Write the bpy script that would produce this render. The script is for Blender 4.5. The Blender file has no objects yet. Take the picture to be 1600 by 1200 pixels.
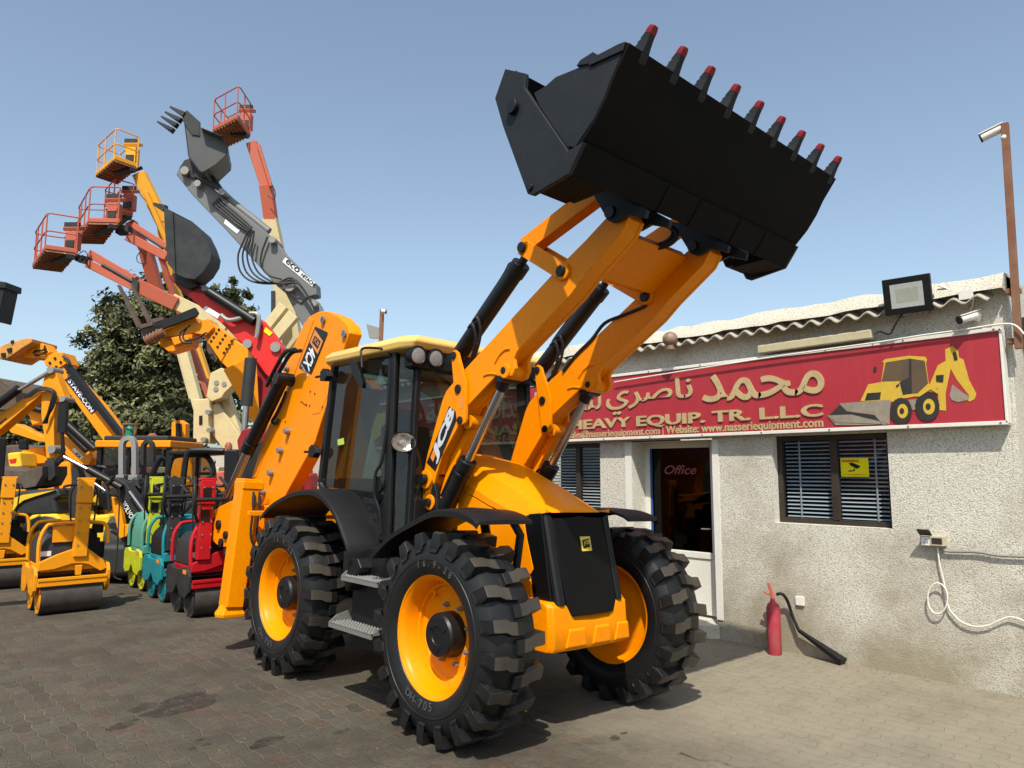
import bpy, bmesh, math, random
from mathutils import Vector, Matrix
R = math.radians
random.seed(7)
sc = bpy.context.scene
COL = sc.collection
# ---------------------------------------------------------------- camera, sky, sun, exposure
PITCH, YAW, EYE, FOC = R(6.667), R(42.16), 1.7, 1155.0      # FOC in pixels of a 1600 wide picture
cam_d = bpy.data.cameras.new("camera"); cam_d.sensor_width = 36.0; cam_d.lens = FOC / 1600 * 36
cam_d.clip_start = 0.05; cam_d.clip_end = 2000
cam = bpy.data.objects.new("camera", cam_d); COL.objects.link(cam); sc.camera = cam
cam.location = (0, 0, EYE); cam.rotation_euler = (R(90) + PITCH, 0, -YAW)
SUN_DIR = Vector((1.0, 0.87, -1.95)).normalized()              # the way the light travels
SUN_EL = math.asin(-SUN_DIR.z); SUN_AZ = math.atan2(-SUN_DIR.x, -SUN_DIR.y)
world = bpy.data.worlds.new("World"); sc.world = world; world.use_nodes = True
wn = world.node_tree; bg = wn.nodes["Background"]
sky = wn.nodes.new("ShaderNodeTexSky"); sky.sky_type = 'NISHITA'; sky.sun_disc = False
sky.sun_elevation = SUN_EL; sky.sun_rotation = SUN_AZ
sky.altitude = 0; sky.air_density = 1.0; sky.dust_density = 1.8; sky.ozone_density = 1.4
hs = wn.nodes.new("ShaderNodeHueSaturation"); hs.inputs["Saturation"].default_value = 0.78; wn.links.new(sky.outputs[0], hs.inputs["Color"]); tn = wn.nodes.new("ShaderNodeMix"); tn.data_type = 'RGBA'; tn.blend_type = 'MULTIPLY'; tn.inputs[0].default_value = 1; wn.links.new(hs.outputs[0], tn.inputs[6]); tn.inputs[7].default_value = (0.925, 1.0, 0.995, 1); wn.links.new(tn.outputs[2], bg.inputs[0]); bg.inputs[1].default_value = 0.15
sun_d = bpy.data.lights.new("sun", 'SUN'); sun_d.energy = 4.8; sun_d.angle = R(0.53); sun_d.color = (1.0, 0.94, 0.82)
sun = bpy.data.objects.new("sun", sun_d); COL.objects.link(sun)
sun.rotation_euler = SUN_DIR.to_track_quat('-Z', 'Y').to_euler(); sun.location = (-20, -10, 40)
sc.view_settings.view_transform = 'Standard'; sc.view_settings.look = 'None'
sc.view_settings.exposure = 0.30; sc.view_settings.gamma = 1.0
sc.cycles.max_bounces = 8; sc.cycles.transparent_max_bounces = 12; sc.cycles.caustics_reflective = False; sc.cycles.caustics_refractive = False

# ---------------------------------------------------------------- measuring: photo pixel -> place in the yard
CAM = Vector((0, 0, EYE)); SA, CA = math.sin(YAW), math.cos(YAW); SP, CP = math.sin(PITCH), math.cos(PITCH)
def ray(px, py):
    r, u, f = (px - 800) / FOC, -(py - 600) / FOC, 1.0
    fw, up = f * CP - u * SP, u * CP + f * SP
    return Vector((fw * SA + r * CA, fw * CA - r * SA, up))
FWD = Vector((SA, CA, 0)); RGT = Vector((CA, -SA, 0)); UP = Vector((0, 0, 1))
def at(px, py, d):                 # at a level distance d in front of the camera
    v = ray(px, py); return CAM + v * (d / v.dot(FWD))
def on_z(px, py, z=0.0):
    v = ray(px, py); return CAM + v * ((z - EYE) / v.z)
WALL = 7.04
def wp(px, py, off=0.0):           # on the office wall (or a plane off metres in front of it)
    v = ray(px, py); return CAM + v * ((WALL - off) / v.x)
MROLL = R(2.0); MO = Vector((2.81, 3.93, 0)); MR = Matrix.Rotation(MROLL, 3, 'Y')
def jx(px, py, c):                 # on the loader's own lengthwise plane x = c
    o = MR.transposed() @ (CAM - MO); d = MR.transposed() @ ray(px, py)
    return o + d * ((c - o.x) / d.x)
def jy(px, py, c):
    o = MR.transposed() @ (CAM - MO); d = MR.transposed() @ ray(px, py)
    return o + d * ((c - o.y) / d.y)

# ---------------------------------------------------------------- materials
def nodes(name):
    m = bpy.data.materials.new(name); m.use_nodes = True
    return m, m.node_tree.nodes, m.node_tree.links, m.node_tree.nodes["Principled BSDF"]
def noise(N, L, scale, detail=5, rough=0.6, vec=None, dist=0.0):
    n = N.new("ShaderNodeTexNoise"); n.inputs["Scale"].default_value = scale; n.inputs["Detail"].default_value = detail
    n.inputs["Roughness"].default_value = rough; n.inputs["Distortion"].default_value = dist
    if vec is None:
        tc = N.new("ShaderNodeTexCoord"); vec = tc.outputs["Object"]
    L.new(vec, n.inputs["Vector"]); return n
def ramp(N, L, fac, stops):
    r = N.new("ShaderNodeValToRGB"); L.new(fac, r.inputs[0]); e = r.color_ramp.elements
    e[0].position, e[0].color = stops[0][0], stops[0][1]; e[1].position, e[1].color = stops[-1][0], stops[-1][1]
    for p, c in stops[1:-1]:
        k = e.new(p); k.color = c
    return r
def c4(c): return (c[0], c[1], c[2], 1.0)
def mixc(N, L, fac, a, b):
    m = N.new("ShaderNodeMix"); m.data_type = 'RGBA'
    for sock, val in ((m.inputs[0], fac), (m.inputs[6], a), (m.inputs[7], b)):
        if hasattr(val, "is_linked"): L.new(val, sock)
        else: sock.default_value = val if not isinstance(val, tuple) else c4(val)
    return m.outputs[2]
def paint(name, col, rough=0.35, dirt=0.25, dirtcol=(0.16, 0.13, 0.10), metal=0.0, coat=0.0, scale=3.0, bump=0.02, chips=0.0, chipcol=(0.10, 0.05, 0.03), spec=0.3):
    m, N, L, P = nodes(name)
    n1 = noise(N, L, scale, 8, 0.65); n2 = noise(N, L, scale * 9, 6, 0.7)
    var = mixc(N, L, ramp(N, L, n2.outputs[0], [(0.3, (0, 0, 0, 1)), (0.75, (1, 1, 1, 1))]).outputs[0], col, tuple(min(1, k * 0.86) for k in col))
    f = ramp(N, L, n1.outputs[0], [(0.42, (0, 0, 0, 1)), (0.78, (dirt, dirt, dirt, 1))])
    c = mixc(N, L, f.outputs[0], var, dirtcol)
    if chips:
        n3 = noise(N, L, scale * 4, 10, 0.8)
        g = ramp(N, L, n3.outputs[0], [(0.66 - chips * 0.2, (0, 0, 0, 1)), (0.70 - chips * 0.2, (1, 1, 1, 1))])
        c = mixc(N, L, g.outputs[0], c, chipcol)
    L.new(c, P.inputs["Base Color"])
    P.inputs["Metallic"].default_value = metal; P.inputs["Specular IOR Level"].default_value = spec
    rr = N.new("ShaderNodeMapRange"); L.new(n1.outputs[0], rr.inputs[0]); rr.inputs[3].default_value = max(0.05, rough - 0.08); rr.inputs[4].default_value = min(1, rough + 0.18)
    L.new(rr.outputs[0], P.inputs["Roughness"])
    if coat: P.inputs["Coat Weight"].default_value = coat; P.inputs["Coat Roughness"].default_value = 0.08
    if bump:
        b = N.new("ShaderNodeBump"); b.inputs["Strength"].default_value = bump; b.inputs["Distance"].default_value = 0.02
        L.new(n2.outputs[0], b.inputs["Height"]); L.new(b.outputs[0], P.inputs["Normal"])
    return m
def glass(name, tint, rough=0.01, ior=1.5, dust=0.0):
    m, N, L, P = nodes(name)
    out = N["Material Output"]; fr = N.new("ShaderNodeFresnel"); fr.inputs[0].default_value = ior
    t = N.new("ShaderNodeBsdfTransparent"); t.inputs[0].default_value = c4(tint)
    g = N.new("ShaderNodeBsdfGlossy"); g.inputs["Roughness"].default_value = rough
    ge = N.new("ShaderNodeNewGeometry"); mi_ = N.new("ShaderNodeMapRange"); L.new(ge.outputs["Backfacing"], mi_.inputs[0]); mi_.inputs[3].default_value = ior; mi_.inputs[4].default_value = 1 / ior; L.new(mi_.outputs[0], fr.inputs[0])
    mx = N.new("ShaderNodeMixShader"); L.new(fr.outputs[0], mx.inputs[0]); L.new(t.outputs[0], mx.inputs[1]); L.new(g.outputs[0], mx.inputs[2])
    last = mx
    if dust:
        d = N.new("ShaderNodeBsdfDiffuse"); d.inputs[0].default_value = (0.45, 0.42, 0.36, 1)
        n = noise(N, L, 2.5, 7, 0.7); f = ramp(N, L, n.outputs[0], [(0.35, (dust * .3,) * 3 + (1,)), (0.75, (dust,) * 3 + (1,))])
        m2 = N.new("ShaderNodeMixShader"); L.new(f.outputs[0], m2.inputs[0]); L.new(mx.outputs[0], m2.inputs[1]); L.new(d.outputs[0], m2.inputs[2]); last = m2
    L.new(last.outputs[0], out.inputs[0]); return m
YEL = (0.88, 0.262, 0.0)
M = {}
M['jyel'] = paint("loader_yellow", YEL, 0.32, 0.03, (0.5, 0.16, 0.01), coat=0.0, bump=0.004, spec=0.16)
M['jroof'] = paint("roof_cream_yellow", (0.80, 0.50, 0.14), 0.35, 0.12, coat=0.2, bump=0.01)
M['blk'] = paint("black_plastic", (0.006, 0.006, 0.007), 0.42, 0.05, (0.05, 0.045, 0.04), bump=0.03, spec=0.30)
M['blkm'] = paint("black_steel", (0.006, 0.0065, 0.008), 0.38, 0.06, (0.05, 0.045, 0.04), bump=0.02, spec=0.35)
M['gril'] = paint("grille_black", (0.004, 0.004, 0.0043), 0.42, 0.08, (0.02, 0.018, 0.016), scale=5, spec=0.15)
M['bkt'] = paint("bucket_black", (0.009, 0.011, 0.014), 0.55, 0.22, (0.035, 0.032, 0.03), scale=6, bump=0.08, spec=0.35)
M['bktd'] = paint("bucket_shaded_scuffed_black", (0.002, 0.002, 0.0021), 0.6, 0.8, (0.011, 0.007, 0.006), scale=2.2, bump=0.10, spec=0.12)  # bucket black darkened for the shaded underside and back, plus brown scuffs
M['red'] = paint("tooth_red", (0.20, 0.008, 0.012), 0.4, 0.1)
M['chr'] = paint("chrome_rod", (0.48, 0.48, 0.49), 0.2, 0.05, metal=1.0, bump=0)
M['stl'] = paint("bare_steel", (0.34, 0.33, 0.31), 0.45, 0.3, metal=0.7)
M['galv'] = paint("grey_metal", (0.28, 0.28, 0.27), 0.5, 0.3, metal=0.3)
M['hose'] = paint("rubber_hose", (0.014, 0.014, 0.015), 0.5, 0.2, (0.09, 0.08, 0.07))
M['ora'] = paint("lift_orange", (0.47, 0.105, 0.058), 0.5, 0.4, (0.30, 0.15, 0.10), chips=0.2, scale=2, spec=.3)
M['orarust'] = paint("rusty_floor", (0.30, 0.13, 0.07), 0.8, 0.9, (0.09, 0.05, 0.035), chips=0.5, chipcol=(0.42, 0.34, 0.28), scale=3, bump=0.2)
M['lyel'] = paint("lift_yellow", (0.78, 0.36, 0.02), 0.45, 0.4, (0.30, 0.18, 0.08), chips=0.2, scale=2)
M['cream'] = paint("lift_cream", (0.62, 0.51, 0.28), 0.5, 0.35, (0.28, 0.22, 0.13), chips=0.12, scale=1.5)
M['oyel'] = paint("worn_yellow", (0.80, 0.285, 0.004), 0.40, 0.2, (0.38, 0.16, 0.02), chips=0.08, scale=2, spec=.25)
M['ryel'] = paint("roller_yellow", (0.80, 0.30, 0.005), 0.40, 0.2, (0.40, 0.19, 0.03), chips=0.06, scale=4, spec=.25)
M['gry'] = paint("excavator_grey", (0.155, 0.16, 0.16), 0.42, 0.2, (0.15, 0.14, 0.13), scale=1.5)
M['dgry'] = paint("dark_grey", (0.022, 0.023, 0.025), 0.5, 0.25, (0.08, 0.07, 0.06), spec=.35)
M['dbkt'] = paint("dark_bucket", (0.020, 0.022, 0.025), 0.5, 0.35, (0.09, 0.085, 0.08), scale=3)
M['bred'] = paint("excavator_red", (0.66, 0.022, 0.018), 0.38, 0.2, (0.35, 0.06, 0.05), scale=1.5)
M['dred'] = paint("dark_red", (0.24, 0.008, 0.012), 0.4, 0.25)
M['rred'] = paint("roller_red", (0.44, 0.006, 0.014), 0.35, 0.15, (0.3, 0.06, 0.05))
M['teal'] = paint("roller_teal", (0.010, 0.20, 0.235), 0.45, 0.2, (0.08, 0.20, 0.20))
M['sage'] = paint("roller_sage_green", (0.08, 0.27, 0.205), 0.5, 0.2, (0.16, 0.28, 0.2))
M['lime'] = paint("roller_lime", (0.50, 0.54, 0.015), 0.45, 0.3, (0.25, 0.23, 0.05), chips=0.2, scale=5)
M['vyel'] = paint("loader_lemon_yellow", (0.80, 0.52, 0.02), 0.4, 0.25)
M['drum'] = paint("roller_drum", (0.055, 0.050, 0.046), 0.55, 0.6, (0.12, 0.10, 0.085), metal=0.3, scale=5, bump=0.06)
M['rust'] = paint("rusty_steel", (0.20, 0.085, 0.05), 0.75, 0.5, (0.33, 0.22, 0.13), scale=5, bump=0.1, chips=0.1, chipcol=(0.42, 0.30, 0.17))
M['brn'] = paint("dirty_brown_bucket", (0.085, 0.062, 0.048), 0.8, 0.7, (0.15, 0.12, 0.09), scale=6, bump=0.2)
M['whi'] = paint("white_paint", (0.74, 0.72, 0.66), 0.5, 0.25, (0.45, 0.40, 0.32), scale=4)
M['whs'] = paint("white_sticker", (0.80, 0.80, 0.80), 0.4, 0.05, bump=0)
M['sil'] = paint("silver_sticker", (0.60, 0.60, 0.66), 0.4, 0.02, bump=0)
M['bst'] = paint("black_sticker", (0.010, 0.010, 0.012), 0.35, 0.02, bump=0)
M['ost'] = paint("orange_sticker", (0.75, 0.25, 0.05), 0.4, 0.05, bump=0)
M['yst'] = paint("yellow_sticker", (0.82, 0.74, 0.0), 0.4, 0.05, bump=0)
M['gst'] = paint("gold_sticker", (0.68, 0.50, 0.08), 0.4, 0.05, bump=0)
M['nst'] = paint("navy_sticker", (0.012, 0.03, 0.075), 0.4, 0.05, bump=0)
M['rst'] = paint("red_sticker", (0.5, 0.01, 0.02), 0.4, 0.05, bump=0)
M['seat'] = paint("dark_seat", (0.02, 0.02, 0.022), 0.8, 0.1)
M['cabg'] = glass("cab_glass", (0.27, 0.33, 0.315), 0.01, 1.55, 0.025)
M['offg'] = glass("office_glass", (0.66, 0.70, 0.72), 0.008, 1.5)
M['doorg'] = glass("door_glass", (0.04, 0.05, 0.08), 0.004, 1.34)
M['lens'] = paint("lamp_lens", (0.36, 0.36, 0.35), 0.3, 0.5, (0.15, 0.15, 0.15), metal=0.25, bump=0.30, scale=11)
M['green'] = paint("green_beacon", (0.02, 0.22, 0.13), 0.3, 0.1)
M['amber'] = paint("amber_beacon", (0.30, 0.08, 0.05), 0.35, 0.2)
M['exti'] = paint("faded_red", (0.38, 0.035, 0.055), 0.5, 0.35, (0.34, 0.16, 0.15), scale=6)
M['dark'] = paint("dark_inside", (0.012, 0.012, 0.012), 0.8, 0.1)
def rubber():
    m, N, L, P = nodes("tyre_rubber")
    n1 = noise(N, L, 5, 8, 0.7); n2 = noise(N, L, 60, 4, 0.6)
    g = N.new("ShaderNodeNewGeometry"); at_ = N.new("ShaderNodeAttribute"); at_.attribute_name = "worn"
    f = N.new("ShaderNodeMath"); f.operation = 'MULTIPLY'; L.new(at_.outputs["Fac"], f.inputs[0])
    r1 = ramp(N, L, n1.outputs[0], [(0.25, (0.35,) * 3 + (1,)), (0.7, (1, 1, 1, 1))]); L.new(r1.outputs[0], f.inputs[1])
    base = mixc(N, L, ramp(N, L, n1.outputs[0], [(0.35, (0, 0, 0, 1)), (0.8, (0.8,) * 3 + (1,))]).outputs[0], (0.006, 0.0064, 0.007), (0.016, 0.015, 0.0145))
    c = mixc(N, L, f.outputs[0], base, (0.062, 0.052, 0.041))
    L.new(c, P.inputs["Base Color"]); P.inputs["Roughness"].default_value = 0.44; P.inputs["Specular IOR Level"].default_value = 0.38
    b = N.new("ShaderNodeBump"); b.inputs["Strength"].default_value = 0.12; b.inputs["Distance"].default_value = 0.01
    L.new(n2.outputs[0], b.inputs["Height"]); L.new(b.outputs[0], P.inputs["Normal"]); return m
M['tyre'] = rubber()

# ---------------------------------------------------------------- mesh builder
class MB:
    def __init__(s): s.v, s.f, s.mi, s.w = [], [], [], []
    def add(s, vs, fs, mi=0, worn=0.0):
        o = len(s.v); s.v += [tuple(p) for p in vs]
        for f in fs: s.f.append([i + o for i in f]); s.mi.append(mi); s.w.append(worn)
    def box(s, c, size, rot=None, mi=0, taper=None):
        hx, hy, hz = size[0] / 2, size[1] / 2, size[2] / 2; t = taper or (1, 1)
        P = [Vector((x * hx * (t[0] if z > 0 else 1), y * hy * (t[1] if z > 0 else 1), z * hz)) for z in (-1, 1) for y in (-1, 1) for x in (-1, 1)]
        if rot is not None: P = [rot @ p for p in P]
        c = Vector(c); s.hexa([p + c for p in P], mi)
    def hexa(s, P, mi=0):           # order: z-,y-: x-,x+ ; y+ ; then z+
        s.add(P, [(0, 2, 3, 1), (4, 5, 7, 6), (0, 1, 5, 4), (2, 6, 7, 3), (0, 4, 6, 2), (1, 3, 7, 5)], mi)
    def span(s, a, b, mi=0):
        s.box([(a[i] + b[i]) / 2 for i in range(3)], [abs(b[i] - a[i]) for i in range(3)], None, mi)
    def prism(s, A, off, mi=0):     # polygon A (3-D points) pushed along vector off
        n = len(A); off = Vector(off); A = [Vector(p) for p in A]
        nr = sum(((A[i] - A[0]).cross(A[i + 1] - A[0]) for i in range(1, n - 1)), Vector())
        if nr.dot(off) > 0: A = A[::-1]
        s.add(A + [p + off for p in A], [list(range(n)), list(range(2 * n - 1, n - 1, -1))] + [[(i + 1) % n, i, n + i, n + (i + 1) % n] for i in range(n)], mi)
    def poly(s, A, mi=0): s.add(A, [list(range(len(A)))], mi)
    def loft(s, secs, mi=0, closed=True, caps=True):
        n = len(secs[0]); vs = [p for q in secs for p in q]; fs = []
        for i in range(len(secs) - 1):
            for j in range(n if closed else n - 1):
                k = (j + 1) % n; fs.append([i * n + j, i * n + k, (i + 1) * n + k, (i + 1) * n + j])
        if caps and closed: fs += [list(range(n - 1, -1, -1)), [(len(secs) - 1) * n + j for j in range(n)]]
        s.add(vs, fs, mi)
    def frame(s, d):
        d = Vector(d).normalized(); u = d.cross(UP if abs(d.z) < 0.95 else Vector((1, 0, 0))).normalized(); return u, d.cross(u).normalized() * -1
    def cyl(s, a, b, r, r2=None, n=20, mi=0, caps=True):
        a, b = Vector(a), Vector(b); u, w = s.frame(b - a); r2 = r if r2 is None else r2
        q = [[c + (u * math.cos(t) + w * math.sin(t)) * rr for t in [2 * math.pi * k / n for k in range(n)]] for c, rr in ((a, r), (b, r2))]
        s.loft(q, mi, True, caps)
    def lathe(s, prof, c, ax, n=32, mi=0, closed=False):    # prof: (along axis, radius)
        c, ax = Vector(c), Vector(ax).normalized(); u, w = s.frame(ax)
        s.loft([[c + ax * p + (u * math.cos(t) + w * math.sin(t)) * max(r, 1e-4) for t in [2 * math.pi * k / n for k in range(n)]] for p, r in prof], mi, True, False)
    def tube(s, pts, r, n=8, mi=0, smooth=0):
        P = [Vector(p) for p in pts]
        if smooth: P = spline(P, smooth)
        secs = []; prev = None
        for i, p in enumerate(P):
            t = (P[min(i + 1, len(P) - 1)] - P[max(i - 1, 0)]).normalized()
            u = s.frame(t)[0] if prev is None else (prev - t * prev.dot(t)).normalized(); prev = u; w = t.cross(u)
            secs.append([p + (u * math.cos(k * 2 * math.pi / n) + w * math.sin(k * 2 * math.pi / n)) * r for k in range(n)])
        s.loft(secs, mi)
    def beam(s, a, b, w, h, side=None, mi=0, w2=None, h2=None):   # box section from a to b; w along side, h across
        a, b = Vector(a), Vector(b); d = (b - a).normalized(); sd = Vector(side if side is not None else d.cross(UP))
        sd = (sd - d * sd.dot(d)).normalized(); nn = d.cross(sd)
        q = []
        for c, ww, hh in ((a, w, h), (b, w2 or w, h2 or h)):
            q += [c - sd * ww / 2 - nn * hh / 2, c + sd * ww / 2 - nn * hh / 2, c - sd * ww / 2 + nn * hh / 2, c + sd * ww / 2 + nn * hh / 2]
        s.hexa(q, mi)
    def ball(s, c, r, n=14, mi=0, sc_=(1, 1, 1)):
        c = Vector(c); secs = []
        for i in range(n + 1):
            a = math.pi * i / n; secs.append([c + Vector((math.cos(t) * math.sin(a) * r * sc_[0], math.sin(t) * math.sin(a) * r * sc_[1], -math.cos(a) * r * sc_[2])) for t in [2 * math.pi * k / (n * 2) for k in range(n * 2)]])
        s.loft(secs, mi)
    def text(s, body, org, e1, e2, width=None, height=None, size=0.1, mi=0, ext=0.0, bold=0.0, shear=0.0, off=0.0, align='L'):
        e1, e2 = Vector(e1).normalized(), Vector(e2).normalized(); nn = e1.cross(e2)
        V, F = glyphs(body, shear, off)
        if not V: return
        x0, x1 = min(v[0] for v in V), max(v[0] for v in V); y0, y1 = min(v[1] for v in V), max(v[1] for v in V)
        kx = (width / (x1 - x0)) if width else size; ky = (height / (y1 - y0)) if height else (kx if width else size)
        if height and not width: kx = ky
        if not height: y0 = 0
        dx = -(x1 - x0) * kx / 2 if align == 'C' else (-(x1 - x0) * kx if align == 'R' else 0)
        for k, (b, bv) in enumerate(((0, 0),) if not bold else ((0, 0), (-bold, 0), (bold, 0), (0, -bold * .6), (0, bold * .6))):
            P = [Vector(org) + e1 * ((v[0] - x0 + b) * kx + dx) + e2 * ((v[1] - y0 + bv) * ky) + nn * (ext + 0.0004 * k) for v in V]
            s.add(P, F, mi)
            if ext > 0.002:
                from collections import Counter
                ed = Counter(); dr = {}
                for f in F:
                    for i in range(len(f)):
                        e = (f[i], f[(i + 1) % len(f)]); ed[tuple(sorted(e))] += 1; dr[tuple(sorted(e))] = e
                o = len(s.v); s.v += [tuple(p) for p in P] + [tuple(p - nn * ext) for p in P]; n = len(P)
                for kk, c in ed.items():
                    if c == 1:
                        a, b2 = dr[kk]; s.f.append([o + b2, o + a, o + a + n, o + b2 + n]); s.mi.append(mi); s.w.append(0)
    def groups(s):                  # loose pieces, those whose boxes touch kept together
        par = list(range(len(s.v)))
        def find(i):
            while par[i] != i: par[i] = par[par[i]]; i = par[i]
            return i
        for f in s.f:
            r = find(f[0])
            for k in f[1:]: par[find(k)] = r
        box = {}
        for i, p in enumerate(s.v):
            b = box.setdefault(find(i), [list(p), list(p)])
            for k in range(3): b[0][k] = min(b[0][k], p[k]); b[1][k] = max(b[1][k], p[k])
        ks = list(box); g = {k: k for k in ks}
        if len(ks) > 60: return None
        def gf(k):
            while g[k] != k: k = g[k]
            return k
        e = 0.004
        for i, a in enumerate(ks):
            for b in ks[i + 1:]:
                A, B = box[a], box[b]
                if all(A[0][k] - e <= B[1][k] and B[0][k] - e <= A[1][k] for k in range(3)): g[gf(a)] = gf(b)
        return [gf(find(f[0])) for f in s.f]
    def obj(s, name, mats, parent=None, bevel=0.0, angle=32, world=False, smooth=True, worn=False, keep=False):
        if parent is not None and not keep and not worn and "letter" not in name and name not in ("hose", "wall", "controls", "levers", "chassis", "blind", "machine_picture", "cab_frame"):
            gr = s.groups()
            if gr is not None and 1 < len(set(gr)) <= 16:
                first = None
                for k in sorted(set(gr)):
                    q = MB(); mp = {}
                    for f, m_, w_, gk in zip(s.f, s.mi, s.w, gr):
                        if gk != k: continue
                        for i in f:
                            if i not in mp: mp[i] = len(q.v); q.v.append(s.v[i])
                        q.f.append([mp[i] for i in f]); q.mi.append(m_); q.w.append(w_)
                    o = q.obj(name, mats, parent, bevel, angle, world, smooth, worn, True); first = first or o
                return first
        me = bpy.data.meshes.new(name); me.from_pydata(s.v, [], s.f); me.polygons.foreach_set("material_index", s.mi)
        for m in (mats if isinstance(mats, (list, tuple)) else [mats]): me.materials.append(M[m] if isinstance(m, str) else m)
        if worn:
            a = me.attributes.new("worn", 'FLOAT', 'FACE'); a.data.foreach_set("value", s.w)
        me.update()
        if smooth:
            me.shade_smooth(); me.set_sharp_from_angle(angle=R(angle))
        o = bpy.data.objects.new(name, me); COL.objects.link(o)
        if parent is not None:
            o.parent = parent
            if world: o.matrix_parent_inverse = parent.matrix_basis.inverted()
        if bevel:
            b = o.modifiers.new("bevel", 'BEVEL'); b.width = bevel; b.segments = 2; b.limit_method = 'ANGLE'; b.angle_limit = R(38); b.harden_normals = True
        return o
def spline(P, k):
    out = []
    for i in range(len(P) - 1):
        p0, p1, p2, p3 = P[max(i - 1, 0)], P[i], P[i + 1], P[min(i + 2, len(P) - 1)]
        for j in range(k):
            t = j / k; out.append(0.5 * (2 * p1 + (p2 - p0) * t + (2 * p0 - 5 * p1 + 4 * p2 - p3) * t * t + (3 * p1 - p0 - 3 * p2 + p3) * t ** 3))
    return out + [P[-1]]
_gl = {}
def glyphs(body, shear=0.0, off=0.0):
    k = (body, shear, off)
    if k not in _gl:
        cu = bpy.data.curves.new("lettering", 'FONT'); cu.body = body; cu.size = 1; cu.shear = shear; cu.offset = off; cu.resolution_u = 4; cu.fill_mode = 'FRONT'
        ob = bpy.data.objects.new("lettering", cu); COL.objects.link(ob)
        me = bpy.data.meshes.new_from_object(ob)
        _gl[k] = ([tuple(v.co) for v in me.vertices], [list(p.vertices) for p in me.polygons])
        bpy.data.objects.remove(ob); bpy.data.curves.remove(cu); bpy.data.meshes.remove(me)
    return _gl[k]
def tag(o, label=None, cat=None, group=None, kind=None):
    if label: o["label"] = label
    if cat: o["category"] = cat
    if group: o["group"] = group
    if kind: o["kind"] = kind
    return o
def thing(name, label, cat, loc=(0, 0, 0), rot=(0, 0, 0), group=None):
    o = bpy.data.objects.new(name, None); COL.objects.link(o); o.location = loc; o.rotation_euler = rot; o.empty_display_size = 0.2
    return tag(o, label, cat, group)
def copy_tree(o, parent=None, loc=None, rz=None, label=None):
    c = o.copy(); COL.objects.link(c); c.parent = parent
    if loc is not None: c.location = loc
    if rz is not None: c.rotation_euler = (0, 0, rz)
    if label: c["label"] = label
    for ch in list(o.children): copy_tree(ch, c)
    return c
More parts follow.
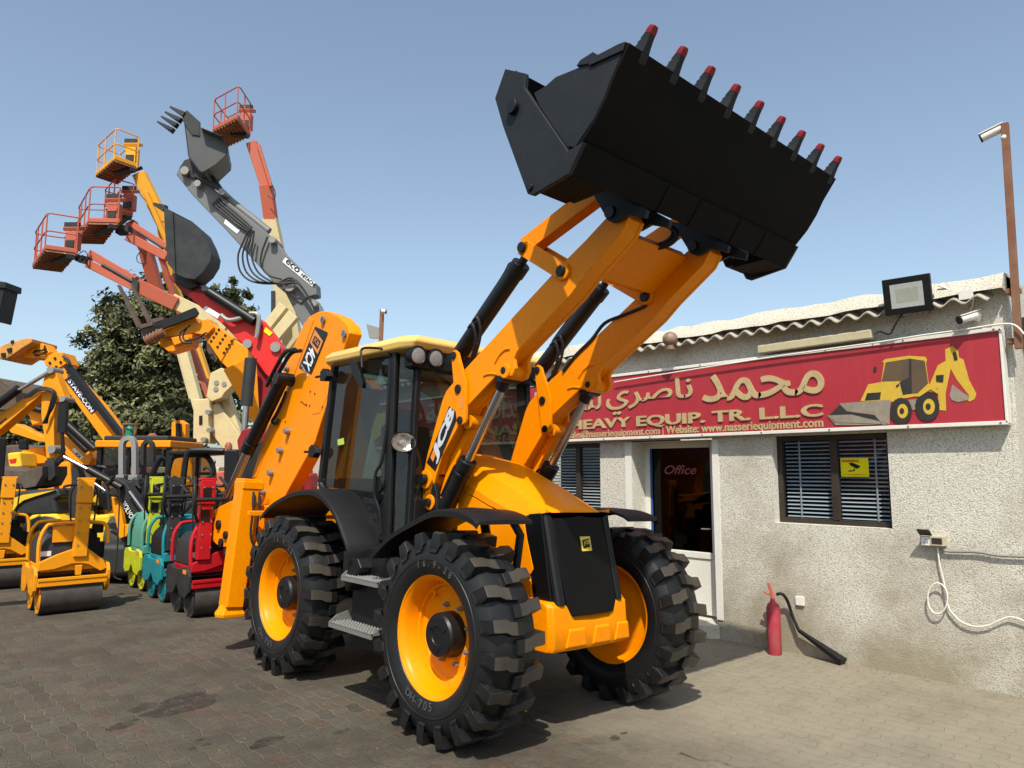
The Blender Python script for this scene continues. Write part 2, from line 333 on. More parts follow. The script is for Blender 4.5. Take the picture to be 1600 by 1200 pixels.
# ---------------------------------------------------------------- ground
def ground_z(x):
    return -0.07 * min(1, max(0, (x - 3.1) / 1.7))
def paving_mat():
    m, N, L, P = nodes("block_paving")
    tc = N.new("ShaderNodeTexCoord"); o = tc.outputs["Object"]
    mp = N.new("ShaderNodeMapping"); mp.inputs["Rotation"].default_value = (0, 0, R(90)); L.new(o, mp.inputs[0])
    # zig-zag edged blocks: a brick bond whose coordinates wobble as the block's sides do
    sx = N.new("ShaderNodeSeparateXYZ"); L.new(mp.outputs[0], sx.inputs[0])
    def mth(op, a, b=None):
        n = N.new("ShaderNodeMath"); n.operation = op
        for i, v in enumerate((a, b)):
            if v is None: continue
            if hasattr(v, "is_linked"): L.new(v, n.inputs[i])
            else: n.inputs[i].default_value = v
        return n.outputs[0]
    BW, BH = 0.225, 0.115
    tri = lambda s, per, ph=0.0: mth('PINGPONG', mth('ADD', s, ph), per / 2)
    yv = mth('ADD', sx.outputs[1], mth('MULTIPLY', mth('SUBTRACT', tri(sx.outputs[0], BW / 1.0), BW / 4), 0.20))
    xv = mth('ADD', sx.outputs[0], mth('MULTIPLY', mth('SUBTRACT', tri(sx.outputs[1], BH * 1.0), BH / 4), 0.42))
    cx = N.new("ShaderNodeCombineXYZ"); L.new(xv, cx.inputs[0]); L.new(yv, cx.inputs[1])
    wob = noise(N, L, 1.3, 3, 0.5, o)
    wv = N.new("ShaderNodeVectorMath"); wv.operation = 'MULTIPLY_ADD'; L.new(wob.outputs["Color"], wv.inputs[0]); wv.inputs[1].default_value = (0.10, 0.10, 0); L.new(cx.outputs[0], wv.inputs[2])
    br = N.new("ShaderNodeTexBrick"); L.new(wv.outputs[0], br.inputs["Vector"])
    br.inputs["Scale"].default_value = 1.0; br.inputs["Brick Width"].default_value = BW; br.inputs["Row Height"].default_value = BH
    br.inputs["Mortar Size"].default_value = 0.0055; br.inputs["Mortar Smooth"].default_value = 0.6; br.inputs["Bias"].default_value = 0.0
    br.inputs["Color1"].default_value = (0, 0, 0, 1); br.inputs["Color2"].default_value = (1, 1, 1, 1); br.inputs["Mortar"].default_value = (0.5, 0.5, 0.5, 1)
    tone = ramp(N, L, br.outputs["Color"], [(0.0, (0.054, 0.045, 0.034, 1)), (0.30, (0.082, 0.070, 0.053, 1)), (0.52, (0.062, 0.056, 0.043, 1)), (0.78, (0.086, 0.072, 0.053, 1)), (1.0, (0.078, 0.052, 0.038, 1))])
    big = noise(N, L, 0.45, 6, 0.6, o); mid = noise(N, L, 2.2, 8, 0.7, o); fine = noise(N, L, 30, 8, 0.8, o)
    fr = ramp(N, L, fine.outputs[0], [(0.28, (0.42,) * 3 + (1,)), (0.72, (1.50,) * 3 + (1,))])
    mm = N.new("ShaderNodeMix"); mm.data_type = 'RGBA'; mm.blend_type = 'MULTIPLY'; mm.inputs[0].default_value = 1; L.new(tone.outputs[0], mm.inputs[6]); L.new(fr.outputs[0], mm.inputs[7])
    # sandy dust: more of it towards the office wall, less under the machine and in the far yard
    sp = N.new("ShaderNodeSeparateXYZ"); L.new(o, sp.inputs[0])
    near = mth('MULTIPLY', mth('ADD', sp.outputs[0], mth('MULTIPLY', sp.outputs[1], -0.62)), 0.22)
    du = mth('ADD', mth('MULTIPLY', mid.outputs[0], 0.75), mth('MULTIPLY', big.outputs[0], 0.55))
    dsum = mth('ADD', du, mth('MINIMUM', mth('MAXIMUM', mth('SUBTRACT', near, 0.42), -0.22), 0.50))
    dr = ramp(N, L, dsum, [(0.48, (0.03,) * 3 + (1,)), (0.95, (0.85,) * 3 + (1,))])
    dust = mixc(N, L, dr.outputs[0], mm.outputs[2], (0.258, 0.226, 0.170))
    jf = N.new("ShaderNodeMath"); jf.operation = 'MULTIPLY'; L.new(br.outputs["Fac"], jf.inputs[0]); jr = ramp(N, L, big.outputs[0], [(0.34, (0.12,) * 3 + (1,)), (0.66, (0.85,) * 3 + (1,))]); L.new(jr.outputs[0], jf.inputs[1])
    joint = mixc(N, L, jf.outputs[0], dust, mixc(N, L, dr.outputs[0], (0.185, 0.163, 0.126), (0.285, 0.255, 0.200)))
    # dark scuffs, oil marks
    st = noise(N, L, 1.1, 9, 0.72, o); sr = ramp(N, L, st.outputs[0], [(0.47, (0, 0, 0, 1)), (0.66, (0.85,) * 3 + (1,))])
    streak = N.new("ShaderNodeMapping"); streak.inputs["Scale"].default_value = (1.0, 4.5, 1); streak.inputs["Rotation"].default_value = (0, 0, R(-42)); L.new(o, streak.inputs[0])
    s2 = noise(N, L, 1.6, 7, 0.7, streak.outputs[0]); s2r = ramp(N, L, s2.outputs[0], [(0.46, (0, 0, 0, 1)), (0.68, (0.8,) * 3 + (1,))])
    far = ramp(N, L, mth('MULTIPLY', sp.outputs[1], 0.08), [(0.22, (0.25,) * 3 + (1,)), (0.7, (1, 1, 1, 1))])
    s2m = N.new("ShaderNodeMix"); s2m.data_type = 'RGBA'; s2m.blend_type = 'MULTIPLY'; s2m.inputs[0].default_value = 1; L.new(s2r.outputs[0], s2m.inputs[6]); L.new(far.outputs[0], s2m.inputs[7])
    inv = N.new('ShaderNodeMapRange'); L.new(dr.outputs[0], inv.inputs[0]); inv.inputs[1].default_value = 0.1; inv.inputs[2].default_value = 0.6; inv.inputs[3].default_value = 1.0; inv.inputs[4].default_value = 0.30
    c1 = mixc(N, L, mth('MULTIPLY', sr.outputs[0], inv.outputs[0]), joint, (0.040, 0.034, 0.027))
    c2 = mixc(N, L, mth('MULTIPLY', s2m.outputs[2], mth('ADD', mth('MULTIPLY', inv.outputs[0], .6), .4)), c1, (0.058, 0.050, 0.041))
    L.new(c2, P.inputs["Base Color"]); P.inputs["Roughness"].default_value = 0.9; P.inputs["Specular IOR Level"].default_value = 0.2
    hgt = mth('ADD', mth('MULTIPLY', br.outputs["Fac"], -0.6), mth('ADD', mth('MULTIPLY', fine.outputs[0], 0.35), mth('MULTIPLY', mid.outputs[0], 0.8)))
    b = N.new("ShaderNodeBump"); b.inputs["Strength"].default_value = 0.8; b.inputs["Distance"].default_value = 0.015; L.new(hgt, b.inputs["Height"]); L.new(b.outputs[0], P.inputs["Normal"])
    return m
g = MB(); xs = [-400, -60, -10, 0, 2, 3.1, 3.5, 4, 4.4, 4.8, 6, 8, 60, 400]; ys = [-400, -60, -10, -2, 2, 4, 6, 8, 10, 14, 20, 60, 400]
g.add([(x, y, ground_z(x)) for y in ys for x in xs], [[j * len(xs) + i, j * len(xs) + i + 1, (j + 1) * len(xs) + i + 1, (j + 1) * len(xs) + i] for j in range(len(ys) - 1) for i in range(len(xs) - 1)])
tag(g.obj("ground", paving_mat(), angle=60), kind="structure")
# oil stain on the blocks, laid as a thin film
def blob(c, rx, ry, rot, z, jag=0.3, n=40, seed=1):
    rd = random.Random(seed); ph = [rd.random() * 6.28 for _ in range(5)]
    P = []
    for k in range(n):
        t = 2 * math.pi * k / n; q = 1 + jag * sum(math.sin((i + 2) * t + ph[i]) / (i + 1.5) for i in range(5))
        x, y = math.cos(t) * rx * q, math.sin(t) * ry * q
        P.append((c[0] + x * math.cos(rot) - y * math.sin(rot), c[1] + x * math.sin(rot) + y * math.cos(rot), z))
    return P
def stain_mat():
    m, N, L, P = nodes("oil_stain"); n = noise(N, L, 9, 8, 0.75)
    f = ramp(N, L, n.outputs[0], [(0.38, (0.0,) * 3 + (1,)), (0.66, (0.80,) * 3 + (1,))])
    t = N.new("ShaderNodeBsdfTransparent"); mx = N.new("ShaderNodeMixShader"); L.new(f.outputs[0], mx.inputs[0]); L.new(t.outputs[0], mx.inputs[1]); L.new(P.outputs[0], mx.inputs[2])
    P.inputs["Base Color"].default_value = (0.030, 0.026, 0.022, 1); P.inputs["Roughness"].default_value = 0.55
    L.new(mx.outputs[0], N["Material Output"].inputs[0]); return m
g = MB()
for i, (px, py, rx, ry) in enumerate(((285, 1101, .34, .16), (225, 1106, .10, .09), (190, 1134, .12, .06), (415, 1160, .10, .07), (312, 1157, .03, .02), (322, 1164, .03, .02), (300, 1170, .03, .02), (535, 1143, .05, .03), (960, 1146, .05, .04), (975, 1137, .03, .02))):
    c = on_z(px, py); g.poly(blob(c, rx, ry, R(20), ground_z(c.x) + 0.004, seed=i))
cr_ = [on_z(*p_) for p_ in ((1062, 1167), (1078, 1173), (1092, 1179), (1118, 1178), (1132, 1183), (1150, 1190), (1178, 1187), (1204, 1189), (1236, 1193))]
for a_, b_ in zip(cr_, cr_[1:]):
    d_ = (b_ - a_).normalized(); n_ = Vector((-d_.y, d_.x, 0)) * .012; g.poly([Vector((p_.x, p_.y, ground_z(p_.x) + .005)) for p_ in (a_ - n_, b_ - n_ * .7, b_ + n_ * .7, a_ + n_)])
tag(g.obj("ground_stains", stain_mat(), smooth=False), kind="structure")

# ---------------------------------------------------------------- the office
def stucco_mat(name, base, stain=0.5, bump=1.0):
    m, N, L, P = nodes(name)
    tc = N.new("ShaderNodeTexCoord"); o = tc.outputs["Object"]
    v = N.new("ShaderNodeTexVoronoi"); v.inputs["Scale"].default_value = 105; v.inputs["Randomness"].default_value = 1.0; L.new(o, v.inputs["Vector"])
    n1 = noise(N, L, 85, 5, 0.7, o); n2 = noise(N, L, 1.4, 7, 0.65, o); n3 = noise(N, L, 0.7, 5, 0.6, o)
    col = mixc(N, L, ramp(N, L, n1.outputs[0], [(0.36, (0, 0, 0, 1)), (0.52, (1, 1, 1, 1))]).outputs[0], tuple(k * 0.50 for k in base), tuple(min(1, k * 1.15) for k in base))
    sp = N.new("ShaderNodeSeparateXYZ"); L.new(o, sp.inputs[0])
    lo = N.new("ShaderNodeMapRange"); L.new(sp.outputs[2], lo.inputs[0]); lo.inputs[1].default_value = 1.5; lo.inputs[2].default_value = 0.0; lo.inputs[3].default_value = -0.10; lo.inputs[4].default_value = 0.26
    ad = N.new("ShaderNodeMath"); ad.operation = 'ADD'; L.new(n2.outputs[0], ad.inputs[0]); L.new(lo.outputs[0], ad.inputs[1])
    f = ramp(N, L, ad.outputs[0], [(0.46, (0, 0, 0, 1)), (0.82, (stain,) * 3 + (1,))])
    c2 = mixc(N, L, f.outputs[0], col, tuple(k * q for k, q in zip(base, (0.52, 0.47, 0.38))))
    L.new(c2, P.inputs["Base Color"]); P.inputs["Roughness"].default_value = 0.92; P.inputs["Specular IOR Level"].default_value = 0.2
    h = N.new("ShaderNodeMath"); h.operation = 'ADD'; vs_ = N.new("ShaderNodeMath"); vs_.operation = 'MULTIPLY'; vs_.inputs[1].default_value = .45; L.new(v.outputs["Distance"], vs_.inputs[0]); L.new(vs_.outputs[0], h.inputs[0]); L.new(n1.outputs[0], h.inputs[1])
    b = N.new("ShaderNodeBump"); b.inputs["Strength"].default_value = bump * .8; b.inputs["Distance"].default_value = 0.012; L.new(h.outputs[0], b.inputs["Height"]); L.new(b.outputs[0], P.inputs["Normal"])
    return m
M['stuc'] = stucco_mat("pebble_render", (0.575, 0.545, 0.475), 0.95)
M['stuct'] = stucco_mat("parapet_render", (0.50, 0.465, 0.385), 0.6)
M['plas'] = stucco_mat("smooth_plaster", (0.58, 0.555, 0.49), 0.5, 0.2)
M['corr'] = paint("corrugated_sheet", (0.40, 0.37, 0.31), 0.75, 0.5, (0.22, 0.19, 0.15), scale=2, bump=0.1)
M['frm'] = paint("bronze_frame", (0.035, 0.028, 0.022), 0.4, 0.15)
M['slat'] = paint("blind_slat", (0.62, 0.66, 0.70), 0.5, 0.1, bump=0)
def signred():
    m, N, L, P = nodes("sign_red"); n = noise(N, L, 1.2, 6, 0.6)
    mp = N.new("ShaderNodeMapping"); tc = N.new("ShaderNodeTexCoord"); L.new(tc.outputs["Object"], mp.inputs[0]); mp.inputs["Scale"].default_value = (1, 9, 0.8)
    n2 = noise(N, L, 3, 5, 0.6, mp.outputs[0])
    c = mixc(N, L, n.outputs[0], (0.33, 0.016, 0.028), (0.40, 0.030, 0.040))
    c = mixc(N, L, ramp(N, L, n2.outputs[0], [(0.45, (0, 0, 0, 1)), (0.8, (0.14,) * 3 + (1,))]).outputs[0], c, (0.46, 0.10, 0.10))
    L.new(c, P.inputs["Base Color"]); P.inputs["Roughness"].default_value = 0.5; return m
M['sred'] = signred()
M['gold'] = paint("faded_gold_letter", (0.50, 0.38, 0.20), 0.5, 0.6, (0.30, 0.20, 0.10), scale=8, bump=0.05)
M['goldside'] = paint("letter_edge", (0.14, 0.10, 0.06), 0.6, 0.2)
X = WALL
office = thing("office_building", "low grey pebble-rendered office with corrugated eave behind the big loader", "building", (X, 5.5, ground_z(X)))
YR = wp(1593, 700).y; YL = 16.0; ZT = wp(1560, 433).z
w1 = (wp(1390, 750).y, wp(1208, 750).y, wp(1222, 817).z, wp(1218, 681).z)
dr = (wp(1116, 800).y, wp(988, 740).y, -0.3, wp(1018, 690).z)
w2 = (wp(938, 740).y, wp(938, 740).y + 1.15, w1[2], w1[3])
mb = MB()
ysl = sorted([YR, w1[0], w1[1], dr[0], dr[1], w2[0], w2[1], YL]); zsl = [-0.4, w1[2], w1[3], ZT]
def hole(y, z):
    return any(a < y < b and c < z < d for a, b, c, d in (w1, dr, w2))
for i in range(len(ysl) - 1):
    for j in range(3):
        y, z = (ysl[i] + ysl[i + 1]) / 2, (zsl[j] + zsl[j + 1]) / 2
        if not hole(y, z): mb.add([(X, ysl[i], zsl[j]), (X, ysl[i + 1], zsl[j]), (X, ysl[i + 1], zsl[j + 1]), (X, ysl[i], zsl[j + 1])], [(0, 3, 2, 1)][:1])
def reveal(h, d, mi=0, bottom=True):
    a, b, c, e = h
    mb.add([(X, a, c), (X + d, a, c), (X + d, a, e), (X, a, e)], [(0, 1, 2, 3)], mi); mb.add([(X, b, c), (X + d, b, c), (X + d, b, e), (X, b, e)], [(3, 2, 1, 0)], mi)
    mb.add([(X, a, e), (X + d, a, e), (X + d, b, e), (X, b, e)], [(0, 1, 2, 3)], mi)
    if bottom: mb.add([(X, a, c), (X + d, a, c), (X + d, b, c), (X, b, c)], [(3, 2, 1, 0)], mi)
reveal(w1, 0.16, 1); reveal(w2, 0.16, 1); reveal(dr, 0.30, 1, False)
mb.add([(X, YR, -0.4), (X + 9, YR, -0.4), (X + 9, YR, ZT), (X, YR, ZT)], [(0, 1, 2, 3)])           # end wall
mb.add([(X, YL, -0.4), (X + 9, YL, -0.4), (X + 9, YL, ZT), (X, YL, ZT)], [(3, 2, 1, 0)])
mb.add([(X + 9, YR, -0.4), (X + 9, YL, -0.4), (X + 9, YL, ZT), (X + 9, YR, ZT)], [(0, 1, 2, 3)])
mb.obj("wall", ['stuc', 'plas'], office, world=True, smooth=False)
mb = MB(); mb.add([(X, YR, ZT), (X + .5, YR, ZT), (X + .5, YL, ZT), (X, YL, ZT)], [(0, 1, 2, 3)])
rr_ = random.Random(3); N_ = 90                                                                # the rough-cast band above the eave
ez = wp(1445, 478, .18).z
top = []; bot = []
for k in range(N_ + 1):
    y = YR + (YL - YR) * k / N_; top.append((X - 0.05 - rr_.random() * .02, y, ZT + 0.005 + rr_.random() * 0.03)); bot.append((X - 0.14 - rr_.random() * .03, y, ez + 0.05 + rr_.random() * .02))
back = [(X + 0.25, p[1], p[2]) for p in top]
n = N_ + 1; mb.add(bot + top + back, [(i, i + n, i + n + 1, i + 1) for i in range(N_)] + [(i + n, i + 2 * n, i + 2 * n + 1, i + n + 1) for i in range(N_)])
mb.add([bot[0], top[0], back[0], (X + .25, YR, ez)], [(0, 1, 2, 3)]); mb.obj("parapet", 'stuct', office, world=True, angle=60)
mb = MB(); pitch = 0.177; secs = []                                                            # corrugated eave
yy = YR + 0.10; k = 0
while yy < YL:
    ph = math.cos(2 * math.pi * (yy - YR) / pitch) * 0.026
    secs.append([(X - 0.19, yy, ez + ph - 0.012), (X + 0.02, yy, ez + ph + 0.06), (X + 0.02, yy, ez + ph + 0.072), (X - 0.19, yy, ez + ph)]); yy += pitch / 10
mb.loft(secs); mb.obj("roof_sheet", 'corr', office, world=True, angle=70)
def window(h, parent, mull, blindpos):
    a, b, c, e = h; d = 0.10; t = 0.05
    f = MB(); xx = X + d
    f.span((xx, a, c), (xx + .05, a + t, e)); f.span((xx, b - t, c), (xx + .05, b, e)); f.span((xx, a + t, e - t), (xx + .05, b - t, e)); f.span((xx, a + t, c), (xx + .05, b - t, c + t))
    f.span((xx - .008, mull - .035, c + t), (xx + .05, mull + .035, e - t))
    fr_ = f.obj("window", 'frm', parent, bevel=.003, world=True)
    gl = MB(); gl.add([(xx + .025, a + t, c + t), (xx + .025, b - t, c + t), (xx + .025, b - t, e - t), (xx + .025, a + t, e - t)], [(0, 3, 2, 1)]); gl.obj("pane", 'offg', fr_)
    bl = MB(); z = c + t + .015; rd = random.Random(5)
    while z < e - t - .02:
        tl = .0065 + rd.uniform(-.0015, .0015)
        bl.add([(xx + .075, a + t, z - tl), (xx + .095, a + t, z + tl), (xx + .095, b - t, z + tl), (xx + .075, b - t, z - tl)], [(0, 1, 2, 3)]); z += .0385
    for q in blindpos: bl.span((xx + .066, q - .008, c + t), (xx + .068, q + .008, e - t))
    bl.obj("blind", 'slat', fr_, smooth=False)
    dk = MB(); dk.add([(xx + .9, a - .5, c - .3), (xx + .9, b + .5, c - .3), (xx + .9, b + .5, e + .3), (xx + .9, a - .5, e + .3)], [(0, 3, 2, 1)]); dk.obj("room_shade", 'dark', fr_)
    return fr_
m1 = wp(1306, 750, -.12).y
window(w1, office, m1, [wp(1251, 750, -.17).y, wp(1370, 750, -.17).y]); window(w2, office, wp(905, 740, -.12).y, [])
# door
dd = MB(); xx = X + .24; a, b = dr[0], dr[1]; zt = dr[3]; zb = ground_z(X) + .17
gy0, gy1 = wp(1113, 800, -.26).y, wp(1017, 760, -.26).y; gz0, gz1 = wp(1100, 863, -.26).z, wp(1060, 700, -.26).z
dd.span((xx, gy1, zb), (xx + .06, b, zt)); dd.span((xx, a, zb), (xx + .06, gy0, zt)); dd.span((xx, gy0, gz1), (xx + .06, gy1, zt)); dd.span((xx, gy0, gz0 - .07), (xx + .06, gy1, gz0))
dd.span((xx + .015, gy0, zb), (xx + .06, gy1, gz0 - .07)); door = dd.obj("door", 'whi', office, bevel=.005, world=True)
dd = MB(); dd.add([(xx + .03, gy0, gz0), (xx + .03, gy1, gz0), (xx + .03, gy1, gz1), (xx + .03, gy0, gz1)], [(0, 3, 2, 1)]); dd.obj("pane", 'doorg', door)
dd = MB(); dd.span((xx + .012, gy1 - .028, gz0), (xx + .02, gy1, gz1)); M['bluef'] = paint("blue_film", (0.02, 0.09, 0.30), .4, .1); dd.obj("blue_edge_film", 'bluef', door)
dd = MB(); p = wp(1107, 827, -.2); dd.tube([(xx, p.y, p.z), (xx - .04, p.y, p.z), (xx - .045, p.y + .09, p.z)], .008); dd.obj("handle", 'stl', door)
dd = MB(); p = wp(1038, 737, -.255); p2 = wp(1088, 733, -.255); dd.text("Office", (xx + .02, p.y, p.z - .03), (0, -1, 0), (0, 0, 1), width=p.y - p2.y, height=.105, shear=.35, ext=.001, off=.012); dd.obj("lettering", paint('faded_pink_lettering', (.26, .07, .075), .5, .1), door)
dd = MB(); dd.add([(xx + 1.0, a - .5, -.3), (xx + 1.0, b + .5, -.3), (xx + 1.0, b + .5, zt), (xx + 1.0, a - .5, zt)], [(0, 3, 2, 1)]); dd.obj("room_shade", paint('navy_reflection_tone', (.004, .006, .018), .8, .05), door)  # navy puts the dark reflections of the pane into this sheet's colour
dd = MB(); gz = ground_z(X); dd.prism(blob((X + .12, (a + b) / 2), .30, .62, 0, gz - .02, .08, 30, 4), (0, 0, .16)); dd.obj("doorstep", 'plas', office, world=True, bevel=.012)
dd = MB(); dd.span((X - .012, dr[0] - .075, gz + .2), (X + .0, dr[0], zt)); dd.span((X - .012, dr[1], gz + .1), (X + .0, dr[1] + .10, zt)); dd.obj("door_surround", 'whi', office, world=True)

# the sign along the wall
SO = 0.10
sg = thing("shop_sign", "long red sign board with gold Arabic and English lettering on the office wall", "sign", (X, wp(1200, 600).y, wp(1200, 600).z))
yr, yl = wp(1570, 590, SO).y, wp(590, 650, SO).y; zt_, zb_ = wp(1563, 513, SO).z, wp(1575, 661, SO).z
mb = MB(); mb.span((X - SO, yr + .02, zb_ + .02), (X - .02, yl, zt_ - .02)); mb.obj("board", 'sred', sg, world=True, smooth=False)
mb = MB(); mb.span((X - SO - .012, yr, zb_ - .012), (X - .015, yl, zb_ + .02)); mb.span((X - SO - .012, yr, zt_ - .02), (X - .015, yl, zt_ + .012)); mb.span((X - SO - .012, yr - .004, zb_), (X - .015, yr + .016, zt_)); mb.obj("trim", 'whi', sg, world=True, bevel=.003)
E1, E2 = (0, -1, 0), (0, 0, 1); SX = X - SO
def sp(px, py): return wp(px, py, SO)
mb = MB()
hz0, hz1 = sp(1240, 656).z, sp(1240, 634).z
def latin(s_, p0, p1):
    mb = MB(); y0, y1 = sp(p0, 660).y, sp(p1, 660).y; mb.text(s_, (SX, y0, hz0), E1, E2, width=y0 - y1, height=hz1 - hz0, ext=.012, off=.014, bold=.024); mb.obj("english_lettering", 'gold', sg, world=True, smooth=False)
latin("HEAVY EQUIP. TR. L.L.C", 892, 1286); latin("NASSERI", 757, 881); latin("MOHAMMAD", 628, 741)
mb = MB(); ez0, ez1 = sp(1150, 677).z, sp(1150, 664).z
def small(s_, p0, p1):
    mb = MB(); y0, y1 = sp(p0, 675).y, sp(p1, 675).y; mb.text(s_, (SX, y0, ez0), E1, E2, width=y0 - y1, height=(ez1 - ez0) * 1.3, ext=.004, off=.010, bold=.022); mb.obj("contact_lettering", 'gold', sg, world=True, smooth=False)
small("Email: sales@nasseriequipment.com", 862, 1031); small("Website: www.nasseriequipment.com", 1041, 1287); mb.span((SX - .006, sp(1036, 670).y - .004, ez0 - .01), (SX, sp(1036, 670).y + .004, ez1 + .02)); small("MOB: 055-2214", 700, 800)
mb.obj("divider_lettering", 'gold', sg, world=True, smooth=False)
mb = MB()
def F(*c): return ''.join(chr(k) for k in c[::-1])
az0, az1 = sp(1200, 622).z, sp(1200, 584).z
def arab(s_, p0, p1, z0=0, z1=0):
    mb = MB(); y0, y1 = sp(p0, 610).y, sp(p1, 610).y; mb.text(s_, (SX, y0, az0 + z0), E1, E2, width=y0 - y1, height=az1 - az0 + z1 - z0, ext=.012, off=.004, bold=.010); mb.obj("arabic_lettering", 'gold', sg, world=True, smooth=False)
arab(F(0xFEE3, 0xFEA4, 0xFEE4, 0xFEAA), 1098, 1288, 0, .05); arab(F(0xFEE7, 0xFE8E, 0xFEBB, 0xFEAE, 0xFEF1), 948, 1082, -.06, .07)
arab(F(0xFEDF, 0xFE98, 0xFEA0, 0xFE8E, 0xFEAD, 0xFE93), 858, 939, -.06, .07); arab(F(0xFE8D, 0xFEDF, 0xFEE4, 0xFECC, 0xFEAA, 0xFE8D, 0xFE95), 760, 846, -.0, .07)
arab(F(0xFE8D, 0xFEDF, 0xFE9C, 0xFED8, 0xFEF4, 0xFEE0, 0xFE94), 668, 752, -.05, .07); arab(F(0xFEAB, 0x2E, 0xFEE1, 0x2E, 0xFEE1), 622, 660, -.04, .0)
mb = MB(); y0 = sp(598, 640).y; mb.prism([(SX, y0 + s_ * .34, 2.44 + t * .26) for s_, t in ((-1, -.6), (-.2, -1), (.1, -.5), (.7, -.9), (1, .1), (.3, .4), (.8, .9), (-.2, 1), (-.5, .3), (-1, .4))], (-.015, 0, 0)); mb.obj("emblem", 'gst', sg, world=True)
# the machine printed on the sign
def q(px, py): return sp(1280 + px * .175, 520 + py * .175)
pic = MB(); PM = ['gst', 'bst', 'stl', 'vyel', 'dgry', 'brn']
M['pyel'] = paint("print_yellow", (0.62, 0.40, 0.045), .5, .2, bump=0); M['pgry'] = paint("print_grey", (0.30, 0.26, 0.20), .5, .6, (.12, .10, .08), scale=9, bump=0); M['pdk'] = paint("print_dark", (0.03, 0.028, 0.026), .5, .2, (.1, .08, .06), bump=0); M['pgl'] = paint("print_glass", (0.13, 0.085, 0.05), .4, .8, (.06, .055, .05), scale=7, bump=0)
PM = ['pyel', 'pdk', 'pgry', 'pgl']
def pp(pts, mi, lv): pic.add([q(*p) + Vector((-.002 - .0012 * lv, 0, 0)) for p in pts], [list(range(len(pts)))], mi)
def circ(cx, cy, rx, ry, mi, lv, n=28, jag=0): pp([(cx + rx * (1 + jag * (k % 2)) * math.cos(k * 6.2832 / n), cy + ry * (1 + jag * (k % 2)) * math.sin(k * 6.2832 / n)) for k in range(n)], mi, lv)
pp([(1125, 150), (1190, 118), (1240, 160), (1250, 220), (1290, 240), (1340, 420), (1405, 545), (1390, 590), (1345, 615), (1320, 600), (1340, 560), (1300, 510), (1230, 420), (1175, 320), (1130, 540), (1135, 695), (1070, 690), (1060, 500), (980, 480), (1060, 290), (1130, 250)], 0, 1)
pp([(1190, 460), (1290, 540), (1345, 565), (1330, 600), (1240, 620), (1185, 600), (1165, 560)], 2, 2)
pp([(565, 260), (590, 235), (800, 205), (950, 215), (965, 240), (955, 270), (980, 450), (1060, 510), (1065, 540), (940, 520), (900, 560), (740, 590), (640, 620), (370, 610), (440, 460), (555, 440), (580, 270)], 0, 2)
pp([(595, 265), (810, 230), (945, 250), (975, 450), (880, 540), (760, 550), (735, 430), (560, 435)], 3, 3); pp([(805, 235), (825, 235), (830, 540), (800, 545)], 1, 4); pp([(720, 440), (800, 400), (800, 545), (750, 555)], 1, 4)
pp([(430, 540), (555, 530), (545, 595), (410, 605)], 1, 4); pp([(190, 630), (600, 600), (640, 600), (630, 820), (150, 825), (75, 745), (180, 680)], 2, 5); pp([(190, 640), (250, 700), (500, 735), (570, 820), (140, 800), (85, 745)], 1, 6); pp([(75, 738), (290, 730), (540, 790), (560, 815), (150, 800)], 2, 7)
pp([(590, 610), (640, 600), (630, 820), (565, 790)], 2, 7); pp([(800, 600), (900, 590), (900, 690), (820, 690)], 2, 3)
for cx, cy, rx, ry in ((735, 700, 95, 115), (970, 660, 105, 125)): circ(cx, cy, rx, ry, 1, 8, 44, .06); circ(cx + 15, cy, rx * .5, ry * .56, 0, 9); circ(cx + 8, cy, rx * .22, ry * .24, 1, 10)
pp([(930, 500), (1000, 465), (1070, 520), (1060, 545), (1000, 505), (900, 570), (870, 570)], 0, 9); pp([(485, 310), (515, 300), (515, 340), (490, 350)], 1, 4); pp([(1045, 380), (1115, 375), (1110, 440), (1050, 435)], 1, 5); pp([(1195, 180), (1225, 170), (1240, 240), (1210, 245)], 1, 5); pp([(690, 470), (720, 450), (715, 475), (690, 490)], 1, 5)
pic.obj("machine_picture", PM, sg, world=True, smooth=False)

# things fixed to the wall and roof
mb = MB(); a_, b_ = wp(1186, 547, .10), wp(1364, 522, .10); mb.beam(a_, b_, .08, .085, side=(1, 0, 0))
tag(mb.obj("tube_light", paint("yellowed_cover", (.52, .46, .30), .35, .5, (.3, .24, .13), scale=5), bevel=.012), "yellowed tube light fitting above the red sign under the eave", "light")
fl = thing("flood_light", "square black floodlight with silver reflector on the office eave", "floodlight", wp(1420, 490, .2))
c = wp(1418, 461, .22); rx_ = (Matrix.Rotation(R(6), 3, 'Z') @ Matrix.Rotation(R(-10), 3, 'Y'))
def L3(x, y, z): return c + rx_ @ Vector((x, y, z))
W_, H_ = .19, .16
mb = MB(); mb.box(c, (.05, 2 * W_, 2 * H_), rx_);
for k in range(-4, 5): mb.box(L3(.045, k * .036, 0), (.05, .008, .24), rx_)
mb.obj("housing", 'blk', fl, world=True, bevel=.006)
mb = MB(); mb.add([L3(-.027, -.13, -.105), L3(-.027, .13, -.105), L3(-.027, .13, .105), L3(-.027, -.13, .105), L3(-.0262, -.09, -.062), L3(-.0262, .09, -.062), L3(-.0262, .09, .062), L3(-.0262, -.09, .062)], [(0, 4, 5, 1)[::-1], (1, 5, 6, 2)[::-1], (2, 6, 7, 3)[::-1], (3, 7, 4, 0)[::-1]], 0); mb.add([L3(-.0264, -.09, -.062), L3(-.0264, .09, -.062), L3(-.0264, .09, .062), L3(-.0264, -.09, .062)], [(0, 3, 2, 1)], 1)
mb.obj("reflector", [paint("pale_reflector", (.55, .58, .56), .3, .1, metal=.3), paint("lamp_window", (.36, .38, .32), .3, .2)], fl, world=True, smooth=False)
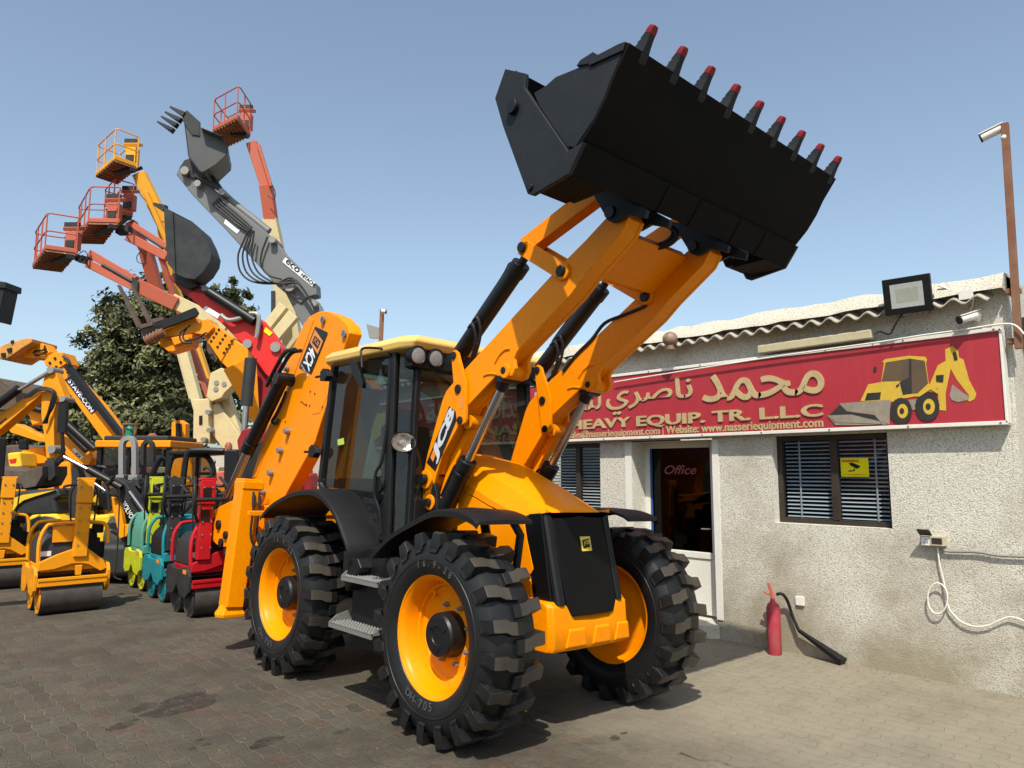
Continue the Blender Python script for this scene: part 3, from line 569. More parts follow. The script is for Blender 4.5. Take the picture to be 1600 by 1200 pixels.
mb = MB(); mb.tube([L3(.02, -.19, -.02), L3(.1, -.19, -.1), L3(.2, -.1, -.19)], .008); mb.tube([L3(.02, .19, -.02), L3(.1, .19, -.1), L3(.2, .1, -.19)], .008); mb.obj("bracket", 'stl', fl, world=True)
mb = MB(); mb.tube([L3(.04, .04, -.12), wp(1400, 505, .2), wp(1390, 522, .12), wp(1375, 518, .12), wp(1366, 522, .16)], .007, smooth=5); mb.obj("cable", 'hose', fl, world=True)
def cctv(px, py, off, aim, label, mount):
    p = wp(px, py, off); t = thing("security_camera", label, "camera", p)
    d = Vector(aim).normalized(); mb = MB(); mb.cyl(p - d * .09, p + d * .07, .034, n=18); mb.box(p + d * -.005 + Vector((0, 0, .034)), (.075, .18, .008), d.to_track_quat('Y', 'Z').to_matrix()); mb.obj("body", 'whi', t, world=True)
    mb = MB(); mb.cyl(p + d * .068, p + d * .082, .036, n=18); mb.obj("lens", 'bst', t, world=True)
    mb = MB(); mb.tube([p - d * .085, p - d * .11 + Vector((.01, 0, -.01)), mount], .011); mb.ball(mount, .03, 8); mb.obj("bracket", 'whi', t, world=True)
cctv(1512, 496, .16, (-.6, .55, -.25), "white bullet camera on the office wall above the sign", wp(1527, 497, .02))
mb = MB(); p = wp(1510, 461, .14); mb.box(p, (.06, .10, .08)); mb.tube([p + Vector((0, -.05, -.02)), wp(1520, 475, .08), wp(1516, 490, .05), wp(1524, 500, .05)], .005, smooth=4); mb.tube([p + Vector((0, .05, 0)), wp(1490, 455, .12), wp(1466, 446, .12)], .008, smooth=4)
tag(mb.obj("junction_box", 'whi', bevel=.006), "small white junction box with cables on the parapet beside the floodlight", "junction box")
mb = MB(); p = wp(1047, 530, .22); mb.ball(p, .085, 14); mb.cyl(p - Vector((0, 0, .12)), p - Vector((0, 0, .06)), .05); tag(mb.obj("globe_lamp", paint("weathered_brown_globe", (.20, .12, .075), .5, .7, (.42, .34, .27), scale=14)), "weathered brown globe lamp on the office eave", "lamp")
mb = MB(); yps = [wp(px, py, .14) for px, py in ((1600, 522), (1585, 508), (1560, 507), (1500, 516), (1440, 524), (1370, 535), (1180, 562), (960, 597))]; mb.tube(yps, .008, smooth=4); tag(mb.obj("conduit", 'whi'), "thin pale cable run along the top edge of the red sign", "cable")
pl = thing("camera_pole", "rusty square steel pole rising from the right end of the office wall", "pole", wp(1592, 545, .08))
mb = MB(); pb = wp(1592, 545, .09); pt = Vector((pb.x, wp(1570, 193, .09).y, wp(1570, 193, .09).z)); mb.beam(pb, pt, .045, .052, side=(1, 0, 0)); mb.obj("post", 'rust', pl, world=True, bevel=.003)
mb = MB()
for px, py in ((1584, 455), (1586, 533)): p = wp(px, py, .04); mb.box(p, (.10, .09, .04))
mb.obj("clamp", 'rust', pl, world=True)
cctv(1548, 209, .09, (-.15, 1, -.3), "white bullet camera at the top of the rusty pole", pt + Vector((0, .01, -.12)))
mb = MB(); mb.span((X + .25, YR - 4.5, 2.86), (X + 6, YR - .02, 2.98)); tag(mb.obj("side_roof", 'dgry'), "dark flat roof edge beyond the rusty pole", "roof")
mb = MB(); mb.span((X + .6, YR - 4.5, -.3), (X + 6, YR - .35, 2.86)); tag(mb.obj("side_building", 'stuct'), "pale side building beyond the right end of the office", "building")
so = thing("socket_box", "open double socket box with hinged cover on the rendered wall under the window's right", "socket", wp(1455, 845))
mb = MB(); p = wp(1449, 845, .03); mb.box(p, (.06, .095, .085)); p2 = wp(1466, 845, .035); mb.box(p2, (.07, .11, .085)); mb.obj("box", paint("aged_ivory", (.52, .46, .32), .5, .5, (.25, .2, .12), scale=9), so, world=True, bevel=.005)
mb = MB(); mb.box(p + Vector((-.06, 0, .075)), (.09, .10, .008), Matrix.Rotation(R(35), 3, 'Y')); mb.obj("cover", 'frm', so, world=True)
mb = MB(); mb.box(p + Vector((-.031, 0, 0)), (.004, .075, .07)); mb.obj("face_plate", 'whs', so, world=True)
mb = MB(); mb.box(p2 + Vector((-.036, 0, .0)), (.004, .08, .05)); mb.obj("lid", 'frm', so, world=True)
mb = MB()
for dy, dz in ((0, .015), (-.014, -.012), (.014, -.012)): mb.box(p + Vector((-.0335, dy, dz)), (.003, .006, .012))
mb.obj("socket_hole", 'bst', so, world=True, smooth=False)
mb = MB(); mb.tube([wp(*k_, .03) for k_ in ((1465, 856), (1468, 880), (1475, 910), (1481, 945), (1490, 960), (1505, 973), (1525, 979), (1545, 977), (1560, 970), (1580, 964), (1605, 972))], .0065, smooth=5)
lp = [wp(1465 + 15.5 * math.cos(t), 935 + 24 * math.sin(t), .045) for t in [k_ * .3 - 1.57 for k_ in range(23)]]; mb.tube(lp, .0065)
tag(mb.obj("white_cable", 'whi'), "white cable looped on the office wall below the socket box", "cable")
mb = MB(); mb.tube([wp(*k_, .025) for k_ in ((1470, 855), (1478, 861), (1500, 862), (1530, 863), (1560, 868), (1605, 870))], .011, smooth=4); tag(mb.obj("grey_conduit", 'galv'), "dusty grey conduit sagging from the socket box to the wall's right end", "conduit")
mb = MB(); p = wp(1250, 939, .012); mb.box(p, (.024, .085, .085)); tag(mb.obj("wall_socket", 'whi', bevel=.004), "low white wall socket beside the fire extinguisher", "socket")
mb = MB(); pts = [wp(*k_, o_) for k_, o_ in (((1213, 929), .12), ((1222, 928), .10), ((1231, 940), .06), ((1238, 962), .05), ((1248, 985), .06))]; mb.tube(pts, .016, smooth=5)
f0, f1 = wp(1248, 985, .06), on_z(1318, 1034, ground_z(6.9) + .03); mb.beam(f0, f1, .025, .035, side=(0, 0, 1), w2=.05, h2=.11); tag(mb.obj("black_hose_nozzle", 'blk', bevel=.004), "black hose and flat horn leaning from the extinguisher down to the ground", "hose")
ex = thing("fire_extinguisher", "faded red fire extinguisher standing against the office wall", "extinguisher", (WALL - .17, wp(1210, 1000, .17).y, ground_z(7)))
eb = Vector(ex.location); hb = wp(1210, 940, .17).z - eb.z
mb = MB(); mb.lathe([(0, 0), (0, .062), (.01, .066), (hb - .07, .066), (hb - .03, .055), (hb, .024), (hb + .03, .022), (hb + .03, 0)], eb, (0, 0, 1), 24); mb.obj("cylinder", 'exti', ex, world=True)
mb = MB(); mb.cyl(eb + Vector((0, 0, hb + .02)), eb + Vector((0, 0, hb + .07)), .02); mb.beam(eb + Vector((0, 0, hb + .06)), eb + Vector((0, .04, hb + .17)), .02, .03); mb.beam(eb + Vector((0, 0, hb + .05)), eb + Vector((0, .09, hb + .08)), .02, .015); mb.obj("valve", paint("orange_valve", (.5, .13, .09), .5, .2), ex, world=True)
st = thing("warning_sticker", "yellow camera warning sticker inside the office window", "sticker", wp(1335, 730, -.13))
sc_o = -.115; a_, b_ = wp(1313, 716, sc_o), wp(1358, 745, sc_o); xs_ = X + .115
mb = MB(); mb.span((xs_, b_.y, b_.z), (xs_ + .003, a_.y, a_.z)); mb.obj("sheet", 'yst', st, world=True, smooth=False)
mb = MB(); wd = a_.y - b_.y; ht = a_.z - b_.z; mb.text("WARNING", (xs_ - .002, a_.y - wd * .05, a_.z - ht * .22), E1, E2, width=wd * .62, height=ht * .14, bold=.03)
mb.text("CCTV IN OPERATION", (xs_ - .002, a_.y - wd * .05, b_.z + ht * .08), E1, E2, width=wd * .9, height=ht * .07)
mb.poly([(xs_ - .002, a_.y - wd * s_, b_.z + ht * t) for s_, t in ((.30, .72), (.36, .60), (.58, .42), (.72, .52), (.68, .60), (.42, .76))][::-1], 1); mb.poly([(xs_ - .002, a_.y - wd * s_, b_.z + ht * t) for s_, t in ((.28, .26), (.5, .30), (.52, .44), (.48, .44), (.46, .35), (.28, .33))][::-1], 1)
mb.obj("lettering", ['rst', 'bst'], st, world=True, smooth=False)

# grit swept against the foot of the wall and loose on the blocks
rd = random.Random(21); mb = MB()
for k in range(1100):
    if k < 700: x, y = WALL - .02 - abs(rd.gauss(0, .09)), rd.uniform(1.0, 6.5)
    else: x, y = rd.uniform(1.2, 6.8), rd.uniform(1.6, 6.5)
    s_ = rd.uniform(.003, .010) if k < 700 else rd.uniform(.003, .008); z = ground_z(x) + s_ * .3
    P = [Vector((x, y, z)) + Vector((rd.uniform(-1, 1), rd.uniform(-1, 1), rd.uniform(-.3, .8))) * s_ for _ in range(4)]
    mb.add(P, [(0, 1, 2), (0, 2, 3), (0, 3, 1), (1, 3, 2)])
tag(mb.obj("grit", paint("grit", (.24, .21, .165), .9, .6, (.09, .08, .065), scale=40), smooth=False), kind="stuff")
fx = MB()
for k in range(14):
    y = yr + .05 + (yl - yr) * k / 13.5
    for z in (zb_ + .004, zt_ - .004): fx.cyl((X - SO - .016, y, z), (X - SO - .010, y, z), .009, n=8)
fx.obj("screw", 'stl', sg, world=True, keep=True)
# ---------------------------------------------------------------- the big backhoe loader (own frame: x across, y rearwards, z up)
jl = thing("backhoe_loader", "big clean yellow backhoe loader with raised black toothed bucket in the middle of the yard", "backhoe loader", MO, (0, MROLL, 0))
WC, TW, TR = 2.10, 0.42, 0.655
def V(*a): return Vector(a)
def make_tyre(mb, rnd=0):
    prof = [(.055, .372), (.030, .384), (.012, .415), (.004, .46), (.006, .51), (.020, .556), (.050, .600), (.11, .620), (.21, .627)]
    prof = prof + [(TW - a, r) for a, r in prof[-2::-1]]
    mb.lathe(prof, (0, 0, 0), (1, 0, 0), 72)
    # raised rings on the sidewall
    for a in (.0045, TW - .0045):
        s_ = -1 if a < .2 else 1; mb.lathe([(a, .474), (a + s_ * .004, .477), (a + s_ * .004, .482), (a, .485)], (0, 0, 0), (1, 0, 0), 72)
    N_ = 20
    for side in (0, 1):
        for k in range(N_):
            t0 = 2 * math.pi * (k + .5 * side) / N_
            path = [(.008, -.022, .528, .515, .026), (.000, -.012, .585, .53, .034), (.010, .0, .650, .57, .036), (.030, .002, .656, .58, .038), (.100, .006, .657, .595, .038), (.135, .024, .658, .60, .038), (.185, .030, .658, .602, .038), (.238, .034, .657, .602, .038)]
            secs = []
            for u, s, rt, rb, hw in path:
                u2 = TW - u if side else u
                q = []
                for ds, rr in ((-hw * 1.35, rb), (-hw, rt), (hw, rt), (hw * 1.35, rb)):
                    th = t0 + (s + ds) / TR; q.append(V(u2, math.cos(th) * rr, math.sin(th) * rr))
                secs.append(q if not side else q[::-1])
            o = len(mb.f); mb.loft(secs)
            for i in range(2, 6): mb.w[o + i * 4 + 1] = 1.0
    return mb
tyre_mb = make_tyre(MB())
rim_mb = MB()
rim_mb.lathe([(.060, .362), (.040, .372), (.034, .384), (.040, .378), (.050, .362), (.075, .345), (.10, .340), (.13, .326), (.155, .322), (.160, .308), (.185, .304), (.190, .285), (.205, .27), (.215, .24), (.205, .16), (.200, .02)], (0, 0, 0), (1, 0, 0), 64)
rim_mb.lathe([(.275, .02), (.275, .30), (.30, .322), (.36, .345), (.375, .372), (.384, .378), (.378, .36), (.35, .338), (.29, .318), (.262, .29), (.262, .02)], (0, 0, 0), (1, 0, 0), 64)
for k in range(2):
    t = .9 + math.pi * k; rim_mb.box((.19, math.cos(t) * .300, math.sin(t) * .300), (.05, .05, .03), Matrix.Rotation(t, 3, 'X'))
hub_mb = MB(); hub_mb.lathe([(.26, .145), (.20, .145), (.14, .142), (.100, .140), (.084, .128), (.080, .06), (.086, .055), (.086, .0)], (0, 0, 0), (1, 0, 0), 40)
for k in range(3):
    t = k * 2.1 + .4; hub_mb.cyl((.086, math.cos(t) * .085, math.sin(t) * .085), (.074, math.cos(t) * .085, math.sin(t) * .085), .014, n=10)
nut_mb = MB()
for k in range(8):
    t = 2 * math.pi * (k + .5) / 8; c_ = V(.208, math.cos(t) * .190, math.sin(t) * .190); nut_mb.cyl(c_, c_ - V(.03, 0, 0), .017, n=6); nut_mb.cyl(c_ - V(.02, 0, 0), c_ - V(.045, 0, 0), .009, n=8)
let_mb = MB()
for s_, a0, rad, sz in (("DH-705", -1.17, .435, .075), ("16.9-28", 1.25, .435, .06)):
    for k, ch in enumerate(s_):
        t = a0 - k * .125 if a0 < 0 else a0 + k * .125
        # read from outside (towards +x): y runs right to left
        ey, ez_ = math.cos(t), math.sin(t); org = V(.0015, ey * rad, ez_ * rad); up_ = V(0, -ey, -ez_) if a0 < 0 else V(0, ey, ez_)
        e1 = V(0, up_.z, -up_.y) * -1
        e1 = up_.cross(V(-1, 0, 0))
        let_mb.text(ch, org - e1 * .02, e1, up_, size=sz, off=.01, shear=.1)
M['tlet'] = paint("tyre_lettering", (0.085, 0.085, 0.08), .6, .5, (.03, .03, .03), scale=20, bump=0)
wheel = rim_mb.obj("wheel", 'jyel', jl, angle=30, keep=True)
ty = tyre_mb.obj("tyre", 'tyre', wheel, angle=28, worn=True, bevel=.007); hubo = hub_mb.obj("hub", 'blkm', wheel, angle=30, keep=True); nut_mb.obj("wheel_nut", 'stl', wheel); let_mb.obj("tyre_lettering", 'tlet', wheel, smooth=False)
wheel.location = (0, 0, TR); wheel.rotation_euler = (R(4), 0, 0)
for loc, rz, rx2 in (((0, 2.22, TR), 0, 12), ((WC, -.03, TR), 180, 7), ((WC, 2.22, TR), 180, 3)):
    c_ = copy_tree(wheel, jl, loc, None); c_.rotation_euler = (R(rx2), 0, R(rz))
CX = 1.05
# chassis
mb = MB(); mb.span((.72, -.2, .55), (1.38, 3.1, .98)); mb.span((.45, .75, .42), (1.65, 1.45, 1.0)); mb.cyl((.3, 0, TR), (1.8, 0, TR), .10); mb.cyl((.3, 2.22, TR), (1.8, 2.22, TR), .12); mb.ball((CX, 0, TR), .2); mb.ball((CX, 2.22, TR), .22)
mb.tube([(.4, -.14, .62), (1.0, -.2, .6), (1.7, -.14, .62)], .03); mb.obj("chassis", 'blkm', jl, bevel=.01)
# bonnet
def bsec(y, zt, hw, zb, sh=.16):
    pts = [(-hw, zb), (-hw, zt - sh - .02), (-hw + .015, zt - sh + .01), (-hw * .80, zt - .055), (-hw * .45, zt - .012), (0, zt), (hw * .45, zt - .012), (hw * .80, zt - .055), (hw - .015, zt - sh + .01), (hw, zt - sh - .02), (hw, zb)]
    return [V(CX + a, y, b) for a, b in pts]
mb = MB(); zs = [(-.315, 1.462, .335, 1.44, .0), (-.295, 1.485, .345, 1.435, .035), (-.12, 1.565, .350, 1.395, .13), (.05, 1.64, .352, 1.42, .17), (.25, 1.72, .355, 1.47, .18), (.45, 1.80, .355, 1.54, .18), (.80, 1.875, .355, 1.62, .18)]
mb.loft([bsec(*q) for q in zs]); mb.obj("bonnet", 'jyel', jl, bevel=.006, angle=22)
mb = MB()
for s_ in (-1, 1):
    A = [(-.115, 1.385), (.05, 1.41), (.25, 1.46), (.45, 1.53), (.62, 1.585), (.62, 1.0), (-.20, 1.02), (-.232, 1.06)]
    mb.prism([V(CX + s_ * .352, y, z) for y, z in A], (-s_ * .04, 0, 0))
    mb.prism([V(CX + s_ * .350, y, z) for y, z in ((-.2, 1.012), (.62, .99), (.62, .86), (-.22, .86))], (-s_ * .04, 0, 0))
mb.span((CX - .31, -.1, .9), (CX + .31, .8, 1.5)); mb.obj("side_panel", 'jyel', jl, bevel=.006)
# grille
def gp(x, t, f=0.0):    # point on the leaning nose: t 0 bottom .. 1 top
    return V(x, -.425 + .145 * t - f, .86 + .585 * t)
mb = MB()
for s_ in (-1, 1):
    A = [V(CX + s_ * .349, y, z) for y, z in ((-.115, 1.425), (-.29, 1.44), (-.40, .86), (-.225, .88))]; mb.prism(A, (-s_ * .03, 0, 0))
mb.loft([[gp(CX - .335, t), gp(CX + .335, t), gp(CX + .335, t) + V(0, .2, 0), gp(CX - .335, t) + V(0, .2, 0)] for t in (0, 1)])
mb.obj("grille_side", 'gril', jl, bevel=.012)
mb = MB()
for s_ in (-1, 1): mb.loft([[gp(CX + s_ * a, t, f) for a, f in ((.33, -.03), (.33, .008), (.315, .025), (.285, .030), (.262, .022), (.262, -.03))] for t in (-.03, .5, 1.0)])
mb.obj("grille_pillar", 'blk', jl, bevel=.004)
mb = MB(); mb.loft([[gp(CX - h, t, -.02), gp(CX - h, t, f), gp(CX, t, f + .008), gp(CX + h, t, f), gp(CX + h, t, -.02)] for t, h, f in ((-.16, .205, .020), (-.03, .252, .022), (.5, .258, .024), (.985, .255, .020))]); mb.obj("grille", 'gril', jl, bevel=.008)
mb = MB(); e2 = (gp(0, 1) - gp(0, 0)).normalized(); ge = gp(CX + .02, .63, .034)
mb.prism([ge + V(a, 0, 0) + e2 * b for a, b in ((-.05, -.05), (.05, -.05), (.05, .05), (-.05, .05))], (0, -.004, 0)); emb = mb.obj("badge", 'gst', jl)
mb = MB(); mb.prism([ge + V(a, -.005, 0) + e2 * b for a, b in ((-.036, -.034), (.036, -.022), (.036, .036), (-.036, .026))], (0, -.001, 0)); mb.obj("badge_field", 'bst', emb, smooth=False)
mb = MB(); mb.text("JCB", ge + V(-.028, -.0075, 0) + e2 * -.014, (1, 0, .12), e2, width=.056, height=.032, bold=.03, shear=.2); mb.obj("badge_lettering", 'gst', emb, smooth=False)
# bumper / counterweight
mb = MB()
def bs(x, zt, y0=-.46, zb=.545):
    return [V(x, y0 + .015, zb), V(x, y0, zb + .03), V(x, y0, zb + .16), V(x, y0 + .012, zt - .03), V(x, y0 + .05, zt), V(x, -.16, zt), V(x, -.16, zb)]
mb.loft([bs(x, zt, y0) for x, zt, y0 in ((.655, .86, -.42), (.685, .865, -.455), (.83, .865, -.46), (.875, .775, -.462), (1.235, .765, -.462), (1.28, .86, -.46), (1.415, .86, -.455), (1.445, .855, -.42))])
for x0, x1 in ((.80, .97), (1.06, 1.22), (1.29, 1.42)):
    mb.loft([[V(x0 - .02, y, z0), V(x1 + .01, y, z0), V(x1 - .005, y, z1), V(x0 + .01, y, z1)] for y, z0, z1 in ((-.455, .558, .695), (-.474, .575, .68))])
mb.obj("bumper", 'jyel', jl, bevel=.012)
mb = MB()
for s_ in (-1, 1): mb.prism([V(CX + s_ * .385, y, z) for y, z in ((-.40, .56), (-.40, .86), (-.18, .885), (-.10, .80), (-.14, .70), (-.17, .64), (-.25, .55))], (-s_ * .02, 0, 0))
sp_ = mb.obj("bumper_side_plate", 'jyel', jl, bevel=.006)
mb = MB(); mb.prism([V(CX - .3865, y, z) for y, z in ((-.33, .60), (-.35, .625), (-.30, .70), (-.275, .70), (-.26, .61))], (.001, 0, 0)); mb.obj("lifting_eye", 'bst', sp_, smooth=False)
mb = MB(); mb.prism([V(CX - .3865, y, z) for y, z in ((-.345, .74), (-.285, .74), (-.285, .83), (-.345, .83))], (.001, 0, 0)); mb.obj("sticker", 'whs', sp_, smooth=False)
# front mudguards
def guard(prof, x0, x1, th, inner=None):
    n_ = len(prof); mbb = MB()
    pr = spline([V(0, y, z) for y, z in prof], 4)
    secs = []
    for p in pr: secs.append([V(x0, p.y, p.z - .045), V(x0, p.y, p.z - .012), V(x0 + .02, p.y, p.z), V((x0 + x1) / 2, p.y, p.z + .012), V(x1, p.y, p.z), V(x1, p.y, p.z - th), V(x0 + .02, p.y, p.z - th)])
    mbb.loft(secs); return mbb
fprof = [(-.47, 1.395), (-.41, 1.425), (-.26, 1.455), (-.04, 1.450), (.15, 1.395), (.48, 1.262), (.72, 1.095)]
for xa, xb in ((-.01, .45), (WC - .28, WC - .62)):
    g_ = guard(fprof if xb < 1 else [(y + .06, z) for y, z in fprof], xa, xb, .018)
    xm = xb; s_ = 1 if xb > xa else -1
    if s_ > 0: g_.tube([(xb - s_ * .05, -.30, 1.43), (xb, -.36, 1.30), (xb + s_ * .02, -.30, 1.05)], .028)
    g_.beam((xb - s_ * .02, .0, 1.44), (xb + s_ * .12, .1, 1.2), .06, .03)
    g_.obj("front_mudguard", 'blk', jl, angle=40)
# rear mudguards
rprof = [(2.66, 1.29), (2.52, 1.38), (2.30, 1.462), (2.0, 1.53), (1.721, 1.546), (1.50, 1.50), (1.30, 1.38), (1.166, 1.242), (1.08, 1.13), (1.05, 1.02)]
for xa, xb in ((.02, .66), (WC - .02, WC - .66)): guard(rprof, xa, xb, .02).obj("rear_mudguard", 'blk', jl, angle=40)
mb = MB()
for s_, x0 in ((1, .04), (-1, WC - .04)): mb.prism([V(x0, y, z) for y, z in ((1.17, 1.10), (1.055, 1.05), (.96, 1.06), (.90, .99), (1.10, .80), (1.16, .92))], (s_ * .30, 0, 0))
mb.obj("mudguard_skirt", 'blk', jl, bevel=.012)
# steps and tank boxes
for s_, x0 in ((1, .12), (-1, WC - .12)):
    mb = MB(); A = [V(x0 + s_ * .02, y, z) for y, z in ((.62, .40), (1.18, .40), (1.18, 1.00), (1.12, 1.08), (.98, 1.14), (.78, 1.15), (.62, 1.10))]; mb.prism(A, (s_ * .5, 0, 0)); mb.obj("tank_box", 'blk', jl, bevel=.02)
M['tread'] = paint("step_tread", (.24, .235, .225), .5, .4, metal=.4, scale=12, bump=.1)
for zz, ya, yb, x0 in ((.925, .60, 1.10, -.005), (.575, .62, 1.22, -.02)):
    mb = MB(); mb.span((x0, ya, zz - .012), (x0 + .20, yb, zz)); mb.span((x0, ya, zz - .035), (x0 + .012, yb, zz + .002)); mb.prism([V(x0, yb, zz), V(x0 + .20, yb, zz), V(x0 + .20, yb, zz + .08), V(x0 + .06, yb, zz + .045)], (0, -.012, 0)); mb.prism([V(x0, ya, zz), V(x0 + .20, ya, zz), V(x0 + .20, ya, zz + .04), V(x0 + .06, ya, zz + .02)], (0, .012, 0))
    for i in range(15):
        for j in range(6): mb.cyl((x0 + .025 + j * .03, ya + .03 + i * (yb - ya - .06) / 14, zz), (x0 + .025 + j * .03, ya + .03 + i * (yb - ya - .06) / 14, zz + .011), .010, .006, n=6)
    mb.obj("step", 'tread', jl, smooth=False)
# cab
XL, XR = .30, 1.80
mb = MB()
def post(pts, w, side): # square-ish pillars through points
    for i in range(len(pts) - 1): mb.beam(pts[i], pts[i + 1], w, w, side=side)
for s_, x0 in ((1, XL), (-1, XR)):
    def X_(d): return x0 + s_ * d
    mb.beam(V(X_(.035), 1.015, 1.17), V(X_(.055), 1.075, 2.66), .07, .075, side=(1, 0, 0))
    mb.beam(V(X_(.0), .955, 1.17), V(X_(.03), 1.03, 2.66), .035, .05, side=(1, 0, 0))
    mb.beam(V(X_(.035), 2.13, 1.60), V(X_(.06), 2.05, 2.72), .06, .06, side=(1, 0, 0))
    lo_ = [V(X_(.03), 2.13, 1.60), V(X_(.03), 2.05, 1.53), V(X_(.03), 1.80, 1.475), V(X_(.03), 1.63, 1.385), V(X_(.03), 1.52, 1.27), V(X_(.03), 1.43, 1.195), V(X_(.03), 1.0, 1.185)]
    mb.tube(lo_, .034, 8, smooth=3)
    mb.beam(V(X_(.10), .84, 1.2), V(X_(.16), .90, 2.62), .05, .06, side=(1, 0, 0))
mb.beam(V(XL + .06, 1.1, 2.66), V(XL + .06, 2.06, 2.72), .06, .08, side=(1, 0, 0)); mb.beam(V(XR - .06, 1.1, 2.66), V(XR - .06, 2.06, 2.72), .06, .08, side=(1, 0, 0))
mb.span((XL + .05, .82, 2.52), (XR - .05, .90, 2.66)); mb.span((XL + .02, 2.08, 1.56), (XR - .02, 2.14, 1.64)); mb.span((XL + .03, 2.02, 2.62), (XR - .03, 2.08, 2.74)); mb.span((XL + .12, .80, 1.1), (XR - .12, .86, 1.50))
cabf = mb.obj("cab_frame", 'blk', jl, bevel=.010)
mb = MB(); mb.prism([V(XL + .02, y, z) for y, z in ((.80, 1.18), (1.44, 1.18), (1.20, .98), (.80, .96))], (XR - XL - .04, 0, 0)); mb.span((XL + .25, 1.2, .95), (XR - .25, 2.1, 1.45)); mb.obj("cab_floor", 'dgry', jl, bevel=.015)
# glass panes
def pane(name, P): g_ = MB(); g_.poly(P); return g_.obj(name, 'cabg', jl, smooth=False)
dl = [(1.03, 1.20), (1.43, 1.20), (1.52, 1.275), (1.63, 1.39), (1.80, 1.48), (2.05, 1.535), (2.12, 1.60), (2.05, 2.70), (1.10, 2.66)]
for s_, x0 in ((1, XL), (-1, XR)):
    pane("side_window", [V(x0 + s_ * (.028 + .03 * (z - 1.2) / 1.5), y, z) for y, z in dl])
    pane("corner_window", [V(x0 + s_ * .02, .96, 1.2), V(x0 + s_ * .05, 1.03, 2.62), V(x0 + s_ * .15, .89, 2.60), V(x0 + s_ * .09, .84, 1.2)])
pane("windscreen", [V(XL + .10, .835, 1.48), V(XR - .10, .835, 1.48), V(XR - .16, .885, 2.55), V(XL + .16, .885, 2.55)])
pane("rear_window", [V(XL + .04, 2.11, 1.64), V(XR - .04, 2.11, 1.64), V(XR - .05, 2.05, 2.64), V(XL + .05, 2.05, 2.64)])
# door fittings
mb = MB(); hp = [V(XL - .01, 1.06, z) for z in (1.22, 1.5, 1.75, 2.1, 2.5)]; mb.tube([V(XL + .0, 1.06, 1.22), V(XL - .01, 1.09, 1.40), V(XL - .03, 1.13, 1.50), V(XL - .035, 1.135, 1.6), V(XL - .03, 1.13, 1.70), V(XL - .005, 1.09, 1.80), V(XL + .01, 1.07, 2.1), V(XL + .02, 1.09, 2.58)], .013, smooth=4)
mb.lathe([(0, .0), (0, .07), (.02, .065), (.02, 0)], (XL - .0, 1.12, 1.6), (-1, 0, 0), 20); mb.obj("door_handle", 'blk', jl)
mb = MB(); mb.tube([jx(608, 557, XL), jx(606, 548, XL + .02), jx(590, 544, XL - .05), jx(566, 545, XL - .08), jx(565, 560, XL - .1), jx(566, 575, XL - .12)], .011, smooth=4); mirror_pts = [jx(*p_, XL - .13) for p_ in ((547, 560), (553, 562), (560, 575), (567, 598), (566, 606), (560, 603), (551, 585), (546, 568))]
mb.prism(mirror_pts, (.05, .03, 0)); mb.obj("mirror", 'blk', jl, bevel=.01)
mb = MB()
for px, py in ((518, 587), (500, 706)):
    c_ = jx(px, py, XL + .02); mb.prism([c_ + V(-.02, a * .7, b * .7) for a, b in ((.09, -.07), (.1, .05), (.03, .09), (-.08, .04), (-.09, -.02), (-.02, -.08))], (-.05, .02, 0)); mb.tube([c_ + V(-.04, .05, 0), c_ + V(-.05, .2, .0)], .012)
mb.obj("rear_work_lamp", 'blk', jl, bevel=.015)
# roof
def rsec(z, a, b, c, d):  # rounded plan
    return [V(XL + a + .06, c, z), V(XL + a, c + .12, z), V(XL + a, d - .16, z), V(XL + a + .12, d, z), V(XR - a - .12, d, z), V(XR - a, d - .16, z), V(XR - a, c + .12, z), V(XR - a - .06, c, z)]
mb = MB(); mb.loft([rsec(2.645, .03, 0, .90, 2.18), rsec(2.665, -.02, 0, .80, 2.24), rsec(2.725, -.03, 0, .77, 2.25), rsec(2.765, .01, 0, .80, 2.20), rsec(2.795, .09, 0, .90, 2.10), rsec(2.81, .2, 0, 1.05, 1.95)])
mb.obj("roof", 'jroof', jl, bevel=.02, angle=35)
mb = MB(); mb.loft([[V(XL + .06, .875, 2.52), V(XR - .06, .875, 2.52), V(XR - .06, .80, 2.69), V(XL + .06, .80, 2.69)], [V(XL + .06, .95, 2.52), V(XR - .06, .95, 2.52), V(XR - .06, .95, 2.69), V(XL + .06, .95, 2.69)]]); mb.obj("lamp_fascia", 'blk', jl, bevel=.02)
for xx_ in (.395, .565, 1.53, 1.70):
    c_ = V(xx_, .812, 2.612); d_ = V(0, -1, -.12); mb = MB(); mb.lathe([(-.05, .078), (.012, .078), (.016, .068), (.010, .062)], c_, d_, 28); lo = mb.obj("work_lamp", 'blk', jl); mb = MB(); mb.lathe([(.010, .064), (.014, .05), (.016, .03), (.017, 0)], c_, d_, 28); mb.obj("lens", 'lens', lo)
mb = MB(); c_ = jy(630, 691, .86); d_ = V(-.25, -1, -.05).normalized(); mb.lathe([(-.10, .03), (-.07, .07), (-.0, .088), (.012, .086), (.010, .079)], c_, d_, 26); mb.tube([c_ - d_ * .06, c_ + V(-.02, .1, .03), V(XL + .03, 1.0, 1.95)], .018); 
mb.v = [tuple(c_ + Vector((((p[0] - c_.x) * 1.28), p[1] - c_.y, (p[2] - c_.z) * .92))) if (Vector(p) - c_).length < .13 else p for p in mb.v]; lo = mb.obj("headlamp", 'blk', jl, keep=True)
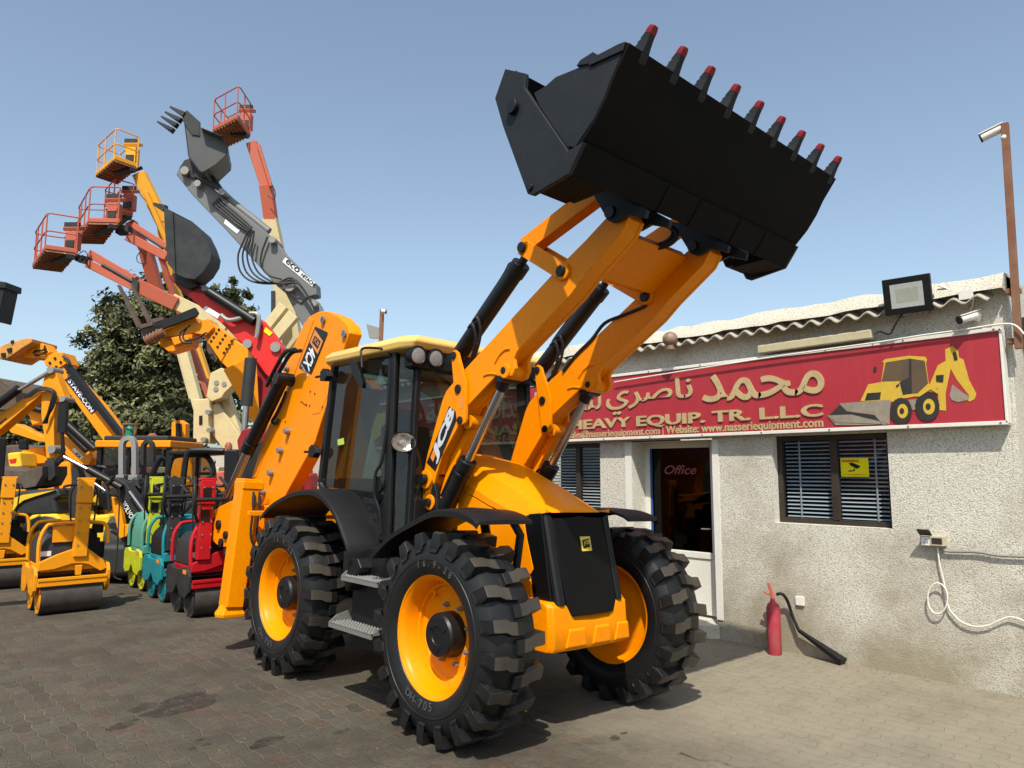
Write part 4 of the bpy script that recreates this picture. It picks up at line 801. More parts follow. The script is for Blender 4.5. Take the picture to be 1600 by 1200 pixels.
mb = MB(); mb.lathe([(.008, .081), (-.012, .072), (-.030, .05), (-.036, .024), (-.012, .022), (-.010, 0)], c_, d_, 26); mb.v = [tuple(c_ + Vector((((p[0] - c_.x) * 1.28), p[1] - c_.y, (p[2] - c_.z) * .92))) for p in mb.v]; mb.obj("lens", paint("clear_lens", (.72, .70, .66), .16, .05, metal=.9, bump=.35, scale=5), lo)
# inside
mb = MB(); mb.box((CX, 1.62, 1.52), (.52, .5, .14)); mb.box((CX, 1.86, 1.85), (.50, .13, .62), Matrix.Rotation(R(-10), 3, 'X')); mb.box((CX, 1.93, 2.22), (.28, .10, .18)); mb.obj("seat", 'seat', jl, bevel=.04)
mb = MB(); mb.span((.72, .88, 1.2), (1.38, 1.02, 1.72)); mb.beam((CX, 1.02, 1.3), (CX, 1.22, 1.85), .10, .10); mb.lathe([(0, .17), (.012, .19), (.024, .17), (.012, .165)], (CX, 1.24, 1.86), (0, .45, 1), 28); mb.span((.42, 1.2, 1.2), (.62, 1.85, 1.55)); mb.cyl((.52, 1.45, 1.55), (.52, 1.42, 1.72), .014); mb.ball((.52, 1.42, 1.74), .03, 8); mb.obj("controls", 'blk', jl, bevel=.01)
mb = MB(); mb.box((CX - .42, 1.95, 1.35), (.3, .3, .6)); mb.cyl((CX + .45, 1.5, 1.2), (CX + .45, 1.44, 1.75), .02); mb.ball((CX + .45, 1.44, 1.78), .035, 8); mb.obj("levers", 'blk', jl)
mb = MB(); mb.poly([jx(*p_, XL + .01) for p_ in ((527, 687), (537, 684), (538, 694), (528, 696))]); mb.obj("inspection_tag", paint("tag_green", (.42, .55, .08), .5, .05), jl, smooth=False)
mb = MB(); mb.poly([V(XL + .024, y, z) for y, z in ((1.16, 1.33), (1.34, 1.33), (1.40, 1.50), (1.16, 1.48))][::-1]); mb.text("JCB", V(XL + .022, 1.38, 1.36), (0, -1, 0), (0, .1, 1), width=.18, height=.09, bold=.03, mi=1); mb.obj("glass_emblem", [paint("window_print", (.018, .02, .02), .3, 0), 'bst'], jl, smooth=False)
# loader tower
mb = MB()
for x0 in (.50, 1.40): mb.prism([V(x0 + .02, y, z) for y, z in ((.60, .95), (.92, .95), (.92, 1.60), (.86, 1.73), (.76, 1.73), (.66, 1.55))], (.04, 0, 0)); mb.prism([V(x0 + .14, y, z) for y, z in ((.60, .95), (.92, .95), (.92, 1.60), (.86, 1.73), (.76, 1.73), (.66, 1.55))], (.03, 0, 0))
mb.obj("loader_tower", 'blkm', jl, bevel=.006)
mb = MB()
for k in range(3): mb.tube([V(.47 + k * .03, .98 - k * .03, 1.35), V(.46 + k * .03, .95 - k * .03, 1.45), V(.49 + k * .03, .90 - k * .02, 1.62), V(.56, .86, 1.7)], .014, smooth=4)
mb.obj("hydraulic_hose", 'stl', jl)
# loader arms
AP = [(661, 743), (667.5, 710), (691, 625), (697, 611), (710, 595), (726, 577), (787.5, 510), (865, 426), (880, 410), (914, 376), (949, 338), (958, 322), (972, 322), (982, 340), (971, 364), (915, 429), (891, 461), (808, 549), (803, 560), (805, 575), (800, 587), (790, 590), (775, 587), (729, 636), (722, 655), (717, 664), (691, 712), (681, 744), (674, 770), (677, 788), (670, 797), (662, 790), (659, 765)]
AY = [jx(px, py, .52) for px, py in AP]
ARM = []
def P2(px, py, c=.52): q_ = jx(px, py, c); return q_.y, q_.z
arm_side = [(p.y, p.z) for p in AY]
# rear/lower line of the inner box
box_up = [arm_side[i] for i in (1, 2, 3, 4, 5, 6, 7, 8, 9, 10, 11, 12, 13, 14, 15, 16, 17, 23, 25, 26, 27)]
for xa in (.52, 1.40):
    mb = MB()
    mb.prism([V(xa, y, z) for y, z in arm_side], (.03, 0, 0)); mb.prism([V(xa + .13, y, z) for y, z in arm_side], (.03, 0, 0))
    def inset(P, d):
        n_ = len(P); out = []
        cx_ = None
        for i in range(n_):
            p0, p1, p2 = Vector(P[i - 1]), Vector(P[i]), Vector(P[(i + 1) % n_]); a_, b_ = (p1 - p0).normalized(), (p2 - p1).normalized()
            na, nb = Vector((a_.y, -a_.x)), Vector((b_.y, -b_.x)); m_ = (na + nb); m_ = m_ / max(.35, m_.length_squared / 2) if m_.length > .1 else na
            out.append(p1 + m_ * d)
        return out
    bx = inset(box_up, .006); area = sum(Vector(box_up[i]).cross(Vector(box_up[(i + 1) % len(box_up)])) if hasattr(Vector((0, 0)), 'cross') else 0 for i in range(len(box_up)))
    if area > 0: bx = inset(box_up, -.006)
    mb.prism([V(xa + .02, p[0], p[1]) for p in bx], (.12, 0, 0))
    # step flange along the lower member
    fl_ = [P2(717, 664), P2(691, 712), P2(681, 744), P2(671, 778)]; fo = [(y - .07, z - .03) for y, z in fl_[::-1]]
    mb.prism([V(xa + .085, y, z) for y, z in fl_ + fo], (.075, 0, 0))
    # bosses
    for (px, py), r_ in (((666, 749), .075), ((672, 785), .06), ((790, 580), .052)): y_, z_ = P2(px, py); mb.cyl((xa - .012, y_, z_), (xa + .17, y_, z_), r_, n=24)
    # pressed ribs by the ram eye
    ao = mb.obj("loader_arm", 'jyel', jl, bevel=.006)
    mb = MB(); mb.tube([V(xa - .001, *P2(*p_)) for p_ in ((774, 566), (781, 554), (790, 546), (797, 545))], .010, smooth=3); mb.tube([V(xa - .001, *P2(*p_)) for p_ in ((756, 587), (765, 584), (777, 585))], .009, smooth=3); mb.obj("weld_rib", 'jyel', ao)
    mb = MB()
    for (px, py), r_, ex_ in (((666, 749), .040, .05), ((672, 785), .032, .035), ((788, 579), .026, .016)): y_, z_ = P2(px, py); mb.cyl((xa - ex_, y_, z_), (xa, y_, z_), r_, n=20)
    mb.obj("pin", 'blkm', ao, bevel=.004)
    # link plate
    LP = [(707, 560), (714, 645), (715, 656), (718, 662), (723, 664), (728, 661), (730, 653), (729, 596), (719, 560), (717, 551), (712, 546.5), (708, 550)]
    for off in (-.032, .172):
        mb = MB(); mb.prism([V(xa + off, *P2(*p_, .50)) for p_ in LP], (.024, 0, 0)); ln = mb.obj("link_plate", 'jyel', ao, bevel=.004)
        mb = MB()
        for (px, py), r_ in (((711, 556), .030), ((718, 608), .034), ((721, 657), .030)): y_, z_ = P2(px, py, .50); mb.cyl((xa + off - .012, y_, z_), (xa + off + .03, y_, z_), r_, n=20)
        mb.obj("pin", 'blkm', ln, bevel=.004)
        if xa < 1 and off < 0:
            mb = MB(); mb.poly([V(xa + off - .0015, *P2(*p_, .49)) for p_ in ((718, 620), (723.5, 619), (725, 637), (719.5, 639))]); mb.obj("warning_sticker", 'ost', ln, smooth=False)
    mb = MB(); mb.cyl(V(xa + .04, *P2(724, 658)), V(xa + .17, *P2(724, 658)), .055, n=22); mb.obj("cross_boss", 'jyel', ao)
    # tilt cylinder
    b0, b1, pn = V(xa + .08, *P2(722, 548, .60)), V(xa + .08, *P2(815, 412, .60)), V(xa + .08, *P2(821, 388, .56))
    d_ = (b1 - b0).normalized(); mb = MB(); mb.cyl(b0 - d_ * .04, b1 - d_ * .03, .062, n=24); mb.cyl(b1 - d_ * .10, b1, .070, n=24); mb.cyl(b0 - d_ * .1 - V(.06, 0, 0), b0 - d_ * .1 + V(.06, 0, 0), .05)
    cy = mb.obj("tilt_cylinder", 'blkm', jl, bevel=.004); mb = MB(); mb.cyl(b1 - d_ * .02, pn, .030); mb.obj("piston_rod", 'blkm', cy)
    nn = V(0, d_.z, -d_.y); nn = -nn if nn.y < 0 else nn
    mb = MB(); mb.tube([b1 - d_ * .06 + nn * .06, b1 - d_ * .08 + nn * .10, b1 - d_ * .2 + nn * .085, b0 + d_ * .25 + nn * .08, b0 + d_ * .2 + nn * .06], .013, smooth=4)
    for k in (0, 1): mb.tube([b0 + d_ * (.20 + .07 * k) - V(.05, 0, 0) + nn * .03, b0 + d_ * (.27 + .07 * k) - V(.08, 0, 0) - nn * .02, b0 + d_ * (.2 + .07 * k) - V(.05, 0, 0) - nn * .11, b0 + d_ * (.04 + .07 * k) - V(.02, 0, 0) - nn * .16, b0 - d_ * .05 - nn * .14], .012, smooth=5)
    mb.obj("hose", 'hose', cy)
    # levers and upper link
    mb = MB(); lt, lb = P2(821, 388), P2(882, 425)
    for off in (-.03, .16): mb.beam(V(xa + off + .015, *lt), V(xa + off + .015, *lb), .022, .115, side=(1, 0, 0)); mb.cyl(V(xa + off + .004, *lt), V(xa + off + .026, *lt), .058, n=22); mb.cyl(V(xa + off + .004, *lb), V(xa + off + .026, *lb), .058, n=22)
    lv = mb.obj("tilt_lever", 'jyel', jl, bevel=.004); mb = MB()
    for q_ in (lt, lb): mb.cyl(V(xa - .05, *q_), V(xa + .20, *q_), .036, n=20)
    mb.obj("pin", 'blkm', lv, bevel=.004)
    mb = MB(); mb.beam(V(xa + .08, *P2(823, 388, .60)), V(xa + .08, *P2(943, 296, .60)), .10, .13, side=(1, 0, 0), w2=.10, h2=.13); mb.obj("bucket_link", 'jyel', jl, bevel=.006)
    # lift ram
    r0, r1, r2 = V(xa + .08, *P2(690, 805, .60)), V(xa + .08, *P2(732, 719, .60)), V(xa + .08, *P2(794, 585, .60)); d_ = (r1 - r0).normalized(); nn = V(0, d_.z, -d_.y); nn = -nn if nn.y < 0 else nn
    mb = MB(); mb.cyl(r0, r1, .060, n=24); mb.cyl(r1 - d_ * .09, r1, .070, n=24); mb.cyl(r1 - d_ * .14, r1 - d_ * .11, .066, n=24); rm = mb.obj("lift_ram", 'blkm', jl, bevel=.004)
    mb = MB(); mb.cyl(r1, r2, .034, n=24); mb.obj("piston_rod", 'chr', rm)
    mb = MB(); mb.cyl(r2 - d_ * .13, r2, .046, .05, n=20); mb.cyl(r2 - V(.075, 0, 0), r2 + V(.075, 0, 0), .068, n=24); mb.obj("rod_eye", 'blkm', rm, bevel=.004)
    mb = MB(); mb.tube([r1 - d_ * .12 + nn * .06, r1 - d_ * .12 + nn * .10, r1 - d_ * .2 + nn * .105, r0 + d_ * .05 + nn * .09, r0 + nn * .06], .011, smooth=4); mb.obj("pipe", 'hose', rm)
# stickers on the arms
def logo(P, parent, xo, words, flip=False):
    # P = four corners (top, right, bottom, left) on the face; lettering runs from the bottom-left side up to the top
    tl, tr_, br_, bl = P; nrm = V(xo, 0, 0)
    mb = MB(); mb.poly([p + nrm * 2 for p in P]); st_ = mb.obj("sticker", 'bst', parent, smooth=False); return st_
A_ = bpy.data.objects
arms = [o for o in jl.children if o.name.startswith("loader_arm")]
tl, tr_, br_, bl = [jx(*p_, .5185) for p_ in ((702, 634), (717, 648), (680, 737), (666.5, 723))]
mb = MB(); mb.poly([tl, tr_, br_, bl]); s1 = mb.obj("sticker", 'bst', arms[0], smooth=False)
e1 = (tl - bl).normalized(); e2 = -(V(-1, 0, 0)).cross(e1) * -1; e2 = V(-1, 0, 0).cross(e1)
hgt = abs((br_ - bl).dot(e2)); wid = (tl - bl).length
if e2.dot(bl - br_) < 0: e2 = -e2
org = bl + (br_ - bl) * .90 + e1 * wid * .13 + V(-.001, 0, 0)
M['logo'] = M['sil']
mb = MB(); mb.text("JCB", br_ + e1 * wid * .135 + e2 * hgt * .09 + V(-.0012, 0, 0), e1, e2, width=wid * .84, height=hgt * .82, shear=.22, bold=.042, off=.02); mb.obj("lettering", 'logo', s1, smooth=False)
mb = MB(); o_ = bl + e1 * wid * .10 + V(-.0015, 0, 0) - e2 * hgt * .14; mb.poly([o_ + e1 * a + e2 * b for a, b in ((-.0, -.05), (.09, -.05), (.10, .0), (.01, .0))]); mb.obj("logo_mark", 'ost', s1, smooth=False)
# the same sticker on the far arm's outer side
xr_ = 1.5615; far = [V(xr_, p.y, p.z) for p in (tl, tr_, br_, bl)]
mb = MB(); mb.poly(far[::-1]); s2 = mb.obj("sticker", 'bst', arms[1], smooth=False); e1b = -e1; e2b = V(1, 0, 0).cross(e1b)
mb = MB(); ob_ = far[3] if e2b.dot(far[3] - far[2]) < 0 else far[2]; mb.text("JCB", far[0] * .5 + far[1] * .5 + e1b * wid * .06 - e2b * hgt * .38 + V(.0012, 0, 0), e1b, e2b, width=wid * .8, height=hgt * .76, shear=.22, bold=.030, off=.02); mb.obj("lettering", 'logo', s2, smooth=False)
# cross member between the arms
c0, c1 = P2(945, 420), P2(1003, 372)
mb = MB(); cm = [jx(px, py, .68) for px, py in ((915, 428), (971, 362))]; cu = [p + V(0, .045, .03) for p in cm]
mb.prism([V(.675, p.y, p.z) for p in (cm[0], cm[1], cm[1] + V(0, .05, .055), cm[0] + V(0, .06, .05))], (.73, 0, 0)); mb.cyl((.675, cm[0].y + .05, cm[0].z + .06), (1.405, cm[0].y + .05, cm[0].z + .06), .05); mb.obj("cross_member", 'jyel', jl, bevel=.01)
# bucket
bk = MB(); BX0, BX1 = -.13, 2.20
CL = [jx(*p_, BX0) for p_ in ((792, 109), (824, 116), (822, 138), (890, 237), (914, 223), (891, 273), (834, 306), (827, 304), (789, 200), (776, 155))]
SH = [jx(*p_, BX0) for p_ in ((979, 65), (956, 118), (944, 150), (928, 184), (898, 230), (884, 228), (842, 165), (834, 145), (851, 135), (868, 120), (902, 106), (968, 72))]
outer = [jx(*p_, BX0) for p_ in ((980, 66), (956, 118), (944, 150), (928, 184), (910, 214), (898, 232))]
lip = outer[0]; lip.y = lip.y
mb = MB()
floor = outer; back = [jx(*p_, BX0) for p_ in ((898, 232), (870, 195), (838, 150))]
def sheet(P, th, x0, x1, up_):
    a = [V(0, p.y, p.z) for p in P]; n_ = len(a); off = []
    for i in range(n_):
        d = (a[min(i + 1, n_ - 1)] - a[max(i - 1, 0)]).normalized(); nn_ = V(0, -d.z, d.y) * up_; off.append(a[i] + nn_ * th)
    mb.prism([V(x0, p.y, p.z) for p in a] + [V(x0, p.y, p.z) for p in off[::-1]], (x1 - x0, 0, 0))
mb_floor = mb; sheet(floor, .022, BX0, BX1, -1); bo = mb.obj("bucket", 'bktd', jl, bevel=.003)
mb = MB()
for x0, s_ in ((BX0 + .001, 1), (BX1 - .001, -1)): mb.prism([V(x0, p.y, p.z) for p in SH], (s_ * .03, 0, 0))
mb.prism([V(BX0 - .012, *P2(*p_, BX0)) for p_ in ((922, 94), (968, 70), (979, 66), (975, 80), (922, 104))], (.012, 0, 0)); mb.prism([V(BX0 - .01, *P2(*p_, BX0)) for p_ in ((902, 104), (908, 95), (928, 82), (935, 86), (925, 100))], (.05, 0, 0))
mb.obj("bucket_side", 'bkt', bo, bevel=.003)
mb = MB()
for x0, s_ in ((BX0 - .015, 1), (BX1 + .015, -1)): mb.prism([V(x0, p.y, p.z) for p in CL], (s_ * .03, 0, 0))
cl = mb.obj("clam_plate", 'bkt', bo, bevel=.004)
mb = MB(); y_, z_ = P2(807, 170, BX0); mb.cyl((BX0 - .05, y_, z_), (BX0, y_, z_), .045, n=22); mb.cyl((BX1 + .05, y_, z_), (BX1, y_, z_), .045, n=22); y_, z_ = P2(832, 294, BX0); mb.cyl((BX0 - .03, y_, z_), (BX0, y_, z_), .022, n=16); mb.obj("pin", 'blkm', cl, bevel=.004)
mb = MB()   # lower box ledge and back wall
c_in = [CL[4], CL[5]]; ld = (CL[5] - CL[4]); nrm_ = V(0, -ld.z, ld.y).normalized(); nrm_ = nrm_ if nrm_.y > 0 else -nrm_
mb.prism([V(BX0 + .012, p.y, p.z) for p in (CL[4], CL[5], CL[5] + nrm_ * .12, CL[4] + nrm_ * .12)], (BX1 - BX0 - .024, 0, 0))
inn = [V(0, p.y, p.z) for p in (CL[5], CL[6], CL[8], CL[9])]
for xa_, xb_ in ((BX0 + .02, .17), (1.90, BX1 - .02)):
    mb.prism([V(xa_, p.y, p.z) for p in (CL[5], CL[6] + V(0, -.03, .03), CL[6] + V(0, -.03, .10), CL[5] + V(0, .05, .09))], (xb_ - xa_, 0, 0))
    mb.prism([V(xa_, p.y, p.z) for p in (CL[7] + V(0, 0, .03), CL[8] + V(0, -.03, 0), CL[8] + V(0, -.06, 0), CL[6] + V(0, -.04, .05))], (xb_ - xa_, 0, 0))
mb.prism([V(.17, p.y, p.z) for p in (CL[5], V(0, -1.14, 3.44), V(0, -.98, 3.58), CL[8] + V(0, -.04, 0), CL[8] + V(0, -.10, .03), V(0, -1.02, 3.62), V(0, -1.2, 3.48), CL[5] + V(0, .0, .09))], (1.73, 0, 0))
mb.prism([V(BX0 + .02, p.y, p.z) for p in (CL[8] + V(0, -.03, 0), CL[9] + V(0, -.03, 0), CL[0] + V(0, -.03, -.02), CL[0] + V(0, -.06, -.02), CL[9] + V(0, -.07, 0), CL[8] + V(0, -.07, 0))], (BX1 - BX0 - .04, 0, 0)); mb.obj("bucket_back", 'bktd', bo, bevel=.004)
mb = MB(); e_ = CL[4]; mb.tube([V(BX0 + .03, *P2(914, 225, BX0 + .02)), V(BX1 - .03, P2(914, 225, BX0 + .02)[0], P2(914, 225, BX0 + .02)[1])], .012, 6)
for xx_ in (.62, .95, 1.42, 1.75): mb.prism([V(xx_, p.y, p.z) for p in (CL[4] + V(0, -.004, 0), CL[5] + V(0, -.004, -.004), CL[5] + V(0, .02, 0), CL[4] + V(0, .02, 0))], (.012, 0, 0))
mb.obj("ledge_edge", 'bktd', bo)
# teeth
Lp = lip; tdir = (P2(1019, 42, BX0 + .06)); 
t_lo, t_hi = jx(995, 104, BX0 + .13), jx(1018, 44, BX0 + .13)
td = (t_hi - t_lo).normalized(); ln_ = (t_hi - t_lo).length; tn = V(0, -td.z, td.y); tn = tn if tn.y < 0 else -tn
for k in range(9):
    xx_ = BX0 + .045 + k * (BX1 - BX0 - .09) / 8; xx_ = BX0 + .13 + k * (BX1 - BX0 - .19) / 8; o_ = V(xx_, t_lo.y, t_lo.z)
    mb = MB()
    prof_ = [(.0, .012, .0), (.03, .030, -.008), (.10, .034, -.02), (.17, .030, -.05), (.20, .024, -.05), (.30, .014, -.028), (ln_ - .04, .006, -.008)]
    secs = [[o_ + td * a + V(-w_, 0, 0) + tn * (.028 if a > .01 else .015), o_ + td * a + V(w_, 0, 0) + tn * (.028 if a > .01 else .015), o_ + td * a + V(w_, 0, 0) + tn * b_, o_ + td * a + V(-w_, 0, 0) + tn * b_] for a, w_, b_ in ((.0, .018, .0), (ln_ * .14, .030, -.004), (ln_ * .34, .030, -.012), (ln_ * .46, .026, -.042), (ln_ * .55, .024, -.034), (ln_ * .58, .024, -.040), (ln_ * .66, .022, -.026), (ln_ * .70, .022, -.030), (ln_ * .88, .022, -.012))]
    mb.loft(secs); tt = mb.obj("bucket_tooth", 'bkt', bo, bevel=.003)
    mb = MB(); secs = [[o_ + td * a + V(-w_, 0, 0) + tn * .030, o_ + td * a + V(w_, 0, 0) + tn * .030, o_ + td * a + V(w_, 0, 0) + tn * b_, o_ + td * a + V(-w_, 0, 0) + tn * b_] for a, w_, b_ in ((ln_ * .82, .024, -.016), (ln_ * .95, .025, -.010), (ln_ + .015, .020, -.002))]; mb.loft(secs); mb.obj("red_tip", 'red', tt, bevel=.007)
# bucket brackets
for xa in (.52, 1.40):
    mb = MB(); B_ = [(917, 290), (922, 301), (930, 305), (947, 335), (953, 346), (960, 349), (968, 347), (985, 337), (1012, 342), (1015, 330), (960, 300)]
    for off in (-.045, .18): mb.prism([V(xa + off, *P2(*p_, .50)) for p_ in B_], (.03, 0, 0))
    bb_ = mb.obj("bucket_bracket", 'bkt', bo, bevel=.005); y_, z_ = P2(961, 335); mb = MB(); mb.cyl((xa - .06, y_, z_), (xa + .22, y_, z_), .04, n=20); mb.obj("pin", 'blkm', bb_, bevel=.004)
mb = MB()
for k in range(2):
    o0 = V(.98 + .05 * k, *P2(985, 322)); mb.tube([jx(px + 6 * k, py + 3 * k, 1.10) for px, py in ((985, 338), (1012, 345), (1038, 350), (1052, 362), (1044, 376), (1024, 384), (1002, 387))], .017, smooth=5)
mb.obj("clam_hose", 'hose', bo)
mb = MB(); P_ = [jx(px, py, 1.395) for px, py in ((1007, 470), (1008, 478), (975, 492), (945, 505), (925, 530), (900, 555), (880, 580))]; mb.tube(P_, .014, smooth=4); mb.obj("arm_pipe", 'hose', jl)
# ---- backhoe end
BXF, BW_ = .74, .15
DP = [(470, 520), (482, 495), (497, 487), (510, 486), (529, 494), (543, 508), (546, 520), (541, 533), (492, 690), (440, 785), (426, 800), (408, 790), (388, 760), (430, 652), (441, 610), (441, 580), (447, 572), (458, 556)]
mb = MB(); mb.prism([jx(*p_, BXF) for p_ in DP], (BW_, 0, 0)); dip = mb.obj("dipper", 'jyel', jl, bevel=.012)
mb = MB(); nz = [jx(*p_, BXF - .006) for p_ in ((450, 560), (475, 505), (483, 497), (490, 500), (440, 640), (400, 745), (392, 750))]
mb.prism(nz, (.02, 0, 0)); mb.prism([jx(*p_, BXF - .004) for p_ in ((513, 600), (519, 600), (500, 645), (487, 648), (498, 640))], (.006, 0, 0));  mb.obj("edge_plate", 'jyel', dip, bevel=.004)
mb = MB()
for px, py in ((507, 500), (540, 522), (451, 576), (452, 674), (441, 704), (426, 739), (414, 769)): c_ = jx(px, py, BXF); mb.cyl(c_, c_ - V(.06 if px < 455 else .03, 0, 0), .026 if px > 455 else .032, n=14); mb.cyl(c_ - V(.02, 0, 0), c_ - V(.03, 0, 0), .04, n=14)
mb.obj("grease_pin", 'stl', dip)
mb = MB()
for px, py in ((485, 612), (492, 615), (471, 628), (474, 630), (477, 632), (479, 633), (484, 634), (446, 659), (497, 545), (515, 560), (504, 636)): c_ = jx(px, py, BXF - .002); mb.cyl(c_, c_ - V(.004, 0, 0), .010, n=10)
mb.obj("bolt_hole", 'bst', dip)
tl, tr_, br_, bl = [jx(*p_, BXF - .008) for p_ in ((492.5, 510), (512, 519.5), (486, 584), (467, 574))]
mb = MB(); mb.poly([tl, tr_, br_, bl]); s3 = mb.obj("sticker", 'bst', dip, smooth=False)
dn = (bl - tl).normalized(); lnn = (bl - tl).length; acr = (tr_ - tl); acr = (acr - dn * acr.dot(dn)); wac = acr.length; acr.normalize(); up_ = V(-1, 0, 0).cross(dn); 
mb = MB(); o_ = tl + acr * wac * .82 + dn * lnn * .39 if up_.dot(acr) < 0 else tl + acr * wac * .18 + dn * lnn * .39
mb.text("4CX", o_ + V(-.0012, 0, 0), dn, up_, width=lnn * .43, height=wac * .66, bold=.022, off=.018); o2 = tl + acr * wac * (.82 if up_.dot(acr) < 0 else .18) + dn * lnn * .90
mb.obj("lettering", 'whs', s3, smooth=False)
mb = MB(); q4 = [tl + acr * wac * a + dn * lnn * b + V(-.001, 0, 0) for a, b in ((.08, .05), (.92, .05), (.92, .36), (.08, .36))]; mb.poly(q4); s4 = mb.obj("logo_field", 'ost', s3, smooth=False)
mb = MB(); mb.poly([tl + acr * wac * a + dn * lnn * b + V(-.0016, 0, 0) for a, b in ((.22, .14), (.80, .10), (.80, .29), (.22, .31))]); mb.text("JCB", tl + acr * wac * .30 + dn * lnn * .26 + V(-.0024, 0, 0), acr, -dn, width=wac * .44, height=lnn * .11, bold=.03, mi=1); mb.obj("logo_mark", ['bst', 'ost'], s4, smooth=False)
mb = MB(); mb.text("SITEMASTER", tl + acr * wac * .10 + dn * lnn * .93 + V(-.0012, 0, 0), acr, -dn, width=wac * .8, height=lnn * .05); mb.obj("small_lettering", 'whs', s3, smooth=False)
# dipper ram and bucket linkage
CXX = BXF - .12
a0, a1, a2 = jx(441, 592, CXX), jx(388, 702, CXX), jx(345, 800, CXX); d_ = (a1 - a0).normalized()
mb = MB(); mb.cyl(a0, a1, .075, n=24); mb.cyl(a1 - d_ * .12, a1 + d_ * .02, .085, n=24); mb.cyl(a0 - V(.08, 0, 0), a0 + V(.2, 0, 0), .07); dr_ = mb.obj("bucket_ram", 'blkm', jl, bevel=.005)
mb = MB(); mb.cyl(a1, a2, .048, n=24); mb.obj("piston_rod", 'chr', dr_)
mb = MB(); P_ = [jx(*p_, CXX - .02) for p_ in ((470, 548), (455, 552), (440, 575), (425, 605))]; mb.tube(P_, .022, smooth=4); mb.tube([p + V(-.05, .03, .01) for p in P_], .022, smooth=4); P_ = [jx(*p_, BXF - .03) for p_ in ((447, 612), (440, 630), (430, 650), (425, 658), (430, 662), (435, 655))]; mb.tube(P_, .016, smooth=4); mb.obj("hose", 'hose', dr_)
mb = MB()
KB = [(335, 797), (345, 790), (362, 782), (378, 770), (392, 778), (392, 812), (372, 838), (364, 853), (350, 855), (338, 851), (326, 838), (323, 822), (326, 806)]
for off in (0, .22): mb.prism([jx(*p_, CXX - .10) + V(off, 0, 0) for p_ in KB], (.035, 0, 0))
kb = mb.obj("bucket_tipping_link", 'jyel', jl, bevel=.01); mb = MB()
for px, py, r_ in ((343, 820, .055), (354, 836, .045), (347, 848, .05)): c_ = jx(px, py, CXX - .10); mb.cyl(c_ - V(.03, 0, 0), c_ + V(.3, 0, 0), r_, n=20)
mb.obj("pin", 'blkm', kb, bevel=.004)
mb = MB(); mb.beam(jx(400, 770, BXF + .1), jx(345, 880, BXF + .1), .2, .24, side=(1, 0, 0)); mb.obj("dipper_end", 'jyel', jl, bevel=.01)
mb = MB(); mb.prism([V(CX + .02, y, z) for y, z in ((3.05, .9), (3.6, .9), (3.6, 1.5), (3.4, 2.4), (3.0, 2.75), (2.75, 2.6), (2.95, 2.2), (3.15, 1.5))], (.26, 0, 0)); mb.obj("boom", 'jyel', jl, bevel=.015)
mb = MB(); mb.span((.3, 3.02, .75), (1.8, 3.2, 1.35)); mb.span((.25, 3.0, 1.27), (1.85, 3.22, 1.37)); mb.obj("rear_frame", 'jyel', jl, bevel=.01)
# stabilisers
for x0, s_ in ((.065, 1), (WC - .065, -1)):
    mb = MB(); bt, tp = V(x0 - s_ * .03, 3.20, .42), V(x0 + s_ * .06, 3.20, 1.62); mb.beam(bt, tp, .165, .20, side=(1, 0, 0), w2=.20); mb.beam(V(x0 + s_ * .06, 3.2, 1.52), V(x0 + s_ * .062, 3.2, 1.60), .215, .22, side=(1, 0, 0)); sl = mb.obj("stabiliser", 'jyel', jl, bevel=.012)
    mb = MB(); mb.loft([[V(bt.x + a * k_, 3.20 + b * k_, z_) for a, b in ((-.10, -.09), (.10, -.09), (.13, 0), (.10, .11), (-.10, .11), (-.14, 0))] for z_, k_ in ((.33, 1.0), (.36, 1.05), (.40, .85), (.44, .75))]); mb.cyl(bt + V(0, 0, .1), bt + V(0, 0, -.03), .06); mb.obj("foot", 'jyel', sl, bevel=.006)
    mb = MB()
    for k in range(2): mb.tube([V(x0 + s_ * (.06 + .06 * k), 3.085, 1.50), V(x0 + s_ * (.06 + .06 * k), 3.06, 1.35), V(x0 + s_ * (.05 + .06 * k), 3.055, 1.10), V(x0 + s_ * (.10 + .06 * k), 3.04, .98), V(x0 + s_ * .22, 3.04, .94)], .012, smooth=4); mb.cyl(V(x0 + s_ * (.06 + .06 * k), 3.07, 1.46), V(x0 + s_ * (.06 + .06 * k), 3.06, 1.36), .017)
    mb.obj("hose", 'hose', sl)
mb = MB(); mb.beam((.03, 2.95, 1.30), (.45, 2.95, 1.30), .05, .05); mb.beam((WC - .03, 2.95, 1.3), (WC - .45, 2.95, 1.3), .05, .05); mb.obj("lamp_bar", 'jyel', jl, bevel=.008)
# wiper and far mirror seen through the windscreen
mb = MB(); mb.tube([V(CX + .2, .80, 1.5), V(CX + .33, .79, 1.75), V(CX + .38, .80, 1.84)], .012); mb.tube([V(CX + .25, .80, 1.5), V(CX + .42, .79, 1.8)], .012); mb.obj("wiper", 'blk', jl)
mb = MB(); mb.tube([V(XR - .05, .9, 2.6), V(XR + .12, .75, 2.55), V(XR + .16, .72, 2.45), V(XR + .17, .72, 2.25)], .014, smooth=4); mb.box((XR + .20, .70, 2.32), (.16, .05, .20)); mb.obj("mirror", 'blk', jl, bevel=.01)
